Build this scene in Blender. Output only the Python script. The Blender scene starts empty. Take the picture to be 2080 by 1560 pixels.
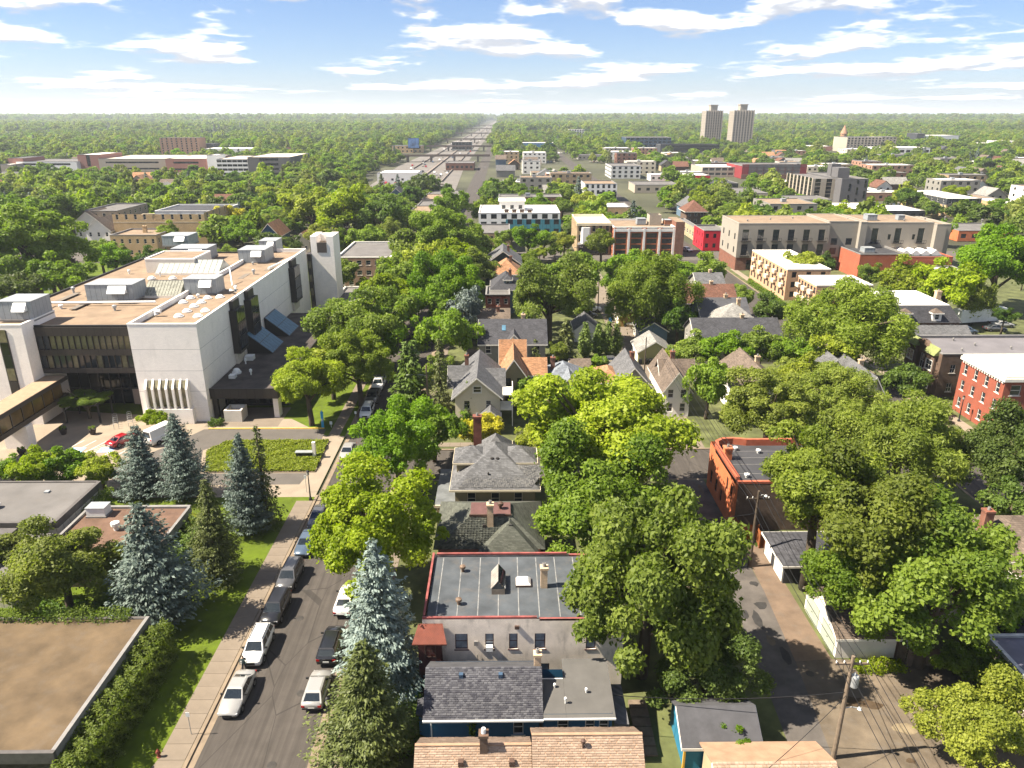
import bpy, math, random
import numpy as np
from mathutils import Vector, Matrix
R = math.radians
sc = bpy.context.scene
col = sc.collection
rnd = random.Random(7)

# ---------------------------------------------------------------- camera, sky, sun, exposure
cam = bpy.data.objects.new('camera', bpy.data.cameras.new('camera'))
col.objects.link(cam)
cam.data.sensor_fit = 'HORIZONTAL'
cam.data.sensor_width = 36.0
cam.data.lens = 36.0 * 1500 / 2080
cam.location = (0, 0, 45.0)
cam.rotation_euler = (R(90) - 0.35144, 0, -0.01001)
cam.data.clip_start = 0.5
cam.data.clip_end = 60000
sc.camera = cam

SUN_TO = Vector((0.80, 0.10, -1.0)).normalized()      # the way the light travels
SUN_EL = math.asin(-SUN_TO.z)
SUN_AZ = math.atan2(-SUN_TO.x, -SUN_TO.y)               # clockwise from +Y
world = bpy.data.worlds.new('World')
sc.world = world
world.use_nodes = True
wn = world.node_tree
wn.nodes.clear()
sunl = bpy.data.lights.new('sun', 'SUN')
sunl.energy = 2.1
sunl.angle = R(0.55)
sunl.color = (1.0, 0.90, 0.74)
suno = bpy.data.objects.new('sun', sunl)
col.objects.link(suno)
suno.rotation_euler = SUN_TO.to_track_quat('-Z', 'Y').to_euler()
sc.view_settings.view_transform = 'Standard'
sc.view_settings.look = 'None'
sc.view_settings.gamma = 1.0
sc.view_settings.use_curve_mapping = False
sc.view_settings.exposure = 3.0
sc.cycles.use_denoising = True
sc.cycles.denoiser = 'OPENIMAGEDENOISE'
sc.cycles.max_bounces = 9
sc.cycles.diffuse_bounces = 6
sc.cycles.glossy_bounces = 2
sc.cycles.transmission_bounces = 3
sc.cycles.volume_bounces = 0
sc.cycles.caustics_reflective = False
sc.cycles.caustics_refractive = False
sc.cycles.sample_clamp_indirect = 6.0

class NT:
    """small helper for building node trees"""
    def __init__(s, nt): s.nt = nt
    def n(s, typ, ins=None, **kw):
        nd = s.nt.nodes.new(typ)
        for k, v in kw.items(): setattr(nd, k, v)
        for k, v in (ins or {}).items():
            if isinstance(v, bpy.types.NodeSocket): s.nt.links.new(v, nd.inputs[k])
            else: nd.inputs[k].default_value = v
        return nd
    def m(s, op, a, b=0.0, c=0.0, clamp=False):
        nd = s.n('ShaderNodeMath', operation=op, use_clamp=clamp)
        for i, v in enumerate((a, b, c)):
            if isinstance(v, bpy.types.NodeSocket): s.nt.links.new(v, nd.inputs[i])
            else: nd.inputs[i].default_value = v
        return nd.outputs[0]
    def mix(s, fac, a, b, blend='MIX'):
        nd = s.n('ShaderNodeMix', data_type='RGBA', blend_type=blend, clamp_factor=True)
        for k, v in ((0, fac), (6, a), (7, b)):
            if isinstance(v, bpy.types.NodeSocket): s.nt.links.new(v, nd.inputs[k])
            elif k and len(v) == 3: nd.inputs[k].default_value = (*v, 1)
            else: nd.inputs[k].default_value = v
        return nd.outputs[2]
    def ramp(s, x, a, b): return s.n('ShaderNodeMapRange', {0: x, 1: a, 2: b}, interpolation_type='SMOOTHSTEP').outputs[0]

def make_world():
    t = NT(wn)
    d = t.n('ShaderNodeTexCoord').outputs['Generated']
    sky = t.n('ShaderNodeTexSky', sky_type='NISHITA', sun_disc=False, sun_elevation=SUN_EL, sun_rotation=SUN_AZ,
              altitude=250, air_density=1.0, dust_density=0.15, ozone_density=2.2).outputs[0]
    xyz = t.n('ShaderNodeSeparateXYZ', {0: d}).outputs
    z = t.m('MAXIMUM', xyz[2], 0.0)
    hz = t.m('ADD', z, 0.022)
    hl = t.m('SQRT', t.m('ADD', t.m('MULTIPLY', xyz[0], xyz[0]), t.m('MULTIPLY', xyz[1], xyz[1])))
    def cloud(dv, scale, seed, detail):
        # direction round the horizon on a cylinder (no seam), height on a log scale: cloud rows thin out towards the horizon
        u = t.m('MULTIPLY', t.m('DIVIDE', xyz[0], t.m('MAXIMUM', hl, 0.05)), 4.6)
        w = t.m('MULTIPLY', t.m('DIVIDE', xyz[1], t.m('MAXIMUM', hl, 0.05)), 4.6)
        v = t.m('MULTIPLY', t.m('LOGARITHM', t.m('ADD', hz, t.m('MULTIPLY', hz, dv)), 2.71828), 2.3)
        p = t.n('ShaderNodeCombineXYZ', {0: u, 1: w, 2: v}).outputs[0]
        return t.n('ShaderNodeTexNoise', {'Vector': t.n('ShaderNodeVectorMath', {0: p, 1: seed}, operation='ADD').outputs[0], 'Scale': scale, 'Detail': detail, 'Roughness': 0.47, 'Distortion': 0.0}).outputs[0]
    s1 = (3.1, 0.0, 1.7)
    a = cloud(0.0, 1.5, s1, 6.0)
    b = cloud(0.10, 1.5, s1, 4.0)
    bil = t.m('MULTIPLY', t.m('ABSOLUTE', t.m('SUBTRACT', cloud(0.0, 5.5, (9.0, 2.0, 4.0), 3.0), 0.5)), -0.34)   # billowing edges
    a = t.m('ADD', a, t.m('ADD', bil, 0.035))
    cover = t.ramp(z, 0.0, 0.10)                                   # more cloud towards the horizon
    lo = t.m('ADD', 0.50, t.m('MULTIPLY', cover, -0.006))
    den = t.n('ShaderNodeMapRange', {0: a, 1: lo, 2: t.m('ADD', lo, 0.11)}, interpolation_type='SMOOTHSTEP').outputs[0]
    den = t.m('MULTIPLY', den, 0.93)
    light = t.ramp(t.m('SUBTRACT', a, b), -0.035, 0.06)             # bright tops, grey undersides
    ccol = t.mix(light, (1.06, 1.10, 1.20), (2.25, 2.23, 2.18))
    skyt = t.mix(1.0, sky, (0.148, 0.166, 0.216), 'MULTIPLY')
    skyt = t.mix(t.m('MULTIPLY', t.m('SUBTRACT', 1.0, t.ramp(z, 0.0, 0.06)), 0.45), skyt, (0.84, 0.95, 1.10))   # pale air low down
    out = t.mix(den, skyt, ccol)
    bg = t.n('ShaderNodeBackground', {0: out, 1: 0.085})
    o = t.n('ShaderNodeOutputWorld')
    wn.links.new(bg.outputs[0], o.inputs[0])
    world.cycles.sampling_method = 'MANUAL'
    world.cycles.sample_map_resolution = 512
make_world()

# ---------------------------------------------------------------- materials
MATS = {}
def mat(name, c=(0.5, 0.5, 0.5), rough=0.8, var=0.12, vs=1.5, bump=0.0, bs=30.0, metal=0.0, spec=0.3, pat=None, ps=None, c2=None, coat=0.0, dirt=0.0, alpha=None):
    """procedural material: base colour, blotchy variation, optional brick / shingle / stripe relief"""
    if name in MATS: return MATS[name]
    m = bpy.data.materials.new(name); m.use_nodes = True
    nt = m.node_tree; nt.nodes.clear(); t = NT(nt)
    tc = t.n('ShaderNodeTexCoord').outputs['Object']
    info = t.n('ShaderNodeObjectInfo').outputs['Random']
    if max(c) < 0.5: c = tuple(x * 0.74 for x in c); c2 = c2 and tuple(x * 0.74 for x in c2)
    colr = (*c, 1)
    h = None
    cur = t.n('ShaderNodeRGB'); cur.outputs[0].default_value = colr; cur = cur.outputs[0]
    if pat in ('brick', 'shingle', 'block'):
        xyz = t.n('ShaderNodeSeparateXYZ', {0: tc}).outputs
        uv = t.n('ShaderNodeCombineXYZ', {0: t.m('ADD', xyz[0], xyz[1]), 1: xyz[2], 2: 0.0}).outputs[0]
        bw, rh = ps or ((0.22, 0.075) if pat == 'brick' else (0.33, 0.12))
        mort = c2 or tuple(x * 0.6 for x in c)
        bk = t.n('ShaderNodeTexBrick', {'Vector': uv, 'Color1': (*[min(1, x * (1.25 if pat == 'shingle' else 1.03 if min(c) > .5 else 1.1)) for x in c], 1), 'Color2': (*[x * (0.74 if pat == 'shingle' else 0.97 if min(c) > .5 else 0.9) for x in c], 1), 'Mortar': (*mort, 1), 'Scale': 1.0,
                 'Mortar Size': 0.012 if pat != 'shingle' else 0.008, 'Brick Width': bw, 'Row Height': rh, 'Bias': 0.0})
        cur = bk.outputs[0]; h = t.m('SUBTRACT', 1.0, bk.outputs[1])
    elif pat == 'stripe':                                         # vertical board joints every ps metres
        xyz = t.n('ShaderNodeSeparateXYZ', {0: tc}).outputs
        w = t.m('FRACT', t.m('DIVIDE', t.m('ADD', xyz[0], xyz[1]), ps or 0.4))
        h = t.m('GREATER_THAN', w, 0.07)
        cur = t.mix(h, tuple(x * 0.5 for x in c), c)
    elif pat == 'lane':                                           # wear drawn out along the street
        mp = t.n('ShaderNodeMapping', {0: tc, 3: (2.2, 0.05, 1.0)}).outputs[0]
        st = t.n('ShaderNodeTexNoise', {'Vector': mp, 'Scale': 1.0, 'Detail': 5.0, 'Roughness': 0.6}).outputs[0]
        cur = t.mix(t.ramp(st, 0.3, 0.72), tuple(x * 0.78 for x in c), tuple(x * 1.22 for x in c))
        crk = t.n('ShaderNodeTexVoronoi', {'Vector': t.n('ShaderNodeMapping', {0: tc, 3: (0.22, 0.09, 1.0)}).outputs[0], 'Scale': 1.0}, feature='DISTANCE_TO_EDGE').outputs[0]
        cur = t.mix(t.m('MULTIPLY', t.m('LESS_THAN', crk, 0.006), 0.6), cur, (0.02, 0.018, 0.016))
    elif pat == 'course':                                         # horizontal siding every ps metres
        xyz = t.n('ShaderNodeSeparateXYZ', {0: tc}).outputs
        h = t.m('FRACT', t.m('DIVIDE', xyz[2], ps or 0.15))
        cur = t.mix(t.ramp(h, 0.0, 0.18), tuple(x * 0.72 for x in c), c)
        h = t.m('SUBTRACT', 1.0, h)
    if var:
        nz = t.n('ShaderNodeTexNoise', {'Vector': tc, 'Scale': vs, 'Detail': 6.0, 'Roughness': 0.6}).outputs[0]
        f = t.n('ShaderNodeMapRange', {0: nz, 1: 0.3, 2: 0.7, 3: 1 - var, 4: 1 + var}).outputs[0]
        g = t.n('ShaderNodeCombineColor', {0: f, 1: f, 2: f}).outputs[0]
        cur = t.mix(1.0, cur, g, 'MULTIPLY')
    if dirt:
        nz = t.n('ShaderNodeTexNoise', {'Vector': t.n('ShaderNodeMapping', {0: tc, 3: (1.0, 1.0, 0.35)}).outputs[0], 'Scale': 0.9, 'Detail': 8.0, 'Roughness': 0.65}).outputs[0]
        cur = t.mix(t.m('MULTIPLY', t.ramp(nz, 0.5, 0.72), dirt), cur, (0.11, 0.095, 0.08))
    bs_ = t.n('ShaderNodeBsdfPrincipled', {'Base Color': cur, 'Roughness': rough, 'Metallic': metal, 'Specular IOR Level': spec, 'Coat Weight': coat, 'Coat Roughness': 0.08})
    if bump:
        nz = t.n('ShaderNodeTexNoise', {'Vector': tc, 'Scale': bs, 'Detail': 4.0}).outputs[0]
        hh = nz if h is None else t.m('ADD', t.m('MULTIPLY', h, 0.7), t.m('MULTIPLY', nz, 0.3))
        bp = t.n('ShaderNodeBump', {'Height': hh, 'Strength': bump, 'Distance': 0.03})
        nt.links.new(bp.outputs[0], bs_.inputs['Normal'])
    o = t.n('ShaderNodeOutputMaterial'); nt.links.new(bs_.outputs[0], o.inputs[0])
    MATS[name] = m
    return m

def leaf_mat(name, c, c2, transl=0.4, hue=0.028):
    """foliage: colour varies leaf by leaf, clump by clump and tree by tree; thin leaves let light through"""
    if name in MATS: return MATS[name]
    m = bpy.data.materials.new(name); m.use_nodes = True
    nt = m.node_tree; nt.nodes.clear(); t = NT(nt)
    at = t.n('ShaderNodeAttribute', attribute_name='tint').outputs['Fac']
    rn = t.n('ShaderNodeObjectInfo').outputs['Random']
    cur = t.mix(at, c, c2)
    hs = t.n('ShaderNodeHueSaturation', {'Hue': t.m('ADD', 0.5 - hue / 2, t.m('MULTIPLY', rn, hue)), 'Saturation': t.m('ADD', 0.9, t.m('MULTIPLY', rn, 0.15)), 'Value': t.m('ADD', 0.82, t.m('MULTIPLY', t.m('FRACT', t.m('MULTIPLY', rn, 7.3)), 0.4)), 'Color': cur}).outputs[0]
    di = t.n('ShaderNodeBsdfPrincipled', {'Base Color': hs, 'Roughness': 0.55, 'Specular IOR Level': 0.25})
    tr = t.n('ShaderNodeBsdfTranslucent', {'Color': t.mix(1.0, hs, (1.12, 1.25, 0.5), 'MULTIPLY')})
    mx = t.n('ShaderNodeMixShader', {0: transl, 1: di.outputs[0], 2: tr.outputs[0]})
    o = t.n('ShaderNodeOutputMaterial'); nt.links.new(mx.outputs[0], o.inputs[0])
    MATS[name] = m
    return m

def glass_mat(name, c=(0.03, 0.04, 0.045), rough=0.06, spec=0.6, var=0.5):
    return mat(name, c, rough, var, 0.35, spec=spec)

# ---------------------------------------------------------------- mesh helpers
class MB:
    def __init__(s): s.v = []; s.f = []; s.mi = []; s.cur = 0
    def add(s, vs, fs):
        o = len(s.v); s.v += [tuple(map(float, q)) for q in vs]
        s.f += [tuple(o + i for i in q) for q in fs]; s.mi += [s.cur] * len(fs); return s
    def box(s, x0, x1, y0, y1, z0, z1):
        return s.add([(x0,y0,z0),(x1,y0,z0),(x1,y1,z0),(x0,y1,z0),(x0,y0,z1),(x1,y0,z1),(x1,y1,z1),(x0,y1,z1)],
                     [(0,3,2,1),(4,5,6,7),(0,1,5,4),(1,2,6,5),(2,3,7,6),(3,0,4,7)])
    def hexa(s, lo, hi):               # 4 lower and 4 upper corners, counter-clockwise from above
        return s.add(list(lo) + list(hi), [(3,2,1,0),(4,5,6,7),(0,1,5,4),(1,2,6,5),(2,3,7,6),(3,0,4,7)])
    def prism(s, pts, z0, z1):         # vertical prism over a counter-clockwise outline
        n = len(pts)
        return s.add([(x,y,z0) for x,y in pts] + [(x,y,z1) for x,y in pts],
                     [tuple(range(n-1,-1,-1)), tuple(range(n,2*n))] + [(i,(i+1)%n,n+(i+1)%n,n+i) for i in range(n)])
    def poly(s, pts): return s.add(pts, [tuple(range(len(pts)))])
    def slab(s, pts, th=0.12):         # a sloping sheet with thickness (any planar outline, normal up)
        n = len(pts); lo = [(x,y,z-th) for x,y,z in pts]
        return s.add(list(pts) + lo, [tuple(range(n)), tuple(range(2*n-1,n-1,-1))] + [(i,n+i,n+(i+1)%n,(i+1)%n) for i in range(n)])
    def tube(s, pts, rad, seg=8, cap=True):
        o = len(s.v); P = [Vector(q) for q in pts]; n = len(P)
        rads = rad if isinstance(rad, (list, tuple)) else [rad] * n
        for i, q in enumerate(P):
            d = (P[min(i+1,n-1)] - P[max(i-1,0)]).normalized()
            a = d.orthogonal().normalized() if abs(d.z) < 0.9 else d.cross(Vector((0,1,0))).normalized()
            b = d.cross(a)
            for k in range(seg):
                th = 2*math.pi*k/seg; s.v.append(tuple(q + a*math.cos(th)*rads[i] + b*math.sin(th)*rads[i]))
        fs = [(o+i*seg+k, o+i*seg+(k+1)%seg, o+(i+1)*seg+(k+1)%seg, o+(i+1)*seg+k) for i in range(n-1) for k in range(seg)]
        if cap: fs += [tuple(o+k for k in range(seg-1,-1,-1)), tuple(o+(n-1)*seg+k for k in range(seg))]
        s.f += fs; s.mi += [s.cur]*len(fs); return s
    def lathe(s, prof, seg=12, c=(0,0,0)):
        o = len(s.v)
        for r, z in prof:
            for k in range(seg):
                th = 2*math.pi*k/seg; s.v.append((c[0]+r*math.cos(th), c[1]+r*math.sin(th), c[2]+z))
        n = len(prof)
        fs = [(o+i*seg+k, o+i*seg+(k+1)%seg, o+(i+1)*seg+(k+1)%seg, o+(i+1)*seg+k) for i in range(n-1) for k in range(seg)]
        fs += [tuple(o+k for k in range(seg-1,-1,-1)), tuple(o+(n-1)*seg+k for k in range(seg))]
        s.f += fs; s.mi += [s.cur]*len(fs); return s
    def mesh(s, name, mats, smooth=False):
        me = bpy.data.meshes.new(name); me.from_pydata(s.v, [], s.f)
        for m in (mats if isinstance(mats, (list, tuple)) else [mats]): me.materials.append(m)
        if any(s.mi): me.polygons.foreach_set('material_index', s.mi)
        if smooth: me.polygons.foreach_set('use_smooth', [True]*len(me.polygons))
        return me
    def build(s, name, mats, parent=None, loc=None, rz=0.0, smooth=False):
        return put(name, s.mesh(name, mats, smooth), parent, loc, rz)

def put(name, me, parent=None, loc=None, rz=0.0):
    o = bpy.data.objects.new(name, me); col.objects.link(o)
    if parent: o.parent = parent
    if loc: o.location = loc
    if rz: o.rotation_euler = (0, 0, rz)
    return o
def tag(o, label=None, cat=None, group=None, kind=None):
    if label: o['label'] = label
    if cat: o['category'] = cat
    if group: o['group'] = group
    if kind: o['kind'] = kind
    return o
def thing(name, label, cat, loc=(0,0,0), rz=0.0, group=None):
    o = bpy.data.objects.new(name, None); col.objects.link(o)
    o.empty_display_size = 0.5
    o.location = loc; o.rotation_euler = (0, 0, rz)
    return tag(o, label, cat, group)
def copy_tree(o, parent=None):
    c = o.copy(); col.objects.link(c)
    if parent: c.parent = parent
    for ch in list(o.children): copy_tree(ch, c)
    return c
def np_mesh(name, V, F, mats, tint=None, smooth=False):
    """V (n,3), F (m,k) with k constant"""
    me = bpy.data.meshes.new(name); m, k = F.shape
    me.vertices.add(len(V)); me.vertices.foreach_set('co', np.asarray(V, np.float32).ravel())
    me.loops.add(m*k); me.loops.foreach_set('vertex_index', F.astype(np.int32).ravel())
    me.polygons.add(m); me.polygons.foreach_set('loop_start', np.arange(0, m*k, k, dtype=np.int32))
    if smooth: me.polygons.foreach_set('use_smooth', np.ones(m, bool))
    me.update(calc_edges=True)
    for q in (mats if isinstance(mats, (list, tuple)) else [mats]): me.materials.append(q)
    if tint is not None:
        a = me.attributes.new('tint', 'FLOAT', 'FACE'); a.data.foreach_set('value', np.asarray(tint, np.float32))
    return me

# ---------------------------------------------------------------- the setting: ground, streets, pavements
M_GRASS = mat('lawn_grass', (0.088, 0.130, 0.003), 0.95, 0.35, 0.5, 0.6, 60)
M_YARD = mat('yard_soil', (0.10, 0.112, 0.04), 0.95, 0.5, 0.35, 0.5, 25)
M_ASPH = mat('street_asphalt', (0.074, 0.064, 0.056), 0.92, 0.12, 0.7, 0.25, 120, pat='lane')
M_ALLEY = mat('alley_asphalt', (0.105, 0.093, 0.084), 0.92, 0.32, 0.5, 0.35, 60, dirt=0.5)
M_BRICKPAVE = mat('alley_brick', (0.17, 0.12, 0.085), 0.95, 0.25, 0.5, 0.4, 40, dirt=0.4)
M_CONC = mat('concrete', (0.21, 0.17, 0.13), 0.9, 0.14, 0.6, 0.2, 60)
M_CONC2 = mat('pale_concrete', (0.30, 0.245, 0.185), 0.9, 0.12, 0.4, 0.2, 60)
M_KERB = mat('kerb_stone', (0.24, 0.185, 0.13), 0.9, 0.2, 1.0)
M_DRIVE = mat('drive_asphalt', (0.115, 0.102, 0.09), 0.92, 0.12, 0.5, 0.2, 80)
M_DIRT = mat('bare_dirt', (0.142, 0.112, 0.080), 0.97, 0.42, 0.35, 0.6, 12, dirt=0.55)
M_FAR = mat('far_ground', (0.070, 0.072, 0.040), 0.97, 0.6, 0.012)
M_PALE = mat('pale_lot', (0.24, 0.20, 0.165), 0.9, 0.2, 0.2)

def sheet(name, pts, m, z, kind='structure', parent=None):
    o = MB().poly([(x, y, z) for x, y in pts]).build(name, m, parent)
    if kind and not parent: o['kind'] = kind
    return o
def rect(x0, x1, y0, y1): return [(x0, y0), (x1, y0), (x1, y1), (x0, y1)]
def slab_block(name, x0, x1, y0, y1, m, z0=-0.4, z1=0.0):
    return tag(MB().box(x0, x1, y0, y1, z0, z1).build(name, m), kind='structure')

# one sheet that reaches the horizon, then low hills at its end
tag(MB().box(-26000, 26000, -60, 26000, -1.2, -0.16).build('ground', M_FAR), kind='structure')
sheet('main_street', rect(-23.5, -14.1, 15, 1150), M_ASPH, -0.12)
sheet('side_street', rect(58.4, 67.8, 15, 1300), M_ASPH, -0.12)
sheet('cross_street', rect(-14.1, 170, 86.4, 95.6), M_ASPH, -0.116)
sheet('commercial_street', rect(-260, 260, 240, 256), M_DRIVE, -0.112)
slab_block('lawn', -140, -23.78, 15, 236, M_GRASS)
slab_block('yard', -13.82, 58.1, 15, 86.2, M_YARD)
slab_block('yard', -13.82, 58.1, 95.9, 238, M_YARD)
slab_block('yard', 68.1, 175, 15, 86.2, M_YARD)
slab_block('yard', 68.1, 175, 95.9, 238, M_YARD)
def kerb(x0, x1, y0, y1): tag(MB().box(x0, x1, y0, y1, -0.4, 0.012).build('kerb', M_KERB), kind='structure')
kerb(-23.78, -23.48, 15, 82.5); kerb(-14.12, -13.82, 15, 86.2); kerb(-14.12, -13.82, 95.9, 238)
kerb(-23.78, -23.48, 100.5, 236); kerb(-13.8, 58.1, 86.2, 86.42); kerb(-13.8, 58.1, 95.58, 95.9)
kerb(58.1, 58.42, 15, 86); kerb(67.78, 68.1, 15, 86); kerb(58.1, 58.42, 96, 238); kerb(67.78, 68.1, 96, 238)
# gutter pans of pale concrete beside the kerbs
for x0, x1 in ((-23.48, -22.95), (-14.65, -14.12)): sheet('gutter', rect(x0, x1, 15, 236), M_KERB, -0.112)

# pavements: a bed with separate slabs whose joints are open
def pavement(x0, x1, y0, y1, step=1.5, m=M_CONC, cols=1):
    bed = tag(MB().box(x0, x1, y0, y1, -0.05, 0.006).build('pavement', mat('joint_sand', (0.10, 0.085, 0.06), 0.95, 0.3)), kind='structure')
    w = (x1 - x0) / cols
    me = MB().box(0.012, w - 0.012, 0.012, step - 0.012, 0.0, 0.03).mesh('paving_slab', m)
    n = int((y1 - y0) / step)
    for i in range(n):
        for c in range(cols):
            o = put('paving_slab', me, bed, (x0 + c * w, y0 + i * step, 0.004 + 0.004 * rnd.random()))
            o.rotation_euler = (R(rnd.uniform(-.15, .15)), R(rnd.uniform(-.15, .15)), 0)
pavement(-25.85, -23.8, 42.0, 81.0, 1.5)
pavement(-12.9, -11.4, 33, 84, 1.5)
pavement(-26.3, -24.6, 100.5, 150, 1.6)
pavement(-12.9, -11.4, 97, 150, 1.6)
pavement(-11.0, 22.0, 96.6, 98.0, 1.4, cols=22)
pavement(69.3, 71.2, 97, 225, 1.8, M_CONC2)
sheet('pavement_corner', [(-26.9, 36), (-23.8, 36), (-23.8, 42), (-25.85, 42), (-26.3, 40.2)], M_CONC, 0.012)

# college forecourt: pale concrete plaza, the grey drive round the planted island, marked parking
sheet('plaza', [(-90, 82.0), (-23.8, 82.0), (-23.8, 100.5), (-26.4, 100.5), (-33.5, 107.2), (-46, 107.2), (-90, 114)], M_CONC2, 0.008)
sheet('driveway', [(-45.63,103.24), (-27.19,103.05), (-26.94,98.75), (-40.15,99.23), (-42.98,95.72), (-40.69,88.52), (-26.13,88.52), (-26.61,85.33), (-40.04,85.19), (-49.3,85.42), (-54.26,88.95), (-48.38,97.43)][::-1], M_DRIVE, 0.014)
sheet('loading_pad', [(-46, 104.2), (-34.8, 104.2), (-34.8, 112), (-46, 112)], M_CONC, 0.013)
kerbm = mat('yellow_kerb', (0.55, 0.36, 0.08), 0.8, 0.2)
tag(MB().box(-45.0, -27.5, 103.2, 103.42, -0.1, 0.14).build('kerb', kerbm), kind='structure')
M_PAINT = mat('road_paint', (0.62, 0.60, 0.55), 0.8, 0.25, 3.0)
M_BLUEP = mat('blue_paint', (0.20, 0.33, 0.55), 0.8, 0.25, 3.0)
# alley: dark asphalt lane with a brick margin, patched; bare lot beyond it
sheet('alley', [(20.6, 30), (23.6, 30), (24.4, 43), (25.3, 52), (25.9, 62), (25.9, 86.2), (22.4, 86.2), (22.3, 60), (21.6, 46)], M_ALLEY, 0.008)
sheet('alley_margin', [(25.3, 52), (28.6, 50.5), (28.4, 70), (26.0, 72), (25.9, 62)], M_BRICKPAVE, 0.010)
sheet('alley', rect(23.0, 28.6, 95.9, 238), M_CONC, 0.008)
sheet('dirt_lot', [(23.6, 30), (41, 30), (40.5, 44), (39.5, 51.5), (28.6, 52.3), (25.3, 52), (24.4, 43)], M_DIRT, 0.012)
rs = random.Random(3)
for i in range(9):       # tar patches and worn spots
    x, y, a, b = rs.uniform(22.2, 25.4), rs.uniform(41, 84), rs.uniform(.25, .8), rs.uniform(.5, 2.2)
    n = 9; pts = [(x + a * math.cos(k * 6.283 / n) * rs.uniform(.6, 1.1), y + b * math.sin(k * 6.283 / n) * rs.uniform(.6, 1.1)) for k in range(n)]
    sheet('tar_patch', pts, mat('tar', (0.035, 0.033, 0.032), 0.8, 0.3) if i % 3 else M_DIRT, 0.014 + i * 0.0004)
for i in range(9):       # hollows in the dirt lot
    x, y, a = rs.uniform(27, 38), rs.uniform(39, 50), rs.uniform(.4, 1.3)
    pts = [(x + a * math.cos(k * 6.283 / 11) * rs.uniform(.6, 1.1), y + .6 * a * math.sin(k * 6.283 / 11) * rs.uniform(.6, 1.1)) for k in range(11)]
    sheet('dirt_patch', pts, mat('damp_dirt', (0.075, 0.05, 0.028), 0.95, 0.3) if i % 3 else mat('pale_dirt', (0.24, 0.19, 0.12), 0.95, 0.3), 0.018 + i * 0.0004)
for i in range(5):       # round manhole lids in the street
    o = tag(MB().lathe([(0.36, 0), (0.36, 0.012), (0.30, 0.016)], 20).build('manhole_cover', mat('cast_iron', (0.05, 0.045, 0.04), 0.6, 0.3), None, [(-17.3, 41.6, -0.12), (-17.0, 48.8, -0.12), (-19.6, 58.5, -0.12), (-18.2, 73.0, -0.12), (26.0, 50.5, 0.01)][i]),
        ['round iron manhole cover in the street at the very bottom of the picture', 'round iron manhole cover in the street beside the silver hatchback', 'round iron manhole cover in the street near the dark parked cars', 'round iron manhole cover in the street near the driveway mouth', 'round iron manhole cover in the back alley asphalt'][i], 'manhole cover')
# freeway running off to the horizon, pale concrete with walls, and its overpasses
fw = -73.97
sheet('freeway', [(-88, 470), (-30, 455), (-36, 700), (-34, 1500), (-30, 5200), (-52, 5200), (-82, 1500), (-96, 700)], mat('freeway_concrete', (0.17, 0.155, 0.14), 0.9, 0.15, 0.05), -0.06)
for x, w in ((-79, .6), (-62, 1.6), (-44, .6)):
    tag(MB().hexa([(x, 480, 0), (x + w, 480, 0), (x + w + (-40 - x) * .3, 5000, 0), (x + (-40 - x) * .3, 5000, 0)], [(x, 480, 1.0), (x + w, 480, 1.0), (x + w + (-40 - x) * .3, 5000, 1.0), (x + (-40 - x) * .3, 5000, 1.0)]).build('median', M_PALE), kind='structure')
# hills on the horizon: a long low ridge
def hills():
    n = 160; V = []; F = []
    for j, (dy, k) in enumerate(((0, 0), (900, .55), (2200, 1), (5000, .8))):
        for i in range(n + 1):
            x = -24000 + 48000 * i / n
            h = 75 + 40 * math.sin(x / 2600 + 1) + 26 * math.sin(x / 1100) + 9 * math.sin(x / 310)
            if x > 2500: h *= max(0.45, 1 - (x - 2500) / 9000)
            V.append((x, 15500 + dy, -1 + h * k))
    for j in range(3):
        for i in range(n):
            a = j * (n + 1) + i; F.append((a, a + 1, a + n + 2, a + n + 1))
    tag(np_mesh_obj('hills', V, F), kind='structure')
def np_mesh_obj(name, V, F):
    return put(name, np_mesh(name, np.array(V), np.array(F), mat('hill_woods', (0.045, 0.075, 0.03), 0.95, 0.5, 0.004), smooth=True))
hills()

# ---------------------------------------------------------------- building kit
GL = glass_mat('window_glass', (0.035, 0.043, 0.05))
GLD = glass_mat('dark_glass', (0.012, 0.014, 0.016), 0.1)
GLC = mat('curtained_glass', (0.19, 0.17, 0.10), 0.12, 0.5, 0.8, spec=0.5)
TW = mat('white_trim', (0.66, 0.63, 0.57), 0.6, 0.08)
TC = mat('cream_trim', (0.58, 0.50, 0.36), 0.65, 0.1)
TD = mat('dark_trim', (0.035, 0.032, 0.03), 0.5, 0.15)
TG = mat('grey_trim', (0.25, 0.24, 0.23), 0.6, 0.15)
TB = mat('brown_trim', (0.10, 0.06, 0.045), 0.7, 0.2)
MET = mat('grey_metal', (0.42, 0.44, 0.45), 0.45, 0.12, metal=0.3)
MEW = mat('white_metal', (0.68, 0.69, 0.68), 0.5, 0.08, metal=0.1)
WMESH = {}
ANG = {'S': 0.0, 'E': math.pi / 2, 'N': math.pi, 'W': -math.pi / 2}
DIR = {'S': (Vector((1, 0, 0)), Vector((0, -1, 0))), 'E': (Vector((0, 1, 0)), Vector((1, 0, 0))), 'N': (Vector((-1, 0, 0)), Vector((0, 1, 0))), 'W': (Vector((0, -1, 0)), Vector((-1, 0, 0)))}
def grid(W, n, w, zs, h, m=None):
    """n evenly spaced openings of width w in rows starting at heights zs on a face of width W"""
    m = m if m is not None else (W / n - w) / 2
    st = (W - 2 * m - w) / (n - 1) if n > 1 else 0
    if n == 1: m = (W - w) / 2
    return [(m + i * st, z, w, h) for z in zs for i in range(n)]
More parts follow.
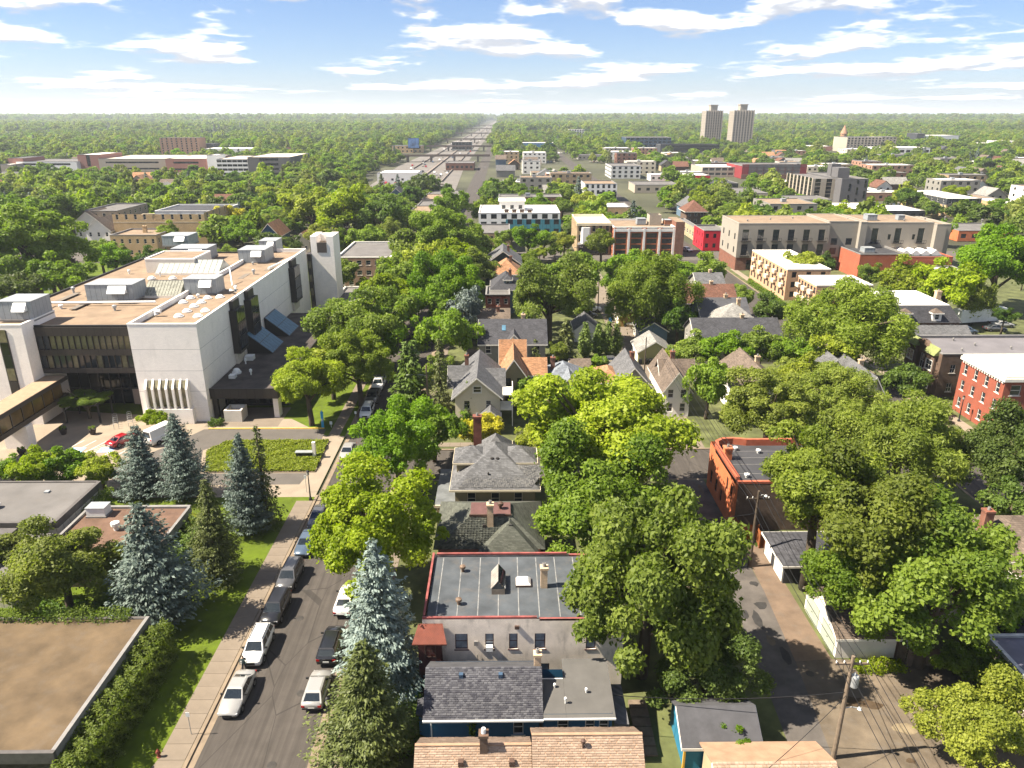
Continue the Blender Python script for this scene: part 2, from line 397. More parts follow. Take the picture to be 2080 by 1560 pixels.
def window_meshes(w, h, ft, pm, fr, sill, bars):
    k = (round(w, 2), round(h, 2), ft.name, pm.name, fr, sill, bars)
    if k not in WMESH:
        f = MB()
        for a in ((0, fr, 0, h), (w - fr, w, 0, h), (fr, w - fr, 0, fr), (fr, w - fr, h - fr, h)): f.box(a[0], a[1], 0.03, 0.10, a[2], a[3])
        if bars: f.box(fr, w - fr, 0.045, 0.095, h * 0.48, h * 0.48 + fr * 0.8)
        if bars > 1:
            for i in range(1, bars): f.box(w * i / bars - fr * .4, w * i / bars + fr * .4, 0.05, 0.092, fr, h - fr)
        if sill:                                             # a frame that stands a little proud, with a sill
            o = sill
            for a in ((-o, 0, 0, h + o), (w, w + o, 0, h + o), (0, w, h, h + o)): f.box(a[0], a[1], -0.035, 0.02, a[2], a[3])
            f.box(-o * 1.5, w + o * 1.5, -0.09, 0.02, -0.10, -0.002)
        p = MB().box(fr * .5, w - fr * .5, 0.075, 0.085, fr * .5, h - fr * .5)
        WMESH[k] = (f.mesh('window', ft), p.mesh('pane', pm))
    return WMESH[k]

class Bd:
    """a building: an Empty at its base whose children are its parts; all coordinates are world metres"""
    def __init__(s, name, label, cat, x, y, z=0.0, rz=0.0, group=None):
        s.o = Vector((x, y, z)); s.r = thing(name, label, cat, (x, y, z), rz, group)
    def build(s, mb, name, m, par=None, smooth=False):
        mb.v = [(a - s.o.x, b - s.o.y, c - s.o.z) for a, b, c in mb.v]
        return mb.build(name, m, par or s.r, smooth=smooth)
    def box(s, name, x0, x1, y0, y1, z0, z1, m, par=None): return s.build(MB().box(x0, x1, y0, y1, z0, z1), name, m, par)
    def window(s, face, O, u, z, w, h, ft=TW, pm=GL, fr=0.07, sill=0.0, bars=1, name='window', simple=False):
        U, N = DIR[face]
        if simple:                                           # too far off for a frame to show
            k = ('far', round(w, 2), round(h, 2), pm.name)
            if k not in WMESH: WMESH[k] = MB().box(0, w, 0.03, 0.06, 0, h).mesh('window', pm)
            return put('window', WMESH[k], s.r, Vector(O) + U * u + Vector((0, 0, z)) - s.o, ANG[face])
        a, b = window_meshes(w, h, ft, pm, fr, sill, bars)
        loc = Vector(O) + U * u + Vector((0, 0, z)) - s.o
        f = put(name, a, s.r, loc, ANG[face]); put('pane', b, f)
        return f
    def walls(s, x0, x1, y0, y1, z0, z1, m, wins=None, faces='SENW', d=0.16, name='wall', **kw):
        """four walls with real openings; wins = {face: [(u, z, w, h), ...]} with z above the building's foot"""
        mb = MB(); wins = wins or {}
        org = {'S': (x0, y0), 'E': (x1, y0), 'N': (x1, y1), 'W': (x0, y1)}
        for f in faces:
            U, N = DIR[f]; O = Vector((*org[f], 0)); W = (x1 - x0) if f in 'SN' else (y1 - y0)
            ops = [q for q in wins.get(f, []) if q[0] >= 0 and q[0] + q[2] <= W + .01]
            us = sorted({0.0, W} | {q[0] for q in ops} | {q[0] + q[2] for q in ops})
            zs = sorted({z0, z1} | {s.o.z + q[1] for q in ops} | {s.o.z + q[1] + q[3] for q in ops})
            P = lambda u, z, e=0.0: tuple(O + U * u + Vector((0, 0, z)) - N * e)
            for i in range(len(us) - 1):
                for j in range(len(zs) - 1):
                    uc, zc = (us[i] + us[i+1]) / 2, (zs[j] + zs[j+1]) / 2
                    if any(q[0] < uc < q[0] + q[2] and q[1] + s.o.z < zc < q[1] + q[3] + s.o.z for q in ops): continue
                    mb.poly([P(us[i], zs[j]), P(us[i+1], zs[j]), P(us[i+1], zs[j+1]), P(us[i], zs[j+1])])
            for q in ops:
                u, z, w, h = q[0], q[1] + s.o.z, q[2], q[3]
                mb.poly([P(u, z), P(u + w, z), P(u + w, z, d), P(u, z, d)]).poly([P(u, z + h, d), P(u + w, z + h, d), P(u + w, z + h), P(u, z + h)])
                mb.poly([P(u, z), P(u, z, d), P(u, z + h, d), P(u, z + h)]).poly([P(u + w, z, d), P(u + w, z), P(u + w, z + h), P(u + w, z + h, d)])
                st = dict(kw); 
                if len(q) > 4: st.update(q[4])
                s.window(f, O - N * 0.05, u, z, w, h, **st)
        return s.build(mb, name, m)
    def flat(s, x0, x1, y0, y1, z, m, par=0.45, th=0.3, cap=None, name='roof'):
        """flat roof deck with a parapet and coping"""
        r = s.box(name, x0 + th, x1 - th, y0 + th, y1 - th, z - 0.2, z, m)
        if par:
            mb = MB(); e = 0.04; a, b = z - 0.3, z + par
            for q in ((x0 - e, x1 + e, y0 - e, y0 + th), (x0 - e, x1 + e, y1 - th, y1 + e), (x0 - e, x0 + th, y0 + th, y1 - th), (x1 - th, x1 + e, y0 + th, y1 - th)): mb.box(*q, z - 0.12 if par < .3 else b - .18, b)
            s.build(mb, 'coping', cap or TG)
            if par >= .3:
                mb = MB()
                for q in ((x0 + .01, x1 - .01, y0 + .02, y0 + th - .02), (x0 + .01, x1 - .01, y1 - th + .02, y1 - .02), (x0 + .01, x0 + th - .02, y0 + th, y1 - th), (x1 - th + .02, x1 - .01, y0 + th, y1 - th)): mb.box(*q, z - .01, b - .18)
                s.build(mb, 'parapet', cap or TG)
        return r
    def gable(s, x0, x1, y0, y1, ze, zr, ax, m, wm, ov=0.4, trim=TW, name='roof', faces=(0, 1)):
        """pitched roof with its ridge along ax, gable walls filled in"""
        k = (zr - ze) / (((y1 - y0) if ax == 'x' else (x1 - x0)) / 2)
        mb = MB(); g = MB(); t = MB(); zo = ze - ov * k; e = 0.14
        if ax == 'x':
            c = (y0 + y1) / 2; a, b = x0 - ov, x1 + ov
            mb.slab([(a, y0 - ov, zo + e), (b, y0 - ov, zo + e), (b, c, zr + e), (a, c, zr + e)], e).slab([(a, c, zr + e), (b, c, zr + e), (b, y1 + ov, zo + e), (a, y1 + ov, zo + e)], e)
            for x, q in ((x0, 1), (x1, -1)): g.poly([(x, y0, ze), (x, c, zr), (x, y1, ze)][::q])
            for y in (y0 - ov, y1 + ov): t.box(a, b, y - 0.03, y + 0.0, zo - 0.14, zo + 0.09)
            for x in (a - .03, b):
                t.hexa([(x, y0 - ov, zo - .16), (x + .03, y0 - ov, zo - .16), (x + .03, c, zr - .16), (x, c, zr - .16)], [(x, y0 - ov, zo + .1), (x + .03, y0 - ov, zo + .1), (x + .03, c, zr + .1), (x, c, zr + .1)])
        else:
            c = (x0 + x1) / 2; a, b = y0 - ov, y1 + ov
            mb.slab([(x0 - ov, a, zo + e), (c, a, zr + e), (c, b, zr + e), (x0 - ov, b, zo + e)], e).slab([(c, a, zr + e), (x1 + ov, a, zo + e), (x1 + ov, b, zo + e), (c, b, zr + e)], e)
            for y, q in ((y0, 1), (y1, -1)): g.poly([(x0, y, ze), (x1, y, ze), (c, y, zr)][::q])
            for x in (x0 - ov, x1 + ov): t.box(x - .03 if x < c else x, x if x < c else x + .03, a, b, zo - .14, zo + .09)
            for y in (a - .03, b):
                for p, q in ((x0 - ov, c), (x1 + ov, c)):
                    L = sorted(((p, zo), (q, zr)))
                    t.hexa([(L[0][0], y, L[0][1] - .16), (L[1][0], y, L[1][1] - .16), (L[1][0], y + .03, L[1][1] - .16), (L[0][0], y + .03, L[0][1] - .16)], [(L[0][0], y, L[0][1] + .1), (L[1][0], y, L[1][1] + .1), (L[1][0], y + .03, L[1][1] + .1), (L[0][0], y + .03, L[0][1] + .1)])
        r = s.build(mb, name, m); s.build(g, 'gable', wm); s.build(t, 'fascia', trim)
        return r
    def hip(s, x0, x1, y0, y1, ze, zr, m, ov=0.5, trim=TW, ridge=None, name='roof'):
        x0 -= ov; x1 += ov; y0 -= ov; y1 += ov; zb = ze - 0.05
        w, d = x1 - x0, y1 - y0; r = ridge if ridge is not None else abs(w - d)
        mb = MB(); cx, cy = (x0 + x1) / 2, (y0 + y1) / 2
        A, B = ((cx - r / 2, cy), (cx + r / 2, cy)) if w >= d else ((cx, cy - r / 2), (cx, cy + r / 2))
        p = [(x0, y0, zb), (x1, y0, zb), (x1, y1, zb), (x0, y1, zb), (*A, zr), (*B, zr)]
        fs = [(0, 1, 5, 4), (1, 2, 5), (2, 3, 4, 5), (3, 0, 4)] if w >= d else [(0, 1, 4), (1, 2, 5, 4), (2, 3, 5), (3, 0, 4, 5)]
        mb.add(p, fs + [(3, 2, 1, 0)])
        rr = s.build(mb, name, m)
        t = MB()
        for q in ((x0 - .03, x1 + .03, y0 - .04, y0), (x0 - .03, x1 + .03, y1, y1 + .04), (x0 - .04, x0, y0, y1), (x1, x1 + .04, y0, y1)): t.box(*q, zb - .2, zb + .03)
        s.build(t, 'fascia', trim)
        return rr
    def shed(s, x0, x1, y0, y1, z0, z1, m, ax='y', th=0.15, name='roof'):
        """single slope: height z0 at the low end of the axis, z1 at the high end"""
        pts = [(x0, y0, z0), (x1, y0, z0), (x1, y1, z1), (x0, y1, z1)] if ax == 'y' else [(x0, y0, z0), (x1, y0, z1), (x1, y1, z1), (x0, y1, z0)]
        return s.build(MB().slab(pts, th), name, m)
    def chimney(s, x, y, z0, z1, w=0.7, d=0.7, m=None, cap=None):
        m = m or BRK_RED
        b = MB().box(x - w/2, x + w/2, y - d/2, y + d/2, z0, z1 - .3).box(x - w/2 - .07, x + w/2 + .07, y - d/2 - .07, y + d/2 + .07, z1 - .3, z1 - .1)
        c = s.build(b, 'chimney', m)
        s.build(MB().lathe([(.16, 0), (.14, .34), (.09, .35), (.09, .05)], 10, (x, y, z1 - .1)), 'chimney_pot', cap or TG, c)
        return c
    def vent(s, x, y, z, h=0.45, r=0.11, m=None, name='roof_vent'):
        return s.build(MB().lathe([(r * .8, -.3), (r * .8, h * .6), (r * 1.5, h * .62), (r * 1.5, h), (r * .5, h * 1.15)], 10, (x, y, z)), name, m or TG)
    def boxvent(s, x, y, z, w=.4, m=None): return s.box('roof_vent', x - w/2, x + w/2, y - w/2, y + w/2, z - .2, z + .18, m or TD)
    def hvac(s, x0, x1, y0, y1, z, h, m=None, hood=True):
        """rooftop unit: panelled casing, intake hoods and curb"""
        m = m or mat('hvac_paint', (0.33, 0.36, 0.38), 0.5, 0.08, pat='stripe', ps=0.9)
        c = s.box('rooftop_unit', x0, x1, y0, y1, z + .3, z + h, m)
        s.box('curb', x0 - .1, x1 + .1, y0 - .1, y1 + .1, z - .02, z + .28, TG, c)
        c2 = s.box('lid', x0 - .06, x1 + .06, y0 - .06, y1 + .06, z + h + .003, z + h + .07, MET, c)
        if hood:
            w = (x1 - x0) * .38; a = x0 + (x1 - x0) * .5
            s.build(MB().hexa([(a, y0 - 1.0, z + h * .55), (a + w, y0 - 1.0, z + h * .55), (a + w, y0 - .01, z + h * .55), (a, y0 - .01, z + h * .55)], [(a, y0 - .9, z + h * .62), (a + w, y0 - .9, z + h * .62), (a + w, y0 - .01, z + h * .96), (a, y0 - .01, z + h * .96)]), 'intake_hood', MEW, c)
            s.box('grille', a + .05, a + w - .05, y0 - .94, y0 - .1, z + h * .53, z + h * .55 - .004, TD, c)
        return c
    def door(s, face, O, u, z, w, h, m):
        U, N = DIR[face]; k = ('door', round(w, 2), round(h, 2), m.name)
        if k not in WMESH:
            WMESH[k] = (MB().box(0, w, -.05, .06, 0, h).box(w * .14, w * .44, -.065, -.05, h * .55, h * .9).box(w * .56, w * .86, -.065, -.05, h * .55, h * .9).mesh('door', m), MB().box(w * .86, w * .92, -.11, -.05, h * .46, h * .5).mesh('handle', MET))
        a, b = WMESH[k]; f = put('door', a, s.r, Vector((*O, 0)) + U * u + Vector((0, 0, z)) - s.o, ANG[face]); put('handle', b, f)
        return f
BRK_RED = mat('red_brick', (0.25, 0.085, 0.05), 0.9, 0.2, 1.2, 0.3, 40, pat='brick', c2=(0.20, 0.15, 0.12))
BRK_TAN = mat('tan_brick', (0.44, 0.31, 0.17), 0.9, 0.2, 0.6, 0.3, 40, pat='brick', c2=(0.30, 0.24, 0.17))
BRK_BRN = mat('brown_brick', (0.16, 0.095, 0.065), 0.9, 0.25, 0.8, 0.3, 40, pat='brick', c2=(0.12, 0.10, 0.08))
BRK_PNK = mat('salmon_brick', (0.42, 0.21, 0.13), 0.9, 0.15, 0.6, 0.3, 40, pat='brick', c2=(0.33, 0.24, 0.19))
BRK_WHT = mat('white_brick', (0.80, 0.745, 0.69), 0.85, 0.05, 0.3, 0.25, 40, pat='brick', c2=(0.76, 0.71, 0.66), ps=(0.45, 0.2), dirt=0.10)
def shingle(n, c, var=0.22): return mat('shingle_' + n, c, 0.92, var, 0.8, 0.5, 40, pat='shingle')
SH_GREY = shingle('grey', (0.13, 0.13, 0.135)); SH_DARK = shingle('dark', (0.062, 0.062, 0.07)); SH_BRN = shingle('brown', (0.15, 0.115, 0.09)); SH_ORG = shingle('orange', (0.36, 0.19, 0.10))
SH_LGT = shingle('light', (0.27, 0.26, 0.24)); SH_RED = shingle('red', (0.16, 0.075, 0.05)); SH_GRN = shingle('green', (0.095, 0.10, 0.082)); SH_BLU = shingle('blue_grey', (0.20, 0.22, 0.25))
GRAVEL = mat('tan_gravel', (0.27, 0.195, 0.132), 0.97, 0.22, 0.4, 0.5, 50); GRAVEL_D = mat('dark_gravel', (0.075, 0.062, 0.055), 0.97, 0.5, 0.45, 0.5, 40)
GRAVEL_B = mat('brown_gravel', (0.128, 0.090, 0.052), 0.97, 0.42, 0.3, 0.6, 50, dirt=0.3)
RF_GREY = mat('grey_membrane', (0.155, 0.146, 0.14), 0.9, 0.2, 0.3, 0.1, 30, dirt=0.25); RF_WHITE = mat('white_membrane', (0.70, 0.67, 0.62), 0.85, 0.1, 0.2, dirt=0.12); RF_DARK = mat('dark_membrane', (0.055, 0.055, 0.06), 0.7, 0.25, 0.3)
RF_TAR = mat('weathered_tar', (0.076, 0.086, 0.097), 0.8, 0.3, 0.55, 0.2, 20, dirt=0.35)
STUCCO_TAN = mat('tan_stucco', (0.33, 0.27, 0.16), 0.95, 0.08, 0.6, 0.2, 60); SID_CREAM = mat('cream_siding', (0.55, 0.49, 0.37), 0.8, 0.08, 0.5, 0.3, pat='course'); SID_WHITE = mat('white_siding', (0.70, 0.67, 0.61), 0.8, 0.06, 0.5, 0.3, pat='course')
SID_GREY = mat('grey_siding', (0.30, 0.285, 0.25), 0.8, 0.08, 0.5, 0.3, pat='course'); SID_BLUE = mat('blue_siding', (0.028, 0.135, 0.26), 0.7, 0.08, 0.5, 0.3, pat='course'); SID_TAN = mat('tan_siding', (0.47, 0.38, 0.24), 0.8, 0.08, 0.5, 0.3, pat='course')
SID_STEEL = mat('steel_blue_siding', (0.13, 0.20, 0.27), 0.8, 0.08, 0.5, 0.3, pat='course'); SID_OLIVE = mat('olive_siding', (0.38, 0.36, 0.16), 0.8, 0.08, 0.5, 0.3, pat='course'); SID_OCHRE = mat('ochre_siding', (0.42, 0.28, 0.10), 0.8, 0.1, 0.5, 0.3, pat='course')

def flatb(name, label, x0, x1, y0, h, dep, wm, rm=RF_GREY, S=None, W=None, E=None, par=.5, cap=None, cat='building', group=None, z0=.9, **kw):
    """flat-roofed block; S / W / E = (columns, window width, window height[, storeys]) on that face"""
    b = Bd(name, label, cat, (x0 + x1) / 2, y0 + dep / 2, group=group); wins = {}
    for f, q in (('S', S), ('W', W), ('E', E)):
        if not q: continue
        n = q[3] if len(q) > 3 else max(1, round(h / 3.3)); st = (h - par * .6) / n
        wins[f] = grid((x1 - x0) if f == 'S' else dep, q[0], q[1], [z0 * st / 3 + i * st for i in range(n)], q[2])
    b.walls(x0, x1, y0, y0 + dep, 0, h - .02, wm, wins, **kw)
    b.flat(x0, x1, y0, y0 + dep, h - par, rm, par, .35, cap)
    return b
def hse(name, label, x0, x1, y0, dep, e, r, ax, wm, rm, S=None, W=None, E=None, hipped=False, cat='house', group=None, chim=None, trim=TW, ov=.4, **kw):
    """pitched-roof house"""
    b = Bd(name, label, cat, (x0 + x1) / 2, y0 + dep / 2, group=group); wins = {}
    for f, q in (('S', S), ('W', W), ('E', E)):
        if not q: continue
        n = q[3] if len(q) > 3 else max(1, round(e / 2.8)); st = e / n
        wins[f] = grid((x1 - x0) if f == 'S' else dep, q[0], q[1], [.85 + i * st for i in range(n)], q[2])
    b.walls(x0, x1, y0, y0 + dep, 0, e + .02, wm, wins, **kw)
    if hipped: b.hip(x0, x1, y0, y0 + dep, e, r, rm, ov, trim)
    else: b.gable(x0, x1, y0, y0 + dep, e, r, ax, rm, wm, ov, trim)
    if chim: b.chimney(x0 + (x1 - x0) * chim[0], y0 + dep * chim[1], e, r + .9, .7, .6, chim[2] if len(chim) > 2 else BRK_RED)
    return b

# ---------------------------------------------------------------- the white brick college complex
def college():
    b = Bd('college_building', 'large white brick college building with dark glass bays and gravel roofs', 'building', -60, 106)
    BZ = mat('bronze_panel', (0.045, 0.037, 0.032), 0.5, 0.12, pat='stripe', ps=1.25); BZP = mat('bronze_plain', (0.05, 0.042, 0.037), 0.5, 0.15)
    yS, yN, z = 106.3, 171.0, 15.7
    # right-hand wing
    b.walls(-56, -45.8, yS, yN, 0, z, BRK_WHT); b.flat(-56, -45.8, yS, yN, z - .75, GRAVEL, .78, .35, mat('white_coping', (0.74, 0.72, 0.68), 0.7, 0.05))
    # middle: glazed bridge block over an open forecourt
    b.walls(-80, -56.02, 112.5, yN, 0, 14.9, BRK_WHT, faces='NW')
    b.flat(-80, -56.05, 108.2, yN, 14.7, GRAVEL, .3, .3, TD)
    for z0, z1 in ((13.35, 14.7), (10.25, 11.2), (7.4, 8.2)): b.box('spandrel', -71, -56.02, 108.0, 108.5, z0, z1, BZ)
    b.box('soffit', -71, -56.02, 108.5, 118, 7.45, 7.8, BZP); b.box('back_wall', -71, -56.02, 110.5, 110.7, 8.0, 14.4, GLD)
    pm = MB().box(0.03, 0.92, 0, .03, 0, 2.0).mesh('pane', GLC); pd = MB().box(0.03, 0.92, 0, .03, 0, 2.0).mesh('pane', GL)
    mu = MB().box(-.035, .035, -.12, .1, 0, 2.02).mesh('mullion', BZP)
    cu = MB().hexa([(.05, .3, 0), (.5, .3, 0), (.5, .34, 0), (.05, .34, 0)], [(.05, .3, 1.95), (.9, .3, 1.95), (.9, .34, 1.95), (.05, .34, 1.95)]).mesh('curtain', mat('cream_cloth', (0.5, 0.43, 0.27), 0.9))
    for k, z0 in enumerate((11.2, 8.2)):
        zh = 2.15 if k == 0 else 2.05
        for i in range(16):
            x = -71 + i * .9375
            o = put('pane', pm if (k == 0 and i not in (0, 1, 15)) or (k == 1 and i % 4 == 1) else pd, b.r, Vector((x, 108.25, z0)) - b.o); o.scale.z = zh / 2
            o = put('mullion', mu, b.r, Vector((x, 108.12, z0)) - b.o); o.scale.z = zh / 2
            if k and i % 3 == 2: o = put('curtain', cu, b.r, Vector((x, 108.3, z0)) - b.o); o.scale.z = zh / 2
    # ground floor glazing set back under the bridge block
    for i in range(9):
        x = -71 + i * 1.665
        b.box('mullion', x - .06, x + .06, 113.6, 113.9, 0, 7.4, BZP); b.box('pane', x + .07, x + 1.59, 113.75, 113.8, 2.9 if i > 5 else .2, 7.2, GLD)
        if i > 5: b.box('door_panel', x + .09, x + 1.57, 113.6, 113.7, .05, 2.7, mat('pinkish_panel', (0.42, 0.33, 0.28), 0.7))
    b.box('rail', -71, -56, 113.55, 113.72, 2.72, 2.9, BZP)
    # left stair block
    b.walls(-92, -71.02, 105.4, 114, 0, 15.9, BRK_WHT); b.flat(-92, -71.02, 105.4, 114, 15.3, GRAVEL, .6, .35, MATS['white_coping'])
    for i in range(7): b.box('pane', -74.6, -73.5, 105.28, 105.38, 1.2 + i * 2.0, 3.1 + i * 2.0, GLD if i % 3 else GLC)
    b.box('bronze_strip', -74.75, -73.35, 105.3, 105.39, .8, 15.0, BZP)
    # six slot windows between slanting white fins
    f0, f1, zb, zt = -54.6, -48.4, 2.75, 6.9; st = (f1 - f0) / 6
    for i in range(7):
        x = f0 + i * st
        b.build(MB().add([(x - .16, yS - .95, zb - .3), (x + .16, yS - .95, zb - .3), (x + .16, yS + .02, zb - .3), (x - .16, yS + .02, zb - .3), (x - .16, yS - .95, zt - 1.2), (x + .16, yS - .95, zt - 1.2), (x + .16, yS + .02, zt + .15), (x - .16, yS + .02, zt + .15)], [(0,3,2,1),(4,5,6,7),(0,1,5,4),(1,2,6,5),(2,3,7,6),(3,0,4,7)]), 'fin', BRK_WHT)
        if i < 6:
            b.box('pane', x + .17, x + st - .17, yS - .62, yS - .58, zb, zt - 1.15, GLC)
            b.build(MB().slab([(x + .17, yS - .62, zt - 1.12), (x + st - .17, yS - .62, zt - 1.12), (x + st - .17, yS - .03, zt - .1), (x + .17, yS - .03, zt - .1)], .04), 'sloped_pane', GLC)
    b.box('sill_band', f0 - .5, f1 + .5, yS - 1.0, yS - .001, 0.02, zb - .31, BRK_WHT)
    for z0 in (5.0, 8.3, 11.7):                              # shadow joints between the brick lifts
        b.box('joint', -56.0, -45.8, yS - .004, yS + .01, z0, z0 + .05, mat('joint_grey', (0.48, 0.45, 0.42), 0.9)); b.box('joint', -45.81, -45.796, yS, 118.8, z0, z0 + .05, MATS['joint_grey']); b.box('joint', -45.81, -45.796, 132, 154.8, z0, z0 + .05, MATS['joint_grey'])
    # tall dark oriel bays on the long side wall
    for y0, y1, zl in ((119.5, 123.6, 4.9), (127.0, 131.2, 4.9), (155.5, 160.2, 4.9)):
        bay = b.box('bay', -45.9, -44.6, y0, y1, zl + 1.9, 14.2, BZ)
        for i in range(4):
            yy = y0 + .15 + i * (y1 - y0 - .3) / 4
            for j in range(3): b.box('pane', -44.59, -44.55, yy + .06, yy + (y1 - y0 - .3) / 4 - .06, zl + 2.4 + j * 2.4, zl + 4.6 + j * 2.4, GL, bay)
        b.box('upper_slot', -45.85, -45.1, y0 + .6, y1 - .6, 14.2, 15.72, BZP); b.box('bay_foot', -45.85, -45.3, y0 + .3, y1 - .3, zl, zl + 1.9, mat('blind_white', (0.55, 0.5, 0.43), 0.7))
    # far stair tower with its twin slabs and the dark slot beside it
    b.box('dark_slot', -45.8, -44.92, 171.2, 173.5, 0, 14.4, BZ)
    for i in range(4): b.box('pane', -45.6, -45.0, 171.1, 171.19, 1.5 + i * 3.2, 3.2 + i * 3.2, GLC)
    b.walls(-44.9, -39.6, 172, 178.5, 0, 16.6, BRK_WHT, name='tower_wall')
    for x0, x1 in ((-44.9, -43.5), (-41.2, -39.6)): b.box('tower_slab', x0, x1, 172.0, 178.5, 16.6, 18.4, BRK_WHT)
    b.box('tower_back', -43.5, -41.2, 176.5, 178.5, 16.6, 18.2, BRK_WHT); b.box('louvre', -43.45, -41.25, 171.9, 172.2, 14.6, 16.9, mat('louvre_brown', (0.09, 0.075, 0.065), 0.6, pat='course', ps=.22))
    # roof-top plant
    for q in ((-70.87,-62.93,123.31, 2.9, 5), (-56.29,-50.73,128.26, 2.8, 4), (-56.66,-50.98,157.47, 2.8, 6), (-56.31,-52.46,170.58, 2.6, 5), (-72.13,-64.44,160.43, 2.6, 6), (-82.12,-75.85,178.88, 2.5, 6), (-76.13,-71.09,108.73, 3.0, 5)):
        b.hvac(q[0], q[1], q[2], q[2] + q[4], 14.9 if q[2] > 113 else 15.5, q[3])
    x0, x1, y = (-72.37,-62.52,148.72)
    b.walls(x0, x1, y, y + 9, 14.7, 17.6, mat('penthouse_panel', (0.60, 0.56, 0.50), 0.8, 0.06), name='penthouse_wall'); b.flat(x0, x1, y, y + 9, 17.4, GRAVEL, .2, .3, MATS['white_coping'], 'penthouse_roof')
    # ridge skylights of many panes
    for (x0, x1, y), dp, mm in (((-69.6,-56.96,146.24), 7, mat('pale_glass', (0.42, 0.44, 0.40), 0.3, 0.15)), ((-63.15,-56.71,126.84), 6, mat('clear_glass', (0.30, 0.30, 0.25), 0.2, 0.3))):
        fr = b.box('skylight_curb', x0, x1, y, y + dp, 14.6, 15.1, TW); n = 12
        for i in range(n):
            a = x0 + (x1 - x0) * i / n + .04; c = x0 + (x1 - x0) * (i + 1) / n - .04
            b.build(MB().slab([(a, y + .05, 15.12), (c, y + .05, 15.12), (c, y + dp / 2, 17.2), (a, y + dp / 2, 17.2)], .05), 'pane', mm, fr)
            b.build(MB().slab([(a, y + dp / 2 + .02, 17.2), (c, y + dp / 2 + .02, 17.2), (c, y + dp - .05, 15.12), (a, y + dp - .05, 15.12)], .05), 'pane', mm, fr)
        b.box('glazing_bar', x0, x1, y + dp / 2 - .06, y + dp / 2 + .06, 17.12, 17.26, TG, fr)
        b.build(MB().add([(x0, y, 15.1), (x0, y + dp, 15.1), (x0, y + dp / 2, 17.15), (x1, y, 15.1), (x1, y + dp, 15.1), (x1, y + dp / 2, 17.15)], [(0, 2, 1), (3, 4, 5)]), 'skylight_end', mm, fr)
    dm = MB().lathe([(.75, 0), (.75, .18), (.6, .2), (.55, .38), (.35, .52), (.05, .57)], 14).mesh('dome', MEW)
    for p in ((-54.24,125.32,15.0), (-54.22,122.15,15.0), (-51.15,122.12,15.0), (-51.33,119.42,15.0), (-51.27,125.29,15.0), (-51.17,116.19,15.0), (-51.25,113.13,15.0), (-48.23,113.1,15.0), (-48.36,116.48,15.0), (-68.2,141.62,15.0), (-64.11,141.58,15.0), (-49.4,126.0,15.0)): put('skylight_dome', dm, b.r, Vector((p[0], p[1], 14.95)) - b.o)
    # white ducts and pipes
    for pts, r in (([(-75.32,118.8,15.3), (-75.61,121.14,15.3), (-58.58,121.66,15.3)], .2), ([(-48.8,129.56,15.4), (-46.63,126.05,16.2), (-47.68,129.15,16.2)], .3), ([(-48.05,149.54,15.4), (-46.2,163.3,15.4)], .25), ([(-54.76,113.31,15.2), (-54.88,113.45,15.8), (-54.11,113.44,15.8)], .35), ([(-50.5,135.37,15.0), (-51.87,138.8,17.5)], .12)):
        b.build(MB().tube(pts, r, 8), 'pipe', MEW)
    rc = random.Random(4)
    for i in range(26):
        x, y = rc.uniform(-78, -47), rc.uniform(116, 168)
        if i % 3: b.vent(x, y, 14.72 if x < -56 else 14.95, rc.uniform(.4, 1.0), rc.uniform(.12, .25), MEW if i % 2 else MET)
        else: b.box('roof_walk', x - .5, x + .5, y - rc.uniform(2, 5), y + 2, 14.9, 14.99, mat('walk_pad', (0.20, 0.17, 0.14), 0.9))
    # low dark annex along the side wall
    b.walls(-45.78, -35.4, 113, 154, 0, 3.4, BZP, faces='SEN', name='annex_wall', wins={'S': grid(10.38, 6, 1.3, [.3], 2.7)}, pm=GLD, ft=BZP, bars=0)
    b.box('annex_roof', -45.78, -35.35, 107.4, 154, 4.55, 4.9, GRAVEL_D); b.box('annex_fascia', -45.78, -35.3, 107.35, 107.7, 3.35, 5.0, BZ); b.box('annex_fascia', -35.5, -35.25, 107.7, 154, 3.35, 5.02, BZ); b.box('annex_soffit', -45.7, -35.5, 107.7, 113, 3.5, 3.6, TB)
    b.box('pier', -36.3, -35.5, 107.8, 109.4, 0, 3.5, BRK_WHT); b.box('pier', -45.7, -45.0, 107.8, 108.6, 0, 3.5, BZP)
    sg = mat('blue_skylight', (0.09, 0.20, 0.29), 0.45, 0.2, spec=0.25)
    for y0, y1 in ((125.5, 132.5), (136.3, 143.3)):          # blue wedge skylights leaning on the wall
        w = b.build(MB().add([(-45.7, y0, 4.92), (-41.2, y0, 4.92), (-45.7, y0, 8.6), (-45.7, y1, 4.92), (-41.2, y1, 4.92), (-45.7, y1, 8.6)], [(0, 1, 2), (3, 5, 4), (1, 4, 5, 2)]), 'skylight_wedge', TD)
        for i in range(6):
            a = y0 + .1 + i * (y1 - y0 - .2) / 6
            for j in range(2):
                t0, t1 = (.03, .49) if j == 0 else (.51, .97); e = (y1 - y0 - .2) / 6 - .12
                P = lambda t, y: (-41.2 - 4.5 * t + .06, y, 4.92 + 3.68 * t + .06)
                b.build(MB().slab([P(t0, a), P(t0, a + e), P(t1, a + e), P(t1, a)], .04), 'pane', sg, w)
    for p, s_ in (((-43.94,112.77,5.0), .5), ((-44.2,122.19,5.0), .7)): b.box('roof_box', p[0] - s_, p[0] + s_, p[1] - s_, p[1] + s_, 4.9, 4.9 + 1.1 * s_, MEW)
    p = (-44.04,114.94,5.0); put('skylight_dome', dm, b.r, Vector((p[0], p[1], 4.9)) - b.o).scale = (1, 1, 1.6)
    for p in ((-44.17,119.77,5.0), (-41.46,114.18,5.0)): b.vent(p[0], p[1], 4.9, .9, .16, MEW)
college()

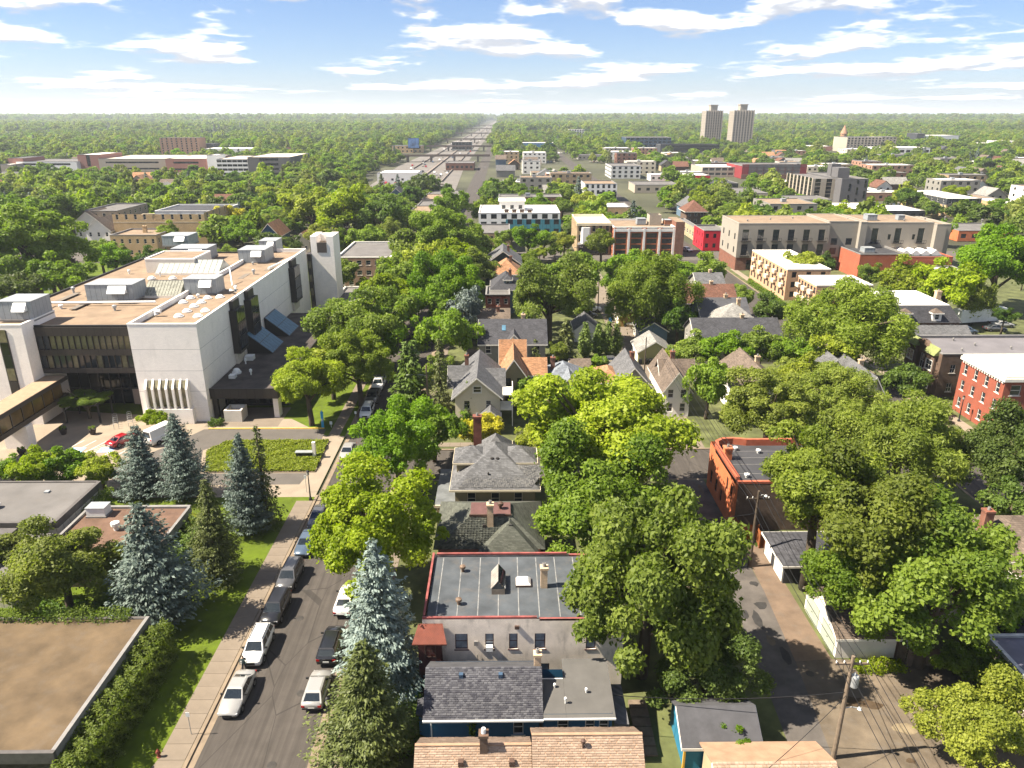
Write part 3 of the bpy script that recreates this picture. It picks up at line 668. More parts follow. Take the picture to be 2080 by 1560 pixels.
def skyway():
    BZP = MATS['bronze_plain']
    b = Bd('skyway', 'enclosed bronze glass skyway bridging to the white college building', 'skyway', -69.5, 86)
    x0, x1, y0, y1 = -71.0, -68.0, 62, 108.4
    b.box('floor', x0, x1, y0, y1, 3.4, 4.1, mat('bronze_edge', (0.09, 0.07, 0.05), 0.6)); b.box('roof', x0 - .15, x1 + .15, y0, y1, 6.6, 6.95, mat('skyway_roof', (0.36, 0.26, 0.17), 0.9, 0.15))
    b.box('fascia', x1 + .16, x1 + .22, y0, y1, 6.3, 6.9, BZP)
    pe = MB().box(0, .03, 0, 2.3, 0, 2.1).mesh('pane', mat('amber_glass', (0.13, 0.085, 0.03), 0.1, 0.5, 0.6, spec=0.6)); me = MB().box(-.06, .1, -.09, .09, 0, 2.4).mesh('post', BZP)
    n = int((y1 - y0) / 2.5)
    for i in range(n):
        for x in (x0 + .1, x1 - .1):
            put('pane', pe, b.r, Vector((x, y0 + i * 2.5 + .1, 4.25)) - b.o); put('post', me, b.r, Vector((x, y0 + i * 2.5, 4.1)) - b.o)
    for y in (96.5, 74): b.box('pier', -71.2, -67.7, y, y + 1.5, 0, 3.4, BRK_WHT)
skyway()

# low pavilions south of the forecourt
def pavilions():
    RED = mat('rusty_gravel', (0.16, 0.095, 0.065), 0.97, 0.3, 0.5, 0.4, 40); FAS = mat('slate_fascia', (0.11, 0.10, 0.095), 0.7, 0.2); PANEL = mat('pale_panel', (0.58, 0.53, 0.46), 0.8, 0.1, pat='stripe', ps=1.2)
    b = Bd('low_pavilion', 'low pavilion with broad brown gravel roof beside the long ivy hedge', 'building', -45, 39)
    b.walls(-70, -31.6, 40.2, 52.8, 0, 3.3, mat('dark_stone', (0.10, 0.08, 0.06), 0.9, 0.3), {'S': [(30.5, .3, 3.4, 2.6)]}, pm=GLD, ft=TD, bars=3)
    b.box('roof', -70, -31.2, 39.2, 53.2, 3.5, 3.95, GRAVEL_B); b.box('fascia', -70, -30.9, 38.9, 39.2, 3.1, 4.05, FAS); b.box('fascia', -31.2, -30.9, 39.2, 53.5, 3.1, 4.05, TG); b.box('fascia', -70, -31.2, 53.2, 53.5, 3.1, 4.05, FAS)
    b.box('wing_wall', -50, -37.2, 37.8, 38.8, 0, 3.4, PANEL)
    b = Bd('low_pavilion', 'small low building with rust brown gravel roof behind the big blue spruce', 'building', -41, 64)
    b.walls(-46, -35.6, 63.5, 73, 0, 3.2, mat('dark_stone'), None)
    b.box('roof', -46.2, -35.4, 63.3, 72.9, 3.25, 3.6, RED)
    for q in ((-46.4, -35.2, 72.9, 73.3), (-35.4, -35.1, 66.5, 72.9), (-46.5, -46.2, 63.3, 73.3)): b.box('fascia', *q, 3.0, 3.85, TG)
    b.hvac(-45.6, -43.6, 71.0, 72.4, 3.5, 1.2, MEW, False); b.vent(-41.2, 68.5, 3.6, .9, .3, MEW)
    b = Bd('low_pavilion', 'low building with pale grey membrane roof and white side wall', 'building', -60, 69)
    b.walls(-80, -47.4, 68.6, 77.4, 0, 4.3, PANEL, None)
    b.box('roof', -80, -47.6, 68.4, 77.3, 4.32, 4.6, RF_GREY); b.box('fascia', -47.6, -47.2, 68.4, 77.5, 3.9, 4.72, FAS); b.box('fascia', -80, -47.6, 68.1, 68.4, 3.9, 4.72, FAS); b.box('fascia', -80, -47.6, 77.3, 77.6, 3.9, 4.72, FAS)
    b.vent(-55.5, 71.5, 4.6, .5, .3, MEW); b.boxvent(-52, 75, 4.6, .5, MET)
    b = Bd('low_pavilion', 'lower grey flat roof with dark clerestory box at the picture edge', 'building', -58, 60)
    b.walls(-80, -47.8, 60.2, 68.0, 0, 3.2, PANEL, None); b.box('roof', -80, -47.6, 60, 68.05, 3.2, 3.5, RF_GREY)
    b.box('clerestory', -70, -50.5, 63.2, 66.4, 3.5, 4.7, GLD); b.box('clerestory_roof', -70.3, -50.2, 62.9, 66.7, 4.7, 4.95, FAS)
pavilions()

# ---------------------------------------------------------------- near blocks: houses, garages, shops
MAROON = mat('maroon_siding', (0.075, 0.022, 0.02), 0.8, 0.15, pat='course'); REDCAP = mat('red_coping', (0.27, 0.075, 0.068), 0.85, 0.45, 1.2, dirt=0.35)
WASH = mat('whitewashed_brick', (0.74, 0.65, 0.55), 0.92, 0.2, 0.5, 0.35, 40, pat='brick', c2=(0.6, 0.52, 0.44), dirt=0.5)
CHB = mat('cream_chimney_brick', (0.52, 0.38, 0.25), 0.9, 0.25, 1.2, pat='brick')
SH_PINK = mat('shingle_salmon', (0.40, 0.255, 0.165), 0.93, 0.16, 1.2, 0.4, 40); SH_NAVY = mat('shingle_charcoal', (0.082, 0.082, 0.09), 0.93, 0.2, 1.0, 0.4, 40)

def shingles(b, roof, P00, P10, P01, m, rows, cols, seed=1):
    """overlapping tabs laid in staggered courses on a sloping rectangle (eave left, eave right, ridge left)"""
    rr = np.random.RandomState(seed); P00, P10, P01 = (np.array(p) for p in (P00, P10, P01))
    U = (P10 - P00) / cols; Vv = (P01 - P00) / rows; n = np.cross(U, Vv); n = n / np.linalg.norm(n)
    V = []; F = []; T = []
    for j in range(rows):
        for i in range(-1, cols):
            a = max(0, i + (j % 2) * .5 + rr.uniform(-.12, .12)); c = min(cols, a + rr.uniform(.86, .98))
            if c - a < .2: continue
            h0 = rr.uniform(.018, .04); k = len(V)
            V += [P00 + U * a + Vv * j + n * h0, P00 + U * c + Vv * j + n * h0, P00 + U * c + Vv * (j + 1.05) + n * .004, P00 + U * a + Vv * (j + 1.05) + n * .004, P00 + U * a + Vv * j, P00 + U * c + Vv * j]
            F += [(k, k + 1, k + 2, k + 3), (k + 4, k + 5, k + 1, k)]; t = rr.rand(); T += [t, t]
    me = np_mesh('shingle', np.array(V) - np.array(b.o), np.array(F), m, T)
    return tag(put('shingle', me, b.r if roof is None else roof), kind='stuff')
def tint_mat(name, c, c2):
    m = bpy.data.materials.new(name); m.use_nodes = True; nt = m.node_tree; t = NT(nt); p = nt.nodes['Principled BSDF']
    at = t.n('ShaderNodeAttribute', attribute_name='tint').outputs['Fac']
    tc = t.n('ShaderNodeTexCoord').outputs['Object']; nz = t.n('ShaderNodeTexNoise', {'Vector': tc, 'Scale': 0.8, 'Detail': 5.0}).outputs[0]
    f = t.m('ADD', 0.72, t.m('MULTIPLY', nz, 0.56)); g = t.n('ShaderNodeCombineColor', {0: f, 1: f, 2: f}).outputs[0]
    nt.links.new(t.mix(1.0, t.mix(at, c, c2), g, 'MULTIPLY'), p.inputs['Base Color']); p.inputs['Roughness'].default_value = 0.93; p.inputs['Specular IOR Level'].default_value = 0.2
    MATS[name] = m; return m
TAB_PINK = tint_mat('salmon_tabs', (0.27, 0.19, 0.138), (0.37, 0.27, 0.20)); TAB_NAVY = tint_mat('charcoal_tabs', (0.045, 0.045, 0.055), (0.115, 0.115, 0.125)); TAB_GREY = tint_mat('grey_tabs', (0.085, 0.085, 0.09), (0.19, 0.185, 0.18)); TAB_GRN = tint_mat('green_tabs', (0.06, 0.064, 0.054), (0.125, 0.13, 0.108))

def near_houses():
    # salmon shingled house at the bottom edge
    b = Bd('salmon_roof_house', 'house with salmon shingle roof and brick chimney at the bottom edge', 'house', 1.0, 33)
    y, zl, zr = 36.8, 6.7, 7.5
    b.walls(-5.5, 8.4, 32.6, 39.0, 0, 3.6, SID_TAN, {'N': grid(13.9, 4, .9, [1.0], 1.4)})
    for x0, x1, z in ((-5.9, 1.62, zl), (1.64, 8.75, zr)):
        k = .78; h = 5.2
        lo = (x0, y - h, z - h * k); r = b.build(MB().slab([lo, (x1, y - h, z - h * k), (x1, y, z), (x0, y, z)], .12).slab([(x0, y, z), (x1, y, z), (x1, y + 2.5, z - 2.5 * k), (x0, y + 2.5, z - 2.5 * k)], .12), 'roof', SH_PINK)
        shingles(b, None, lo, (x1, y - h, z - h * k), (x0, y, z), TAB_PINK, 46, int((x1 - x0) / .28), 3)
        shingles(b, None, (x1, y + 2.5, z - 2.5 * k), (x0, y + 2.5, z - 2.5 * k), (x1, y, z), TAB_PINK, 22, int((x1 - x0) / .28), 5)
        g = MB().box(x0, x1, y - .1, y + .1, z - .02, z + .05); b.build(g, 'ridge_cap', SH_PINK)
        b.build(MB().poly([(x0 + .3, y - h + .6, z - h * k), (x0 + .3, y + 2.2, z - 2.5 * k), (x0 + .3, y, z - .1)]).poly([(x1 - .3, y - h + .6, z - h * k), (x1 - .3, y, z - .1), (x1 - .3, y + 2.2, z - 2.5 * k)]), 'gable', SID_TAN)
    b.chimney(-1.45, 36.6, 5.6, 8.0, .5, .5, BRK_BRN, MEW)
    for x in (-2.9, .35): b.boxvent(x, 35.9, 6.15, .34, TB)
    b.vent(4.9, 36.2, 7.1, .5, .1, TB)
    # deep blue cottage
    b = Bd('blue_house', 'deep blue clapboard house with charcoal shingle roof and grey flat addition', 'house', -1.5, 41.6)
    b.walls(-5.5, 2.4, 41.6, 46.8, 0, 4.75, SID_BLUE, {'S': [(6.0, 2.6, .75, 1.3)], 'W': [(1.4, 2.6, .9, 1.3)]}, sill=.1)
    x0, x1 = -5.95, 2.65; R_ = [(41.15, 4.45), (44.15, 6.5), (47.2, 4.45)]
    r = b.build(MB().slab([(x0, R_[0][0], R_[0][1]), (x1, R_[0][0], R_[0][1]), (x1, R_[1][0], R_[1][1]), (x0, R_[1][0], R_[1][1])], .12).slab([(x0, R_[1][0], R_[1][1]), (x1, R_[1][0], R_[1][1]), (x1, R_[2][0], R_[2][1]), (x0, R_[2][0], R_[2][1])], .12), 'roof', SH_NAVY)
    shingles(b, None, (x0, *R_[0]), (x1, *R_[0]), (x0, *R_[1]), TAB_NAVY, 24, 30, 2)
    b.build(MB().poly([(-5.5, 41.6, 4.6), (-5.5, 46.8, 4.6), (-5.5, 44.15, 6.3)][::-1]).poly([(2.4, 41.6, 4.6), (2.4, 46.8, 4.6), (2.4, 44.15, 6.3)]), 'gable', SID_BLUE)
    b.box('gutter', x0, x1, 41.0, 41.13, 4.34, 4.47, MEW); b.box('gutter', x1 + .02, 7.8, 40.96, 41.08, 4.5, 4.62, MEW); b.build(MB().tube([(-5.6, 41.2, 4.3), (-5.4, 41.5, 4.0), (-5.4, 41.5, .1)], .05, 6), 'downpipe', MEW)
    for x in (-3.3, -.4): b.boxvent(x, 43.6, 6.2, .3, mat('blue_vent', (0.05, 0.09, 0.15), 0.6))
    b.chimney(2.35, 44.6, 5.4, 7.5, .5, .5, CHB)
    b.walls(2.68, 7.6, 41.4, 45.9, 0, 4.7, SID_BLUE, {'S': [(1.0, 3.0, .8, 1.2), (3.0, 3.0, .7, 1.2), (4.0, 3.0, .7, 1.2)]}, name='addition_wall', sill=.08)
    GRR = mat('rolled_roofing', (0.115, 0.11, 0.103), 0.93, 0.12, 0.8, 0.3, 80)
    b.shed(2.66, 4.28, 41.1, 44.4, 4.62, 5.1, GRR, name='addition_roof'); b.shed(4.29, 7.8, 41.1, 46.3, 4.62, 5.4, GRR, name='addition_roof')
    b.box('eave_board', 2.7, 4.25, 44.42, 44.5, 4.9, 5.12, TW); b.box('lean_to_roof', 7.85, 8.9, 41.6, 45.6, 3.3, 3.5, SH_GREY)
    for x, yy in ((3.6, 43.7), (4.3, 42.3), (5.9, 43.2)): b.vent(x, yy, 4.9, .4, .07, MEW)
    b.build(MB().prism([(-5.5, 42.6), (-6.5, 43.1), (-6.5, 44.3), (-5.5, 44.8)][::-1], 1.2, 3.1), 'bay', SID_BLUE); b.build(MB().prism([(-5.45, 42.4), (-6.7, 43.0), (-6.7, 44.4), (-5.45, 45.0)][::-1], 3.1, 3.3), 'bay_roof', SH_DARK)
    # two-storey flat roofed brick building, whitewashed side
    b = Bd('whitewashed_building', 'two-storey whitewashed brick building with grey flat roof and red coping', 'building', 1.0, 48.3)
    wins = {'S': [(2.55, 4.65, 1.0, 1.5), (4.95, 4.65, .68, 1.5), (6.85, 4.65, .68, 1.5), (8.9, 4.65, .85, 1.5), (13.0, 4.6, .78, 1.5), (2.5, 1.7, 1.1, 1.5), (4.8, 1.7, .9, 1.5), (6.8, 1.7, .9, 1.5), (9.2, 1.7, .9, 1.5)], 'W': grid(9.2, 4, .9, [1.5, 4.6], 1.5)}
    b.walls(-6.6, 9.4, 48.3, 57.5, 0, 7.55, WASH, wins, ft=mat('plum_frame', (0.10, 0.05, 0.05), 0.6), pm=mat('pale_blind_glass', (0.25, 0.29, 0.33), 0.12, 0.35, 1.5, spec=0.5), sill=.06)
    b.box('roof', -6.3, 9.1, 48.6, 57.2, 7.2, 7.42, RF_TAR)
    for q in ((-6.68, 2.55, 48.2, 48.6), (-6.68, -6.3, 48.6, 57.6), (-6.3, 5.6, 57.2, 57.6)): b.box('coping', q[0] + .1, q[1] - .1, q[2] + .1, q[3] - .1, 7.56, 7.72, REDCAP)
    for q in ((2.56, 9.45, 48.2, 48.6), (5.62, 9.45, 57.2, 57.6), (9.1, 9.45, 48.6, 57.2)): b.box('coping', q[0] + .1, q[1] - .1, q[2] + .1, q[3] - .1, 7.36, 7.54, REDCAP)
    for i in range(9): b.box('roof_seam', -5.6 + i * 1.65, -5.52 + i * 1.65, 48.7, 57.1, 7.421, 7.436, mat('seam_grey', (0.24, 0.24, 0.235), 0.8, 0.4, 2.0))
    p = (-0.63,51.64,7.45); sk = b.box('ridge_skylight', p[0] - .55, p[0] + .55, p[1], p[1] + 2.6, 7.42, 7.95, mat('weathered_tin', (0.23, 0.19, 0.15), 0.7, 0.3)); x, y = p[0], p[1]
    rb = mat('tin_rib', (0.32, 0.29, 0.26), 0.6, 0.3)
    for i in range(7):
        a, c = y + .06 + i * .365, y + .06 + i * .365 + .3
        for s_ in (-1, 1): b.build(MB().slab([(x, a, 8.72), (x + s_ * .62, a, 7.95), (x + s_ * .62, c, 7.95), (x, c, 8.72)][::s_], .05), 'pane', GL if s_ > 0 else rb, sk)
    b.build(MB().poly([(x - .55, y, 7.95), (x + .55, y, 7.95), (x, y, 8.68)]), 'skylight_end', GL, sk)
    p = (1.49,52.78,7.45); s2 = b.box('skylight_curb', p[0] - .65, p[0] + .65, p[1] - .2, p[1] + 1.0, 7.42, 7.62, TB); b.build(MB().hexa([(p[0] - .62, p[1] - .17, 7.62), (p[0] + .62, p[1] - .17, 7.62), (p[0] + .62, p[1] + .97, 7.62), (p[0] - .62, p[1] + .97, 7.62)], [(p[0] - .4, p[1], 7.85), (p[0] + .4, p[1], 7.85), (p[0] + .4, p[1] + .8, 7.85), (p[0] - .4, p[1] + .8, 7.85)]), 'skylight_dome', MEW, s2)
    p = (3.22,52.42,7.45); b.chimney(p[0], p[1] + .3, 7.4, 9.5, .55, .55, CHB)
    for p in ((-3.75,54.98,7.45), (-3.83,50.36,7.45)): b.vent(p[0], p[1], 7.42, .55, .17, mat('rusty_tin', (0.19, 0.13, 0.09), 0.6, 0.4))
    b.box('corner_bay', -6.95, -5.1, 47.7, 49.0, 0, 6.5, MAROON); b.window('S', Vector((-6.95, 47.65, 0)), .5, 4.4, .9, 1.2, TB, GL)
    b.build(MB().slab([(-7.3, 46.9, 6.3), (-4.6, 46.9, 6.3), (-5.0, 48.25, 7.2), (-6.9, 48.25, 7.2)], .1), 'awning', mat('red_tile', (0.17, 0.048, 0.03), 0.8, 0.2, pat='stripe', ps=0.16))
    b.box('wall_vent', .7, 1.05, 48.15, 48.29, 6.65, 6.95, TB); b.box('meter_box', -2.55, -2.25, 48.15, 48.29, 5.1, 5.5, TG); b.box('air_conditioner', -1.6, -1.05, 47.95, 48.3, 4.68, 5.1, MEW)
    b.build(MB().tube([(-2.3, 48.22, .2), (-2.3, 48.22, 4.2)], .04, 6), 'conduit', TG)
    # dark hipped house between the brick building and the foursquare
    b = Bd('green_hip_house', 'brick house with dark green-grey hip roof and flat maroon deck', 'house', -2, 62.5)
    b.walls(-6.6, 3.4, 62.2, 71.4, 0, 5.0, BRK_RED, {'S': [(1.2, 3.0, .9, 1.5), (4.0, 3.0, .9, 1.5)], 'W': grid(9, 3, .9, [.8, 3.0], 1.4)})
    lo = [(-7.1, 62.3, 4.9), (3.9, 62.3, 4.9), (3.9, 71.9, 4.9), (-7.1, 71.9, 4.9)]; hi = [(-3.4, 64.4, 7.6), (.4, 64.4, 7.6), (.4, 66.6, 7.6), (-3.4, 66.6, 7.6)]
    b.build(MB().hexa(lo, hi), 'roof', SH_GRN); shingles(b, None, (-6.6, 62.28, 4.93), (-2.5, 62.28, 4.93), (-3.4, 64.35, 7.58), TAB_GRN, 20, 14, 7)
    b.box('roof_deck', -3.5, .5, 64.3, 66.7, 7.55, 7.68, mat('maroon_deck', (0.13, 0.065, 0.06), 0.85, 0.2)); b.box('deck_trim', -3.6, .6, 64.18, 64.29, 7.5, 7.72, TB)
    b.build(MB().add([(-2.7, 61.2, 4.9), (3.2, 61.2, 4.9), (.4, 63.3, 7.35), (.4, 66.4, 7.35), (-2.7, 66, 4.9), (3.2, 66, 4.9)], [(0, 1, 2), (1, 5, 3, 2), (0, 2, 3, 4)]), 'wing_roof', SH_GRN)
    b.walls(-2.3, 2.8, 61.5, 64, 0, 4.9, BRK_RED, {'S': [(1.2, 3.0, .9, 1.4), (3.2, 3.0, .9, 1.4)]}, faces='SEW', name='wing_wall')
    b.chimney(-1.5, 63.9, 6.4, 9.2, .6, .6, CHB); b.vent(-.5, 65.4, 7.65, .7, .2, TB); b.boxvent(.5, 63.2, 7.0, .3); b.boxvent(-2.1, 63.7, 6.7, .3)
    # tan stucco foursquare
    b = Bd('foursquare_house', 'tan stucco foursquare house with grey hip roof and tall brick chimney', 'house', -1.2, 72.8)
    b.walls(-5.6, 3.3, 72.8, 82.6, 0, 6.05, STUCCO_TAN, {'S': [(1.35, 4.0, .95, 1.45), (4.0, 4.0, .95, 1.45), (6.55, 4.0, .95, 1.45)], 'W': grid(9.6, 3, .9, [1.0, 4.0], 1.4), 'E': grid(9.6, 3, .9, [1.0, 4.0], 1.4)}, ft=TC, sill=.12)
    b.hip(-5.6, 3.3, 72.8, 82.6, 6.1, 9.3, SH_GREY, .55, TC, .9); shingles(b, None, (-5.2, 72.5, 6.25), (2.9, 72.5, 6.25), (-3.2, 75.0, 7.75), TAB_GREY, 22, 34, 8)
    b.hip(-2.8, .5, 82.0, 86, 5.6, 7.6, SH_GREY, .4, TC, name='rear_roof')
    for sx in (-1, 1):
        cx = -1.15 + sx * 3.3; b.walls(cx - 1.1, cx + 1.1, 75.9, 79.3, 6.2, 7.75, STUCCO_TAN, {'E' if sx > 0 else 'W': [(1.2, 6.5, 1.0, .9)]}, name='dormer_wall', ft=TC)
        b.hip(cx - 1.1 - (1.4 if sx > 0 else 0), cx + 1.1 + (1.4 if sx < 0 else 0), 75.9, 79.3, 7.8, 9.0, SH_GREY, .4, TC, name='dormer_roof')
    b.chimney(-3.3, 80.6, 5, 11.6, .95, .75, mat('old_brick', (0.19, 0.07, 0.05), 0.9, 0.25, pat='brick'))
    for x in (-1.5, -.9): b.vent(x, 75.7, 8.1, .25, .14, TD)
    b.vent(-1.9, 73.9, 6.9, .5, .07, TD)
    b.box('porch_roof', -8.0, -5.7, 73.6, 82.6, 3.3, 3.5, mat('porch_tar', (0.15, 0.16, 0.165), 0.9, 0.25, 0.8)); b.box('porch_wall', -7.8, -5.7, 73.8, 82.4, 0, 3.3, STUCCO_TAN); b.box('porch_fascia', -8.1, -5.7, 73.45, 73.58, 3.2, 3.52, TC)
near_houses()

def garage(name, label, x0, x1, y0, y1, e, r, ax, wm, rm, doors='W', dm=None, hipped=False, wins=None, group=None):
    b = Bd(name, label, 'garage', (x0 + x1) / 2, (y0 + y1) / 2, group=group)
    b.walls(x0, x1, y0, y1, 0, e, wm, wins or {})
    if hipped: b.hip(x0, x1, y0, y1, e, r, rm, .35)
    else: b.gable(x0, x1, y0, y1, e, r, ax, rm, wm, .3)
    W = (y1 - y0) if doors in 'EW' else (x1 - x0); n = 1 if W < 5.5 else 2; w = min(2.7, W / n - .6)
    U, N = DIR[doors]; org = {'S': (x0, y0), 'E': (x1, y0), 'N': (x1, y1), 'W': (x0, y1)}[doors]
    dm = dm or TW
    for i in range(n):
        u = (W / n) * (i + .5) - w / 2
        d = MB().box(0, w, -.04, .02, 0, 2.05)
        for k in range(4): d.box(.05, w - .05, -.06, -.041, .05 + k * .5, .5 + k * .5)
        o = put('garage_door', d.mesh('garage_door', dm), b.r, Vector((*org, 0)) + U * u - b.o, ANG[doors])
        put('handle', MB().box(w / 2 - .08, w / 2 + .08, -.1, -.061, .9, .95).mesh('handle', TD), o)
    return b
def alley_buildings():
    ORANGE = mat('orange_brick', (0.52, 0.135, 0.045), 0.9, 0.14, 0.7, 0.3, 40, pat='brick', c2=(0.34, 0.13, 0.07))
    b = Bd('orange_brick_shop', 'orange brick corner shop with rounded parapet and black flat roof', 'building', 30, 73.7)
    b.walls(25.9, 37.5, 73.7, 84.6, 0, 6.2, ORANGE, {'W': [(1.2, 1.2, .8, 1.7), (3.4, 1.2, .8, 1.7), (5.6, 1.0, .7, 1.6), (7.6, 3.6, .6, 1.6), (9.2, 3.4, .7, 1.7)], 'S': [(2, 3.4, .9, 1.5), (5, 3.4, .9, 1.5)]}, ft=TD)
    b.box('shaded_wall_face', 26.15, 37.4, 73.62, 73.69, 0.05, 6.0, BRK_BRN)  # brown sheet over the orange wall: this side's shade put into its colour
    b.box('roof', 26.2, 37.2, 74, 84.3, 5.75, 5.9, RF_DARK)
    cp = mat('orange_coping', (0.46, 0.13, 0.07), 0.8, 0.2)
    pts = [(26.1, 73.85), (26.1, 82.4), (26.35, 83.6), (27.2, 84.35), (28.6, 84.5), (30.2, 84.1), (37.3, 84.1)]
    for i in range(len(pts) - 1):
        (xa, ya), (xb, yb) = pts[i], pts[i+1]; d = Vector((xb - xa, yb - ya, 0)).normalized(); q = Vector((-d.y, d.x, 0)) * .2
        b.build(MB().hexa([(xa + q.x, ya + q.y, 5.8), (xa - q.x, ya - q.y, 5.8), (xb - q.x, yb - q.y, 5.8), (xb + q.x, yb + q.y, 5.8)], [(xa + q.x, ya + q.y, 6.75), (xa - q.x, ya - q.y, 6.75), (xb - q.x, yb - q.y, 6.75), (xb + q.x, yb + q.y, 6.75)]), 'parapet', cp)
    b.box('coping', 26, 37.5, 73.6, 73.95, 6.02, 6.28, cp)
    b.chimney(26.7, 80.2, 5.5, 7.6, .9, .9, ORANGE)
    for i, y in enumerate((76.2, 78.6, 80.4, 82.2)): b.box('roof_seam', 26.3, 37, y, y + .06, 5.901, 5.93, TG)
    for x, y in ((27.6, 75.4), (28.4, 82.6), (31.0, 81.8), (27.0, 81.8), (33, 77)): b.vent(x, y, 5.9, .45, .2, MEW)
    # cedar fence enclosures behind the shop
    ced = mat('cedar', (0.30, 0.10, 0.03), 0.85, 0.25, 2.0)
    def fence(name, label, pts, h, m, w=.14, cat='fence'):
        o = thing(name, label, cat, (*pts[0], 0)); post = MB().box(-.05, .05, -.05, .05, 0, h + .05).mesh('post', m); n = 0; bd = MB()
        for (xa, ya), (xb, yb) in zip(pts, pts[1:]):
            L = math.hypot(xb - xa, yb - ya); d = Vector(((xb - xa) / L, (yb - ya) / L, 0)); a = math.atan2(d.y, d.x); n = int(L / w)
            rot = Matrix.Rotation(a, 4, 'Z'); off = Vector((xa - pts[0][0], ya - pts[0][1], 0))
            bb = MB()
            for i in range(n): bb.box(i * w + .01, (i + 1) * w - .01, -.06, -.035, .05, h - rnd.uniform(0, .05))
            bb.box(0, L, -.03, 0, .3, .4).box(0, L, -.03, 0, h - .4, h - .3)
            k = len(bd.v); bd.v += [tuple(rot @ Vector(q) + off) for q in bb.v]; bd.f += [tuple(k + i for i in q) for q in bb.f]; bd.mi += bb.mi
            for i in range(int(L / 2) + 1): put('post', post, o, off + d * min(L, i * 2.0))
        p = bd.build('board', m, o); p['kind'] = 'stuff'
        return o
    fence('cedar_fence', 'tall reddish cedar board fence right behind the orange shop', [(28.2, 71.4), (26.1, 71.6), (26.1, 73.5)], 2.0, ced)
    fence('cedar_fence', 'reddish cedar fence corner beside the dark grey garage', [(30.5, 69.9), (27.9, 69.9), (27.9, 71.0)], 2.0, ced)
    fence('wooden_fence', 'weathered grey-brown board fence beside the white garage and dirt lot', [(34.0, 53.6), (34.6, 51.3), (41.0, 51.6)], 1.8, mat('weathered_board', (0.17, 0.13, 0.095), 0.9, 0.25, 2.0))
    garage('dark_garage', 'dark grey garage with two white doors facing the alley', 28.2, 34.2, 63.4, 69.2, 2.3, 3.1, 'x', mat('slate_siding', (0.055, 0.055, 0.058), 0.8, 0.1, pat='course'), SH_DARK, 'W', TW, True, {'S': [(3.6, 1.0, .8, .8)]})
    b = garage('white_garage', 'white stucco garage with brown gable roof beside the dirt lot', 28.9, 35.2, 52.4, 59.4, 2.3, 4.1, 'x', mat('white_stucco', (0.62, 0.58, 0.52), 0.9, 0.08), SH_BRN, 'W', mat('pale_green_door', (0.42, 0.46, 0.38), 0.7))
    b.door('S', (28.9, 52.4), 5.2, 0, .9, 2.0, TB)
    b = garage('blue_garage', 'small blue garage with dark shingle roof next to the alley', 12.9, 18.2, 40.9, 45.3, 2.3, 3.6, 'x', mat('bright_blue_siding', (0.03, 0.20, 0.33), 0.7, 0.1, pat='course'), SH_NAVY, 'E')
    b.box('corner_board', 12.82, 12.98, 40.82, 40.95, 0, 2.3, mat('yellow_trim', (0.62, 0.36, 0.05), 0.7))
    b = garage('salmon_garage', 'garage with salmon shingle roof at the bottom edge by the alley', 14.2, 22.0, 35.2, 40.6, 2.5, 3.7, 'x', SID_TAN, SH_PINK, 'E')
    shingles(b, None, (13.9, 34.9, 2.55), (22.3, 34.9, 2.55), (13.9, 37.9, 3.86), TAB_PINK, 16, 30, 11)
    # cottage, garage and flat building at the right edge
    b = Bd('brown_cottage', 'low cottage with tan-brown hip roof and brick chimney at right edge', 'house', 53, 63)
    b.walls(48.4, 58, 62.4, 70.5, 0, 3.4, SID_GREY, {'S': grid(9.6, 4, 1.1, [1.1], 1.3), 'W': grid(8, 2, 1.1, [1.1], 1.3)}); b.hip(48.4, 58, 62.4, 70.5, 3.4, 6.0, SH_BRN, .5); b.chimney(49.6, 66.2, 3.6, 6.9, .9, .8, BRK_RED)
    b.walls(50.0, 54.5, 60.6, 62.38, 0, 3.0, SID_GREY, {'S': grid(4.5, 2, 1.0, [1.1], 1.2)}, name='bay_wall'); b.gable(50, 54.5, 60.6, 64, 3.0, 4.6, 'y', SH_BRN, SID_GREY)
    garage('cream_garage', 'cream garage with dark roof half hidden at the right edge', 41.6, 48, 52.6, 57.6, 2.4, 3.9, 'x', SID_CREAM, SH_DARK, 'S')
    b = Bd('flat_shop', 'flat bluish-roofed stone building at the right edge by the dirt lot', 'building', 44, 43)
    b.walls(40.3, 52, 41, 50.6, 0, 3.9, mat('rubble_stone', (0.30, 0.26, 0.20), 0.95, 0.3, 1.5, 0.5, 8, pat='block', ps=(0.5, 0.25)), {'W': [(2, 1.2, .8, 1.2), (5, 1.2, .8, 1.2)]}); b.flat(40.3, 52, 41, 50.6, 3.75, mat('blue_membrane', (0.14, 0.14, 0.19), 0.6, 0.25, 0.4), .2, .3, MET)
    b.vent(42, 46, 3.75, .5, .15); b.boxvent(44, 48, 3.75, .6)
alley_buildings()

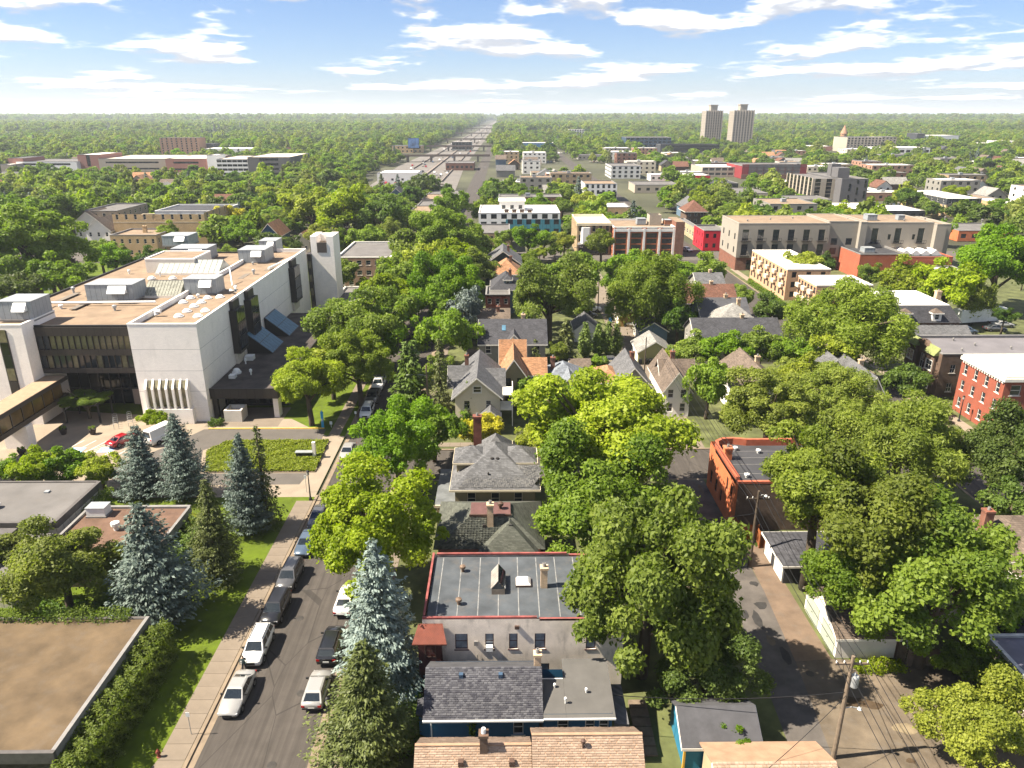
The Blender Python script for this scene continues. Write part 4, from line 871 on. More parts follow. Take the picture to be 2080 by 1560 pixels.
# ---------------------------------------------------------------- the next block: houses between the cross street and the shops
def block_b():
    x0, x1, y, h = (-7.5,-0.81,103.01,5.37)
    b = Bd('cream_victorian', 'cream Victorian house with grey cross-gabled roof and white side porch', 'house', (x0 + x1) / 2, y)
    zr = 7.87
    b.walls(x0, x1, y, y + 13, 0, 5.4, SID_CREAM, {'S': [(1.3, 3.2, .9, 1.4), (4.6, 3.2, .8, 1.4), (1.0, .8, 1.5, 1.6)], 'E': grid(13, 3, .9, [.9, 3.4], 1.4)}, sill=.08)
    b.gable(x0, x1, y, y + 13, 5.4, 8.3, 'y', SH_GREY, SID_CREAM, .5); b.window('S', Vector((x0, y - .1, 0)), (x1 - x0) / 2 - .6, 5.9, 1.2, 1.0, TW, GL, sill=.08)
    b.gable(x0 - 1.2, x0 + 2.6, y + 5, y + 9.5, 5.2, 7.6, 'x', SH_GREY, SID_CREAM, .3); b.gable(x1 - 2.6, x1 + .6, y + 4.5, y + 8.5, 5.2, 7.4, 'x', SH_GREY, SID_CREAM, .3); b.chimney(x0 + 1.4, y + 9, 5.5, 9, .6, .6, BRK_RED)
    b.walls(x1 - 2.6, x1 - .1, y - 2.2, y - .02, 0, 2.7, SID_CREAM, {}, faces='EW', name='porch_wall'); b.gable(x1 - 2.7, x1, y - 2.3, y, 2.7, 3.9, 'y', SH_GREY, SID_CREAM, .25); b.door('S', (x1 - 2.6, y - .05), .8, 0, .95, 2.0, TB)
    for z in (2.6, 5.0):
        b.box('porch_floor', x1 + .05, x1 + 2.0, y + 1, y + 4.5, z, z + .15, TW)
        for i in range(8): b.box('baluster', x1 + 1.9, x1 + 1.96, y + 1 + i * .48, y + 1.06 + i * .48, z + .15, z + 1.0, TW)
        b.box('rail', x1 + 1.88, x1 + 1.98, y + 1, y + 4.5, z + 1.001, z + 1.08, TW)
    for yy in (y + 1.05, y + 4.4): b.box('post', x1 + 1.85, x1 + 1.98, yy - .06, yy + .06, 0, 5.0, TW)
    x0, x1, y = (-0.46,3.33,111.85)
    b = hse('tan_gable_house', 'tan two-storey house with orange shingle roof behind the cream Victorian', x0, x1, y, 11, 5.5, 8.2, 'y', STUCCO_TAN, SH_ORG, (2, .9, 1.4), None, (3, .9, 1.4), ft=TB)
    b.gable(x1 - 3, x1 + 3.4, y + 3, y + 8, 4.6, 6.6, 'x', SH_ORG, STUCCO_TAN, .3); b.walls(x1 + .02, x1 + 3.0, y + 3, y + 8, 0, 4.6, STUCCO_TAN, {'S': [(1, 1.2, .8, 1.3), (1, 3.2, .8, 1.1)]}, name='wing_wall'); b.gable(x0 - .2, x1, y + 7, y + 11.5, 5.5, 8.6, 'x', SH_ORG, STUCCO_TAN, .4)
    x0, x1, y = (5.8,13.76,113.05)
    b = hse('grey_bungalow', 'bungalow with blue-grey shingle hip roof and projecting front gable', x0, x1, y, 9, 3.0, 5.9, 'x', SID_CREAM, SH_BLU, (3, 1.0, 1.2), (2, .9, 1.2), hipped=True, chim=(.28, .5))
    c = (x0 + x1) / 2 + .6; b.gable(c - 2, c + 2.2, y - 1.6, y + 4.5, 3.0, 5.3, 'y', SH_BLU, SID_CREAM, .3); b.walls(c - 2, c + 2.2, y - 1.6, y - .02, 0, 3.0, SID_CREAM, {'S': [(1.4, .9, 1.3, 1.2)]}, faces='SEW', name='porch_wall')
    x0, x1, y = (11.68,15.3,125.33)
    hse('garden_shed', 'small white garden shed with brown roof in a back yard', x0, x1, y, 3.4, 2.2, 3.2, 'x', SID_WHITE, SH_BRN, (1, .8, .8), cat='shed', ov=.2)
    x0, x1, y = (-4.55,7.4,129.11)
    b = hse('charcoal_roof_house', 'wide grey house with charcoal gable roof and small white front gable', x0, x1, y, 10, 5.6, 8.7, 'x', SID_GREY, SH_DARK, (4, 1.0, 1.5), None, (3, .9, 1.4), sill=.1)
    c = x0 + (x1 - x0) * .52; b.gable(c - 1.7, c + 1.7, y - .8, y + 5, 5.6, 7.5, 'y', SH_DARK, SID_WHITE, .3); b.walls(c - 1.7, c + 1.7, y - .8, y - .02, 0, 5.6, SID_GREY, {'S': [(.7, 3.4, .9, 1.4), (.7, .9, .9, 1.5), (1.9, 3.4, .9, 1.4)]}, faces='SEW', name='bay_wall', sill=.1)
    b.build(MB().slab([(x0 + 4.0, y + 2.4, 7.35), (x0 + 4.7, y + 2.4, 7.35), (x0 + 4.7, y + 3.5, 8.03), (x0 + 4.0, y + 3.5, 8.03)], .05), 'skylight', mat('blue_skylight')); b.box('porch_roof', x0 - 2.6, x0 - .05, y - 1, y + 4, 3.0, 3.2, SH_BRN); b.box('porch_wall', x0 - 2.3, x0 - .05, y - .7, y + 3.8, 0, 3.0, SID_GREY); b.chimney(x0 + 8, y + 6, 7, 9.6, .7, .6, CHB)
    for i, a in enumerate((('brown_roof_house', 'grey house with brown shingle roof behind the charcoal roofed house', (-5.27,0.74,142.94), 9, 5.2, 7.4, 'x', SID_GREY, SH_BRN, 0),
              ('dark_hip_house', 'slate blue house with dark hip roof, dormer and red chimney', (-3.18,3.7,171.96), 10, 5.8, 9.0, 'x', SID_STEEL, SH_DARK, 1), ('orange_hip_house', 'house with orange-brown hip roof behind the slate blue one', (-3.19,4.18,188.66), 10, 6, 9.2, 'x', STUCCO_TAN, SH_ORG, 1),
              ('grey_gable_house', 'dark green house with grey gabled roof nearest the shops', (-5.3,4.47,202.59), 12, 6, 9.5, 'y', mat('bottle_green_siding', (0.03, 0.05, 0.045), 0.8, pat='course'), SH_GREY, 0))):
        b = hse(a[0], a[1], a[2][0], a[2][1], a[2][2], a[3], a[4], a[5], a[6], a[7], a[8], (3, .9, 1.4), (3, .9, 1.4), (3, .9, 1.4), hipped=bool(a[9]), chim=(.65, .4))
        if i == 1: cx = (a[2][0] + a[2][1]) / 2 + .5; b.walls(cx - .9, cx + .9, a[2][2] + 1.2, a[2][2] + 4, 6.2, 7.9, SID_STEEL, {'S': [(.5, 6.5, .8, 1.0)]}, name='dormer_wall'); b.hip(cx - .9, cx + .9, a[2][2] + 1.2, a[2][2] + 4, 7.9, 8.8, SH_DARK, .25, name='dormer_roof')
    x0, x1, y = (-4.43,1.21,166.06)
    flatb('maroon_house', 'boxy maroon brick house with flat roof and wooden deck', x0, x1, y, 6, 9, mat('maroon_brick', (0.13, 0.04, 0.03), 0.9, 0.15, pat='brick'), RF_GREY, (3, .9, 1.3), None, (3, .9, 1.3))
    x0, x1, y = (15.24,19.93,115.88)
    hse('orange_roof_garage', 'garage with orange shingle roof beside the grey gabled cottage', x0, x1, y, 7, 2.8, 4.3, 'x', SID_CREAM, SH_ORG, (2, .9, 1.0), hipped=True, cat='garage')
    x0, x1, y = (18.25,23.89,113.37)
    hse('grey_cottage', 'narrow cottage with steep slate grey gable roof beside the alley', x0, x1, y, 10, 3.1, 6.2, 'y', SID_GREY, SH_GREY, (2, .9, 1.3), None, (2, .9, 1.2), chim=(.6, .6))
    for nm, lb, (a0, a1, yy), d, e, r, wm, rm, dr in (('olive_garage', 'olive garage with pale gable roof on the alley', (25.38,31.73,133.56), 7, 2.5, 4.5, SID_OLIVE, SH_LGT, 'W'), ('steel_blue_garage', 'steel blue garage with white trimmed gable behind the olive one', (27.94,33.76,147.39), 7, 2.6, 4.4, SID_STEEL, SH_GREY, 'W'),
              ('ochre_garage', 'ochre yellow garage beside a parked white car', (25.55,29.84,159.73), 8, 2.6, 4.2, SID_OCHRE, SH_BRN, 'W'), ('green_garage', 'dark green garage further up the alley', (17.34,20.3,173.14), 7, 2.6, 4.2, mat('green_siding', (0.04, 0.09, 0.08), 0.8, pat='course'), SH_GREY, 'E'), ('grey_garage', 'pale garage with grey gable roof behind the arborvitae row', (14.62,19.65,148.26), 7, 2.6, 4.6, SID_WHITE, SH_GREY, 'E')):
        garage(nm, lb, a0, a1, yy, yy + d, e, r, 'y', wm, rm, dr)
    # right of the alley
    x0, x1, y, h = (24.87,28.88,107.54,4.49)
    b = hse('white_gable_house', 'white clapboard house with dark gable roof at the alley end', x0, x1, y, 12, 4.6, 7.4, 'y', SID_WHITE, SH_BRN, (2, .9, 1.4), (4, .7, 1.5), chim=(.7, .7)); b.gable(x0 + .5, x1 + 2, y + 5, y + 10, 4.6, 7, 'x', SH_BRN, SID_WHITE, .3)
    for a in (('taupe_house', 'house with plain taupe gable roof half hidden by leafy trees', (35.97,43.71,106.04), 13, 4.6, 7.6, 'y', SID_WHITE, SH_BRN, 0), ('long_dark_house', 'wide house with long dark roof and white chimney among trees', (36.13,52.31,133.51), 9, 5.0, 7.8, 'x', SID_GREY, SH_DARK, 0),
              ('pale_roof_house', 'house with pale faceted hip roof and dormers', (41.32,50.5,139.58), 9, 5.8, 9.4, 'x', SID_CREAM, SH_LGT, 1), ('navy_roof_house', 'blue-grey house with navy gable roof behind the pale roof', (40.29,49.94,145.94), 9, 6, 8.8, 'x', SID_STEEL, SH_NAVY, 0),
              ('red_roof_house', 'house with red-brown shingle roof and small skylight', (39.23,50.91,158.08), 9, 6, 9, 'x', SID_TAN, SH_RED, 0), ('grey_roof_house', 'grey gabled house behind the red-brown roof', (46.35,52.72,173.75), 9, 6, 8.4, 'x', SID_GREY, SH_GREY, 0),
              ('slate_roof_house', 'slate roofed house under the large willow', (51.94,56.31,113.88), 10, 4.6, 7.4, 'y', SID_WHITE, SH_GREY, 0), ('corner_house', 'grey roofed house facing the right-hand street pavement', (55.08,58.34,105.75), 12, 4.4, 7.2, 'y', SID_CREAM, SH_GREY, 0)):
        hse(a[0], a[1], a[2][0], a[2][1], a[2][2], a[3], a[4], a[5], a[6], a[7], a[8], (3, .9, 1.4), (3, .9, 1.4), None, hipped=bool(a[9]), chim=(.6, .5, CHB))
block_b()

# ---------------------------------------------------------------- right-hand street: brick flats
def right_side():
    WH = mat('white_cornice', (0.68, 0.65, 0.58), 0.7, 0.08)
    X = 72.5
    y0, y1 = 99.84, 110.5
    RB = mat('bright_red_brick', (0.36, 0.085, 0.045), 0.9, 0.12, 0.6, 0.3, 40, pat='brick', c2=(0.26, 0.12, 0.09))
    b = Bd('red_brick_flats', 'three-storey red brick flats with white cornice and white flat roof', 'building', X, y0)
    b.walls(X, X + 18, y0, y1, 0, 9.2, RB, {'W': grid(y1 - y0, 4, .85, [.9, 3.7, 6.3], 1.6), 'S': grid(18, 5, 1.5, [.9, 3.7, 6.3], 1.6)}, sill=.12)
    b.flat(X, X + 18, y0, y1, 8.9, RF_WHITE, .35, .4, WH); b.box('cornice', X - .35, X - .01, y0 - .35, y1, 8.5, 9.0, WH); b.box('cornice', X, X + 18, y0 - .36, y0 - .01, 8.5, 9.0, WH)
    br = MB().box(-.1, .1, -.12, .12, 0, .35).mesh('bracket', WH)
    for i in range(int((y1 - y0) / .6)): put('bracket', br, b.r, Vector((X - .14, y0 + .3 + i * .6, 8.14)) - b.o)
    y0, y1 = 115.78, 126.82
    b = Bd('brown_brick_flats', 'brown brick flats with green tiled corner caps and curved centre parapet', 'building', X, y0)
    b.walls(X, X + 26, y0, y1, 0, 7.6, BRK_BRN, {'W': [(1.4, .8, 1.8, 1.5), (1.4, 4.2, 1.8, 1.5), (y1 - y0 - 3.4, .8, 1.8, 1.5), (y1 - y0 - 3.4, 4.2, 1.8, 1.5), ((y1 - y0) / 2 - .6, 3.4, 1.3, 2.6)], 'S': grid(26, 6, .9, [.9, 4.2], 1.5)}, bars=2, sill=.1)
    b.flat(X, X + 26, y0, y1, 7.1, mat('slate_membrane', (0.17, 0.16, 0.17), 0.9, 0.15, 0.3), .5, .35, TG); yc = (y0 + y1) / 2
    b.build(MB().add([(X - .3, yc + 1.8 * math.cos(t), 7.5 + 1.0 * math.sin(t)) for t in np.linspace(0, math.pi, 9)] + [(X + .3, yc + 1.8 * math.cos(t), 7.5 + 1.0 * math.sin(t)) for t in np.linspace(0, math.pi, 9)], [tuple(range(9)), tuple(range(17, 8, -1))] + [(i, i + 9, i + 10, i + 1) for i in range(8)]), 'centre_parapet', BRK_BRN)
    GT = mat('green_tile', (0.24, 0.27, 0.10), 0.8, 0.2, pat='stripe', ps=.3)
    for a in (y0 + .9, y1 - 4.1): b.build(MB().add([(X - .9, a, 6.9), (X - .9, a + 3.2, 6.9), (X + .1, a + 3.2, 8.2), (X + .1, a, 8.2), (X + .1, a, 6.9), (X + .1, a + 3.2, 6.9)], [(0, 3, 2, 1), (0, 4, 3), (1, 2, 5), (0, 1, 5, 4)]), 'tile_cap', GT); b.box('bay', X - .5, X - .01, a + .3, a + 2.9, 0, 6.9, BRK_BRN)
    for a in (y0 + 1.2, y1 - 3.8):
        for z in (.9, 4.1): b.window('W', Vector((X - .58, a + 2.2, 0)), 0, z, 1.9, 1.7, TW, GL, .08, .08, 2)
    for x, y in ((X + 5, y0 + 3), (X + 9, y0 + 6), (X + 14, y0 + 4), (X + 7, y1 - 2)): b.vent(x, y, 7.1, .5, .12)
    x0, x1, y = (77.85,92.21,143.92)
    b = Bd('mansard_building', 'brick building with slate mansard roof, two dormers and white flat top', 'building', x0, y)
    b.walls(x0, x1, y, y + 16, 0, 5.2, BRK_BRN, {'S': grid(x1 - x0, 5, 1.0, [.8, 3.4], 1.4), 'W': grid(16, 5, 1.0, [.8, 3.4], 1.4)})
    b.build(MB().hexa([(x0 - .3, y - .3, 5.2), (x1 + .3, y - .3, 5.2), (x1 + .3, y + 16.3, 5.2), (x0 - .3, y + 16.3, 5.2)], [(x0 + 1.5, y + 1.8, 8.2), (x1 - 1.5, y + 1.8, 8.2), (x1 - 1.5, y + 15, 8.2), (x0 + 1.5, y + 15, 8.2)]), 'mansard_roof', SH_DARK); b.box('roof', x0 + 1.6, x1 - 1.6, y + 1.9, y + 14.9, 8.2, 8.35, RF_WHITE)
    for f in (.22, .66):
        c = x0 + (x1 - x0) * f; d = b.walls(c - .9, c + .9, y - .1, y + 1.6, 5.5, 7.2, SID_WHITE, {'S': [(.45, 5.8, .9, 1.1)]}, name='dormer_wall'); b.hip(c - .9, c + .9, y - .1, y + 1.6, 7.2, 8.0, SH_BRN, .25, name='dormer_roof')
    b.chimney(x1 - .8, y + 8, 5, 10, 1.0, 1.0, CHB)
    x0, x1, y = (78.71,92.32,139.12)
    hse('lean_roof_house', 'low house with grey roof wedged behind the brown brick flats', x0, x1, y, 6, 3, 5, 'x', SID_GREY, SH_GREY, (4, .9, 1.2))
    for i, (p, q, w, lb) in enumerate(((184.39, 212.6, 11, 'three-storey tan block of flats with balconies nearer the long grey building'), (165.91, 176.96, 13, 'three-storey tan block of flats with white roof, nearer the big willow'))):
        b = Bd('tan_flats', lb, 'building', 71.5, p)
        b.walls(71.5, 71.5 + w, p, q, 0, 8, mat('peach_brick', (0.50, 0.31, 0.19), 0.9, 0.12, pat='brick'), {'W': grid(q - p, 6 if i else 10, 1.2, [.8, 3.3, 5.8], 1.5), 'S': grid(w, 3, 1.2, [.8, 3.3, 5.8], 1.5)}, ft=TB)
        b.flat(71.5, 71.5 + w, p, q, 7.9, RF_WHITE, .15, .3, TW)
        n = 5 if not i else 3
        for k in range(n):
            for z in (3.0, 5.5): b.box('balcony', 70.8, 71.45, p + 1.5 + k * (q - p) / n, p + 3.6 + k * (q - p) / n, z, z + .9, mat('pale_balcony', (0.55, 0.45, 0.33), 0.8))
    # long grey apartment block over a brick base
    GA = mat('grey_stucco', (0.36, 0.325, 0.275), 0.9, 0.06, 0.2); x0, x1, y, h = (70.04,97.51,222.7,13.36)
    b = Bd('grey_apartments', 'long grey stucco apartment block with dark balconies over a brick base', 'building', (x0 + x1) / 2, y)
    h = 14.2; xe = 135.19; segs = ((x0, x1, y, 0), (x1 + .02, x1 + 9, y + 1.2, .4), (x1 + 9.02, x1 + 11, y - .3, .4), (x1 + 11.02, x1 + 32, y + 1.6, 0), (x1 + 32.02, x1 + 35, y - .2, -.3), (x1 + 35.02, xe, y + 2, -.6))
    for a, c, yy, dh in segs:
        wins = {}; W = c - a
        if W > 20: n = 6 if a == x0 else 3; wins['S'] = grid(W, n, 1.9, [4.6, 9.0] if a == x0 else [8.0], 3.3 if a == x0 else 4.4)
        elif W > 6: wins['S'] = grid(W, 2, 1.9, [4.6, 7.5], 2.0) if a == x1 + .02 else grid(W, 3, 1.2, [5, 9], 2.2)
        if W > 20 and a != x0: wins['S'] += [(2, 4.6, 1.4, 2), (9, 4.6, 1.4, 2), (16, 4.6, 1.4, 2), (7.6, 9.0, .9, 1.6), (15, 9.0, .9, 1.6)]
        if a == x0: wins['W'] = grid(18, 3, 1.2, [5, 9], 1.8)
        b.walls(a, c, yy, yy + 18, 3.9, h + dh, GA, wins, ft=TD, bars=2); b.flat(a, c, yy, yy + 18, h + dh - .15, GRAVEL, .15, .4, GA)
        b.walls(a + .05, c - .05, yy + .1, yy + 17.9, 0, 3.9, BRK_RED, {'S': grid(W, 3, 2.5, [.3], 2.8)} if W > 20 else {}, ft=TD, pm=GLD, name='base_wall')
        if W > 20:
            n = 6 if a == x0 else 3
            for k in range(n):
                u = a + W / n * (k + .5)
                for z in ((4.4, 8.9) if a == x0 else (7.9,)):
                    bl = b.box('balcony', u - 1.4, u + 1.4, yy - 1.3, yy - .02, z, z + .12, TD)
                    for q in (u - 1.4, u - .7, u, u + .7, u + 1.33): b.box('baluster', q, q + .06, yy - 1.3, yy - 1.22, z + .12, z + 1.0, TD, bl)
                    b.box('rail', u - 1.4, u + 1.4, yy - 1.32, yy - 1.25, z + 1.0, z + 1.08, TD, bl)
    b.hvac(xe - 24, xe - 21, y + 6, y + 9, h - .2, 1.8, None, False); b.hvac(xe - 14, xe - 12, y + 7, y + 9, h - .3, 1.6, None, False)
    for i in range(10): b.vent(x0 + 4 + i * 8, y + 5 + (i % 3) * 3, h - .2, .6, .2, TG)
    x0, x1, y, h = (101.87,129.8,210.24,7.14)
    ORB = mat('coral_brick', (0.48, 0.14, 0.075), 0.9, 0.12, 0.4, 0.3, 40, pat='brick')
    b = flatb('coral_warehouse', 'coral painted brick warehouse with sawtooth roof vents', x0, x0 + 14, y, h, 22, ORB, RF_DARK)
    b.walls(x0 + 14.02, x1 + 2, y + 5, y + 22, 0, h - 1.8, ORB, name='low_wall'); b.flat(x0 + 14.02, x1 + 2, y + 5, y + 22, h - 2.0, RF_DARK, .3, .3, ORB)
    for i in range(4): q = x0 + 16 + i * 4.5 * min(1, (x1 - x0 - 16) / 18); b.build(MB().add([(q, y + 9, h - 2), (q + 4, y + 9, h - 2), (q + 4, y + 14, h - 2), (q, y + 14, h - 2), (q + 2, y + 9, h - .4), (q + 2, y + 14, h - .4)], [(0, 1, 4), (1, 2, 5, 4), (2, 3, 5), (3, 0, 4, 5)]), 'roof_light', RF_WHITE)
    b.hvac(x0 + 3, x0 + 6, y + 4, y + 7, h - .5, 1.5, None, False)
    flatb('low_annex', 'low pale-roofed annex in front of the coral warehouse', x0 + 17, x1 + 1, y - 6, 3.2, 9, mat('taupe_block', (0.33, 0.29, 0.25), 0.9), RF_WHITE)
right_side()

# ---------------------------------------------------------------- shops and flats along the commercial street, and beyond
def commercial():
    TEAL = mat('teal_panel', (0.06, 0.26, 0.34), 0.5, 0.12, pat='stripe', ps=1.5); WP = mat('white_panel', (0.66, 0.65, 0.63), 0.7, 0.06); CR = mat('crimson_paint', (0.52, 0.02, 0.035), 0.7, 0.12); CH = mat('charcoal_panel', (0.055, 0.058, 0.065), 0.6, 0.1)
    YB = mat('buff_brick', (0.50, 0.35, 0.19), 0.9, 0.12, 0.4, pat='brick'); BG = mat('beige_concrete', (0.45, 0.39, 0.31), 0.9, 0.1); PB = mat('rose_brick', (0.38, 0.18, 0.14), 0.9, 0.1); NB = mat('navy_panel', (0.05, 0.085, 0.13), 0.5, 0.15, pat='stripe', ps=3.0)
    F = flatb
    x0, x1, y, h = (-45.61,-30.79,199.6,5.44); F('salmon_brick_hall', 'three-storey salmon brick hall with flat roof behind the college', x0, x1, y, 8.5, 26, BRK_PNK, RF_GREY, (6, 1.3, 1.3, 3), None, (5, 1.3, 1.3, 3), cap=TW, sill=.08)
    x0, x1, y = (-42.33,-33.99,168.0); F('low_concrete_block', 'low building with pale parapet between college and parked cars', x0 + 2, x1, y, 4, 16, BG, RF_GREY, None, None, (3, 1.0, 1.4, 1), cap=TW)
    x0, x1, y, h = (36.08,56.43,246.19,9.76)
    b = F('brick_apartments', 'five-storey red-brown brick apartments with white vertical piers', x0, x1, y, h, 20, mat('rust_brick', (0.49, 0.165, 0.075), 0.9, 0.1, pat='brick'), GRAVEL, (4, 3.4, 1.5, 5), (5, 1.6, 1.4, 5), cap=WP, bars=3, ft=TD)
    for i in range(5): q = x0 + (x1 - x0) * (i + .0) / 4; b.box('pier', q - .35 + (.4 if i == 0 else 0) - (.4 if i == 4 else 0), q + .35, y - .3, y - .01, 0, h - .5, WP)
    b.box('white_band', x0, x1, y - .25, y - .02, h - 1.5, h - .7, WP)
    x2 = 59.36; b.walls(x1 + .02, x2, y - .6, y + 12, 0, h + 1.6, BRK_RED, name='stair_tower'); b.box('tower_roof', x1 + .1, x2 - .1, y - .5, y + 11.9, h + 1.5, h + 1.7, GRAVEL)
    b.walls(x0 + 13, x0 + 17, y + 7, y + 12, h - .5, h + 3.0, BG, name='penthouse_wall'); b.hvac(x0 + 9, x0 + 12, y + 8, y + 11, h - .4, 2, None, False); b.hvac(x0 + 18, x0 + 21, y + 6, y + 9, h - .4, 1.8, mat('brick_hvac', (0.30, 0.14, 0.08), 0.8), False)
    x0, x1, y, h = (24.38,35.59,250.02,10.7)
    b = F('ornate_brick_shop', 'ornate tan brick three-storey shop building with arched windows', x0, x1, y, h, 22, BRK_TAN, RF_WHITE, (5, 1.2, 2.4, 3), (5, 1.0, 1.8, 3), cap=TC, ft=TC, par=1.0)
    b.build(MB().prism([(x0 + 1.2, y), (x0 + 1.8, y - 1.2), (x0 + 4.0, y - 1.2), (x0 + 4.6, y)], 3.8, h - 1.5), 'bay', WP); b.box('cornice', x0 - .3, x1 + .3, y - .6, y - .02, h - 1.0, h - .2, TC); b.box('shop_front', x0 + .5, x1 - .5, y - .2, y - .02, .3, 3.2, GLD); b.box('sign_band', x0 + .3, x1 - .3, y - .3, y - .02, 3.3, 4.0, WP)
    x0, x1, y, h = (-9.99,21.5,289.76,9.03)
    b = F('teal_apartments', 'white and teal panelled apartment block with white roof', x0, x1, y, h, 26, WP, RF_WHITE, (8, 2.2, 1.8, 3), None, (5, 2, 1.8, 3), cap=TW, ft=TD, bars=2)
    b.walls(x0 + 10.5, x1 + .3, y - .5, y + 20, 0, h * .66, TEAL, {'S': grid(x1 + .3 - x0 - 10.5, 6, 2.0, [1.0, 4.6], 2.0)}, name='teal_wall', ft=TD, bars=2); b.walls(x0 + 8, x0 + 18, y + 9, y + 20, h - .5, h + 3.2, WP, {'S': grid(10, 3, 1.5, [h + .3], 1.6)}, name='penthouse_wall'); b.box('penthouse_roof', x0 + 7.6, x0 + 18.4, y + 8.6, y + 20.4, h + 3.2, h + 3.5, RF_WHITE)
    for i in range(4): b.hvac(x0 + 10 + i * 3, x0 + 11.6 + i * 3, y + 3, y + 4.6, h - .5, 1.4, TB, False)
    x0, x1, y, h = (-10.6,1.88,255.1,5.73); b = F('tan_brick_shop', 'tan brick shop with grey flat roof and rear stair', x0, x1, y, 6.6, 22, BRK_TAN, RF_GREY, (3, 1.0, 1.4, 2), None, (4, 1, 1.4, 2)); b.build(MB().slab([(x0 + 6, y - 3, .6), (x0 + 6.9, y - 3, .6), (x0 + 10.5, y - .1, 3.8), (x0 + 9.6, y - .1, 3.8)], .15), 'stair', TB)
    x0, x1, y, h = (-36.45,-23.4,292.59,4.95)
    for i in range(5):
        F('row_shop', ['pale fronted low shop with white roof edge, nearest in the row of flat roofs', 'second low brick shop back in the row of flat roofs', 'third low brick shop back in the row of flat roofs', 'fourth low brick shop back in the row of flat roofs', 'farthest low brick shop in the row of flat roofs'][i], x0 - (4 if i else 0), x1, y + i * 26, 5 + (i % 2) * .6, 25.5, [BG, BRK_BRN][i > 0], [RF_GREY, GRAVEL][i % 2], (4, 2, 1.6, 1), None, (5, 1.6, 1.6, 1), par=.4, group='row of low shops beside the main street')
    x0, x1, y, h = (68.97,76.83,257.24,6.63); b = F('crimson_shop', 'crimson painted two-storey corner shop at the crossing', x0, x1, y, 7, 14, CR, RF_GREY, (3, 1.1, 1.5, 2), (4, 1.1, 1.5, 2), ft=TD); b.box('side_wall', x1 + .02, x1 + 3, y + .5, y + 14, 0, 6.6, mat('taupe_block'))
    x0, x1, y, h = (66.02,73.07,266.42,6.67); F('cream_shop_row', 'row of cream and ochre shop fronts left of the crimson shop', x0 + 5, x1, y + 12, 5, 26, SID_TAN, RF_GREY, (3, 1.4, 1.6, 1), (6, 1.6, 1.6, 1))
    x0, x1, y, h = (43.42,60.97,410.79,9.34); b = F('white_cube_flats', 'boxy white and charcoal flats standing among trees', x0, x1, y, h, 22, WP, GRAVEL, (6, 1.4, 2.0, 3), None, None, ft=TD, bars=2); b.box('charcoal_face', x0 + 8, x0 + 17, y - .3, y - .02, 1, h * .55, CH); b.box('charcoal_face', x1 - 8, x1 - .3, y - .3, y - .02, 1, h * .55, CH)
    for i, q in enumerate((10, 14)): b.box('pane', x0 + q - 1.4, x0 + q + 1.4, y - .36, y - .31, 2, h * .5, GL)
    x0, x1, y, h = (77.96,99.49,558.39,9.0); F('pale_grey_flats', 'four-storey pale grey flats behind the white cube', x0, x1, y, h, 34, mat('pale_grey_panel', (0.50, 0.50, 0.48), 0.8), RF_GREY, (5, 2.0, 1.8), (8, 3, 1.4), ft=TD)
    x0, x1, y, h = (45.1,57.22,342.51,4.19); F('tan_flat_shop', 'low tan shop with white roof near the brick apartments', x0, x1, y, 5, 18, YB, RF_WHITE, (3, 1.4, 1.4, 1))
    x0, x1, y, h = (78.04,86.09,321.52,3.13); hse('red_hip_house', 'square house with red-brown pyramid roof and porch', x0, x1, y, 11, 5.5, 9.6, 'x', BRK_BRN, SH_RED, (3, 1.2, 1.4), hipped=True, ov=1.0)
    x0, x1, y, h = (119.5,138.78,514.0,5.78); F('crimson_store', 'low crimson store with yellow sign panels in the distance', x0, x1, y, h, 22, CR, RF_WHITE, (8, 2.4, 2.2, 1), pm=mat('yellow_sign', (0.62, 0.36, 0.03), 0.7), ft=CR)
    x0, x1, y, h = (173.2,220.66,557.3,9.01); b = F('red_panel_school', 'long grey and red panelled building with brick base', x0, x1, y, h, 40, mat('dark_red_panel', (0.27, 0.035, 0.04), 0.8), RF_GREY, (9, 6, 4.5, 2), ft=BRK_RED, pm=mat('grey_glazing', (0.22, 0.21, 0.2), 0.3, 0.3), bars=3); b.box('brick_base', x0 - .3, x1 + .3, y - .6, y - .02, 0, 3, BRK_RED)
    x0, x1, y, h = (148.84,177.55,570.93,7.09); F('tan_white_school', 'tan and white wing left of the red panelled building', x0, x1, y + 4, h, 36, BG, RF_WHITE, (6, 4, 2.0, 2))
    x0, x1, y, h = (174.78,188.6,393.37,13.2)
    b = F('dark_grey_flats', 'six-storey dark grey flats with open balcony bays', x0, x1, y, h, 46, mat('slate_panel', (0.14, 0.135, 0.14), 0.8, 0.08), RF_GREY, None, None, ft=TD); n = 6
    b.walls(x0 - 12, x0 - .05, y + 8, y + 46, 0, h - 1, BG, {'W': grid(38, 7, 3.6, [1 + i * (h - 1.5) / 6 for i in range(6)], 2.1), 'S': grid(11.9, 2, 3.0, [1 + i * (h - 1.5) / 6 for i in range(6)], 1.8)}, name='balcony_wing', pm=GLD, ft=TD); b.box('wing_roof', x0 - 11.7, x0 - .3, y + 8.3, y + 45.7, h - 1.2, h - .95, RF_GREY)
    for k in range(6):
        for u in (4, 8, 12): 
            if (k + u) % 3: b.box('pane', x0 + u, x0 + u + .9, y - .06, y - .01, 1.5 + k * (h - 2) / 6, 3.2 + k * (h - 2) / 6, GLD)
    b.box('lift_tower', x0 - .04, x0 + 6, y + 6, y + 14, h - .6, h + 5, mat('slate_panel')); b.box('lift_tower', x0 + 3, x0 + 8, y + 22, y + 27, h - .6, h + 6, mat('slate_panel'))
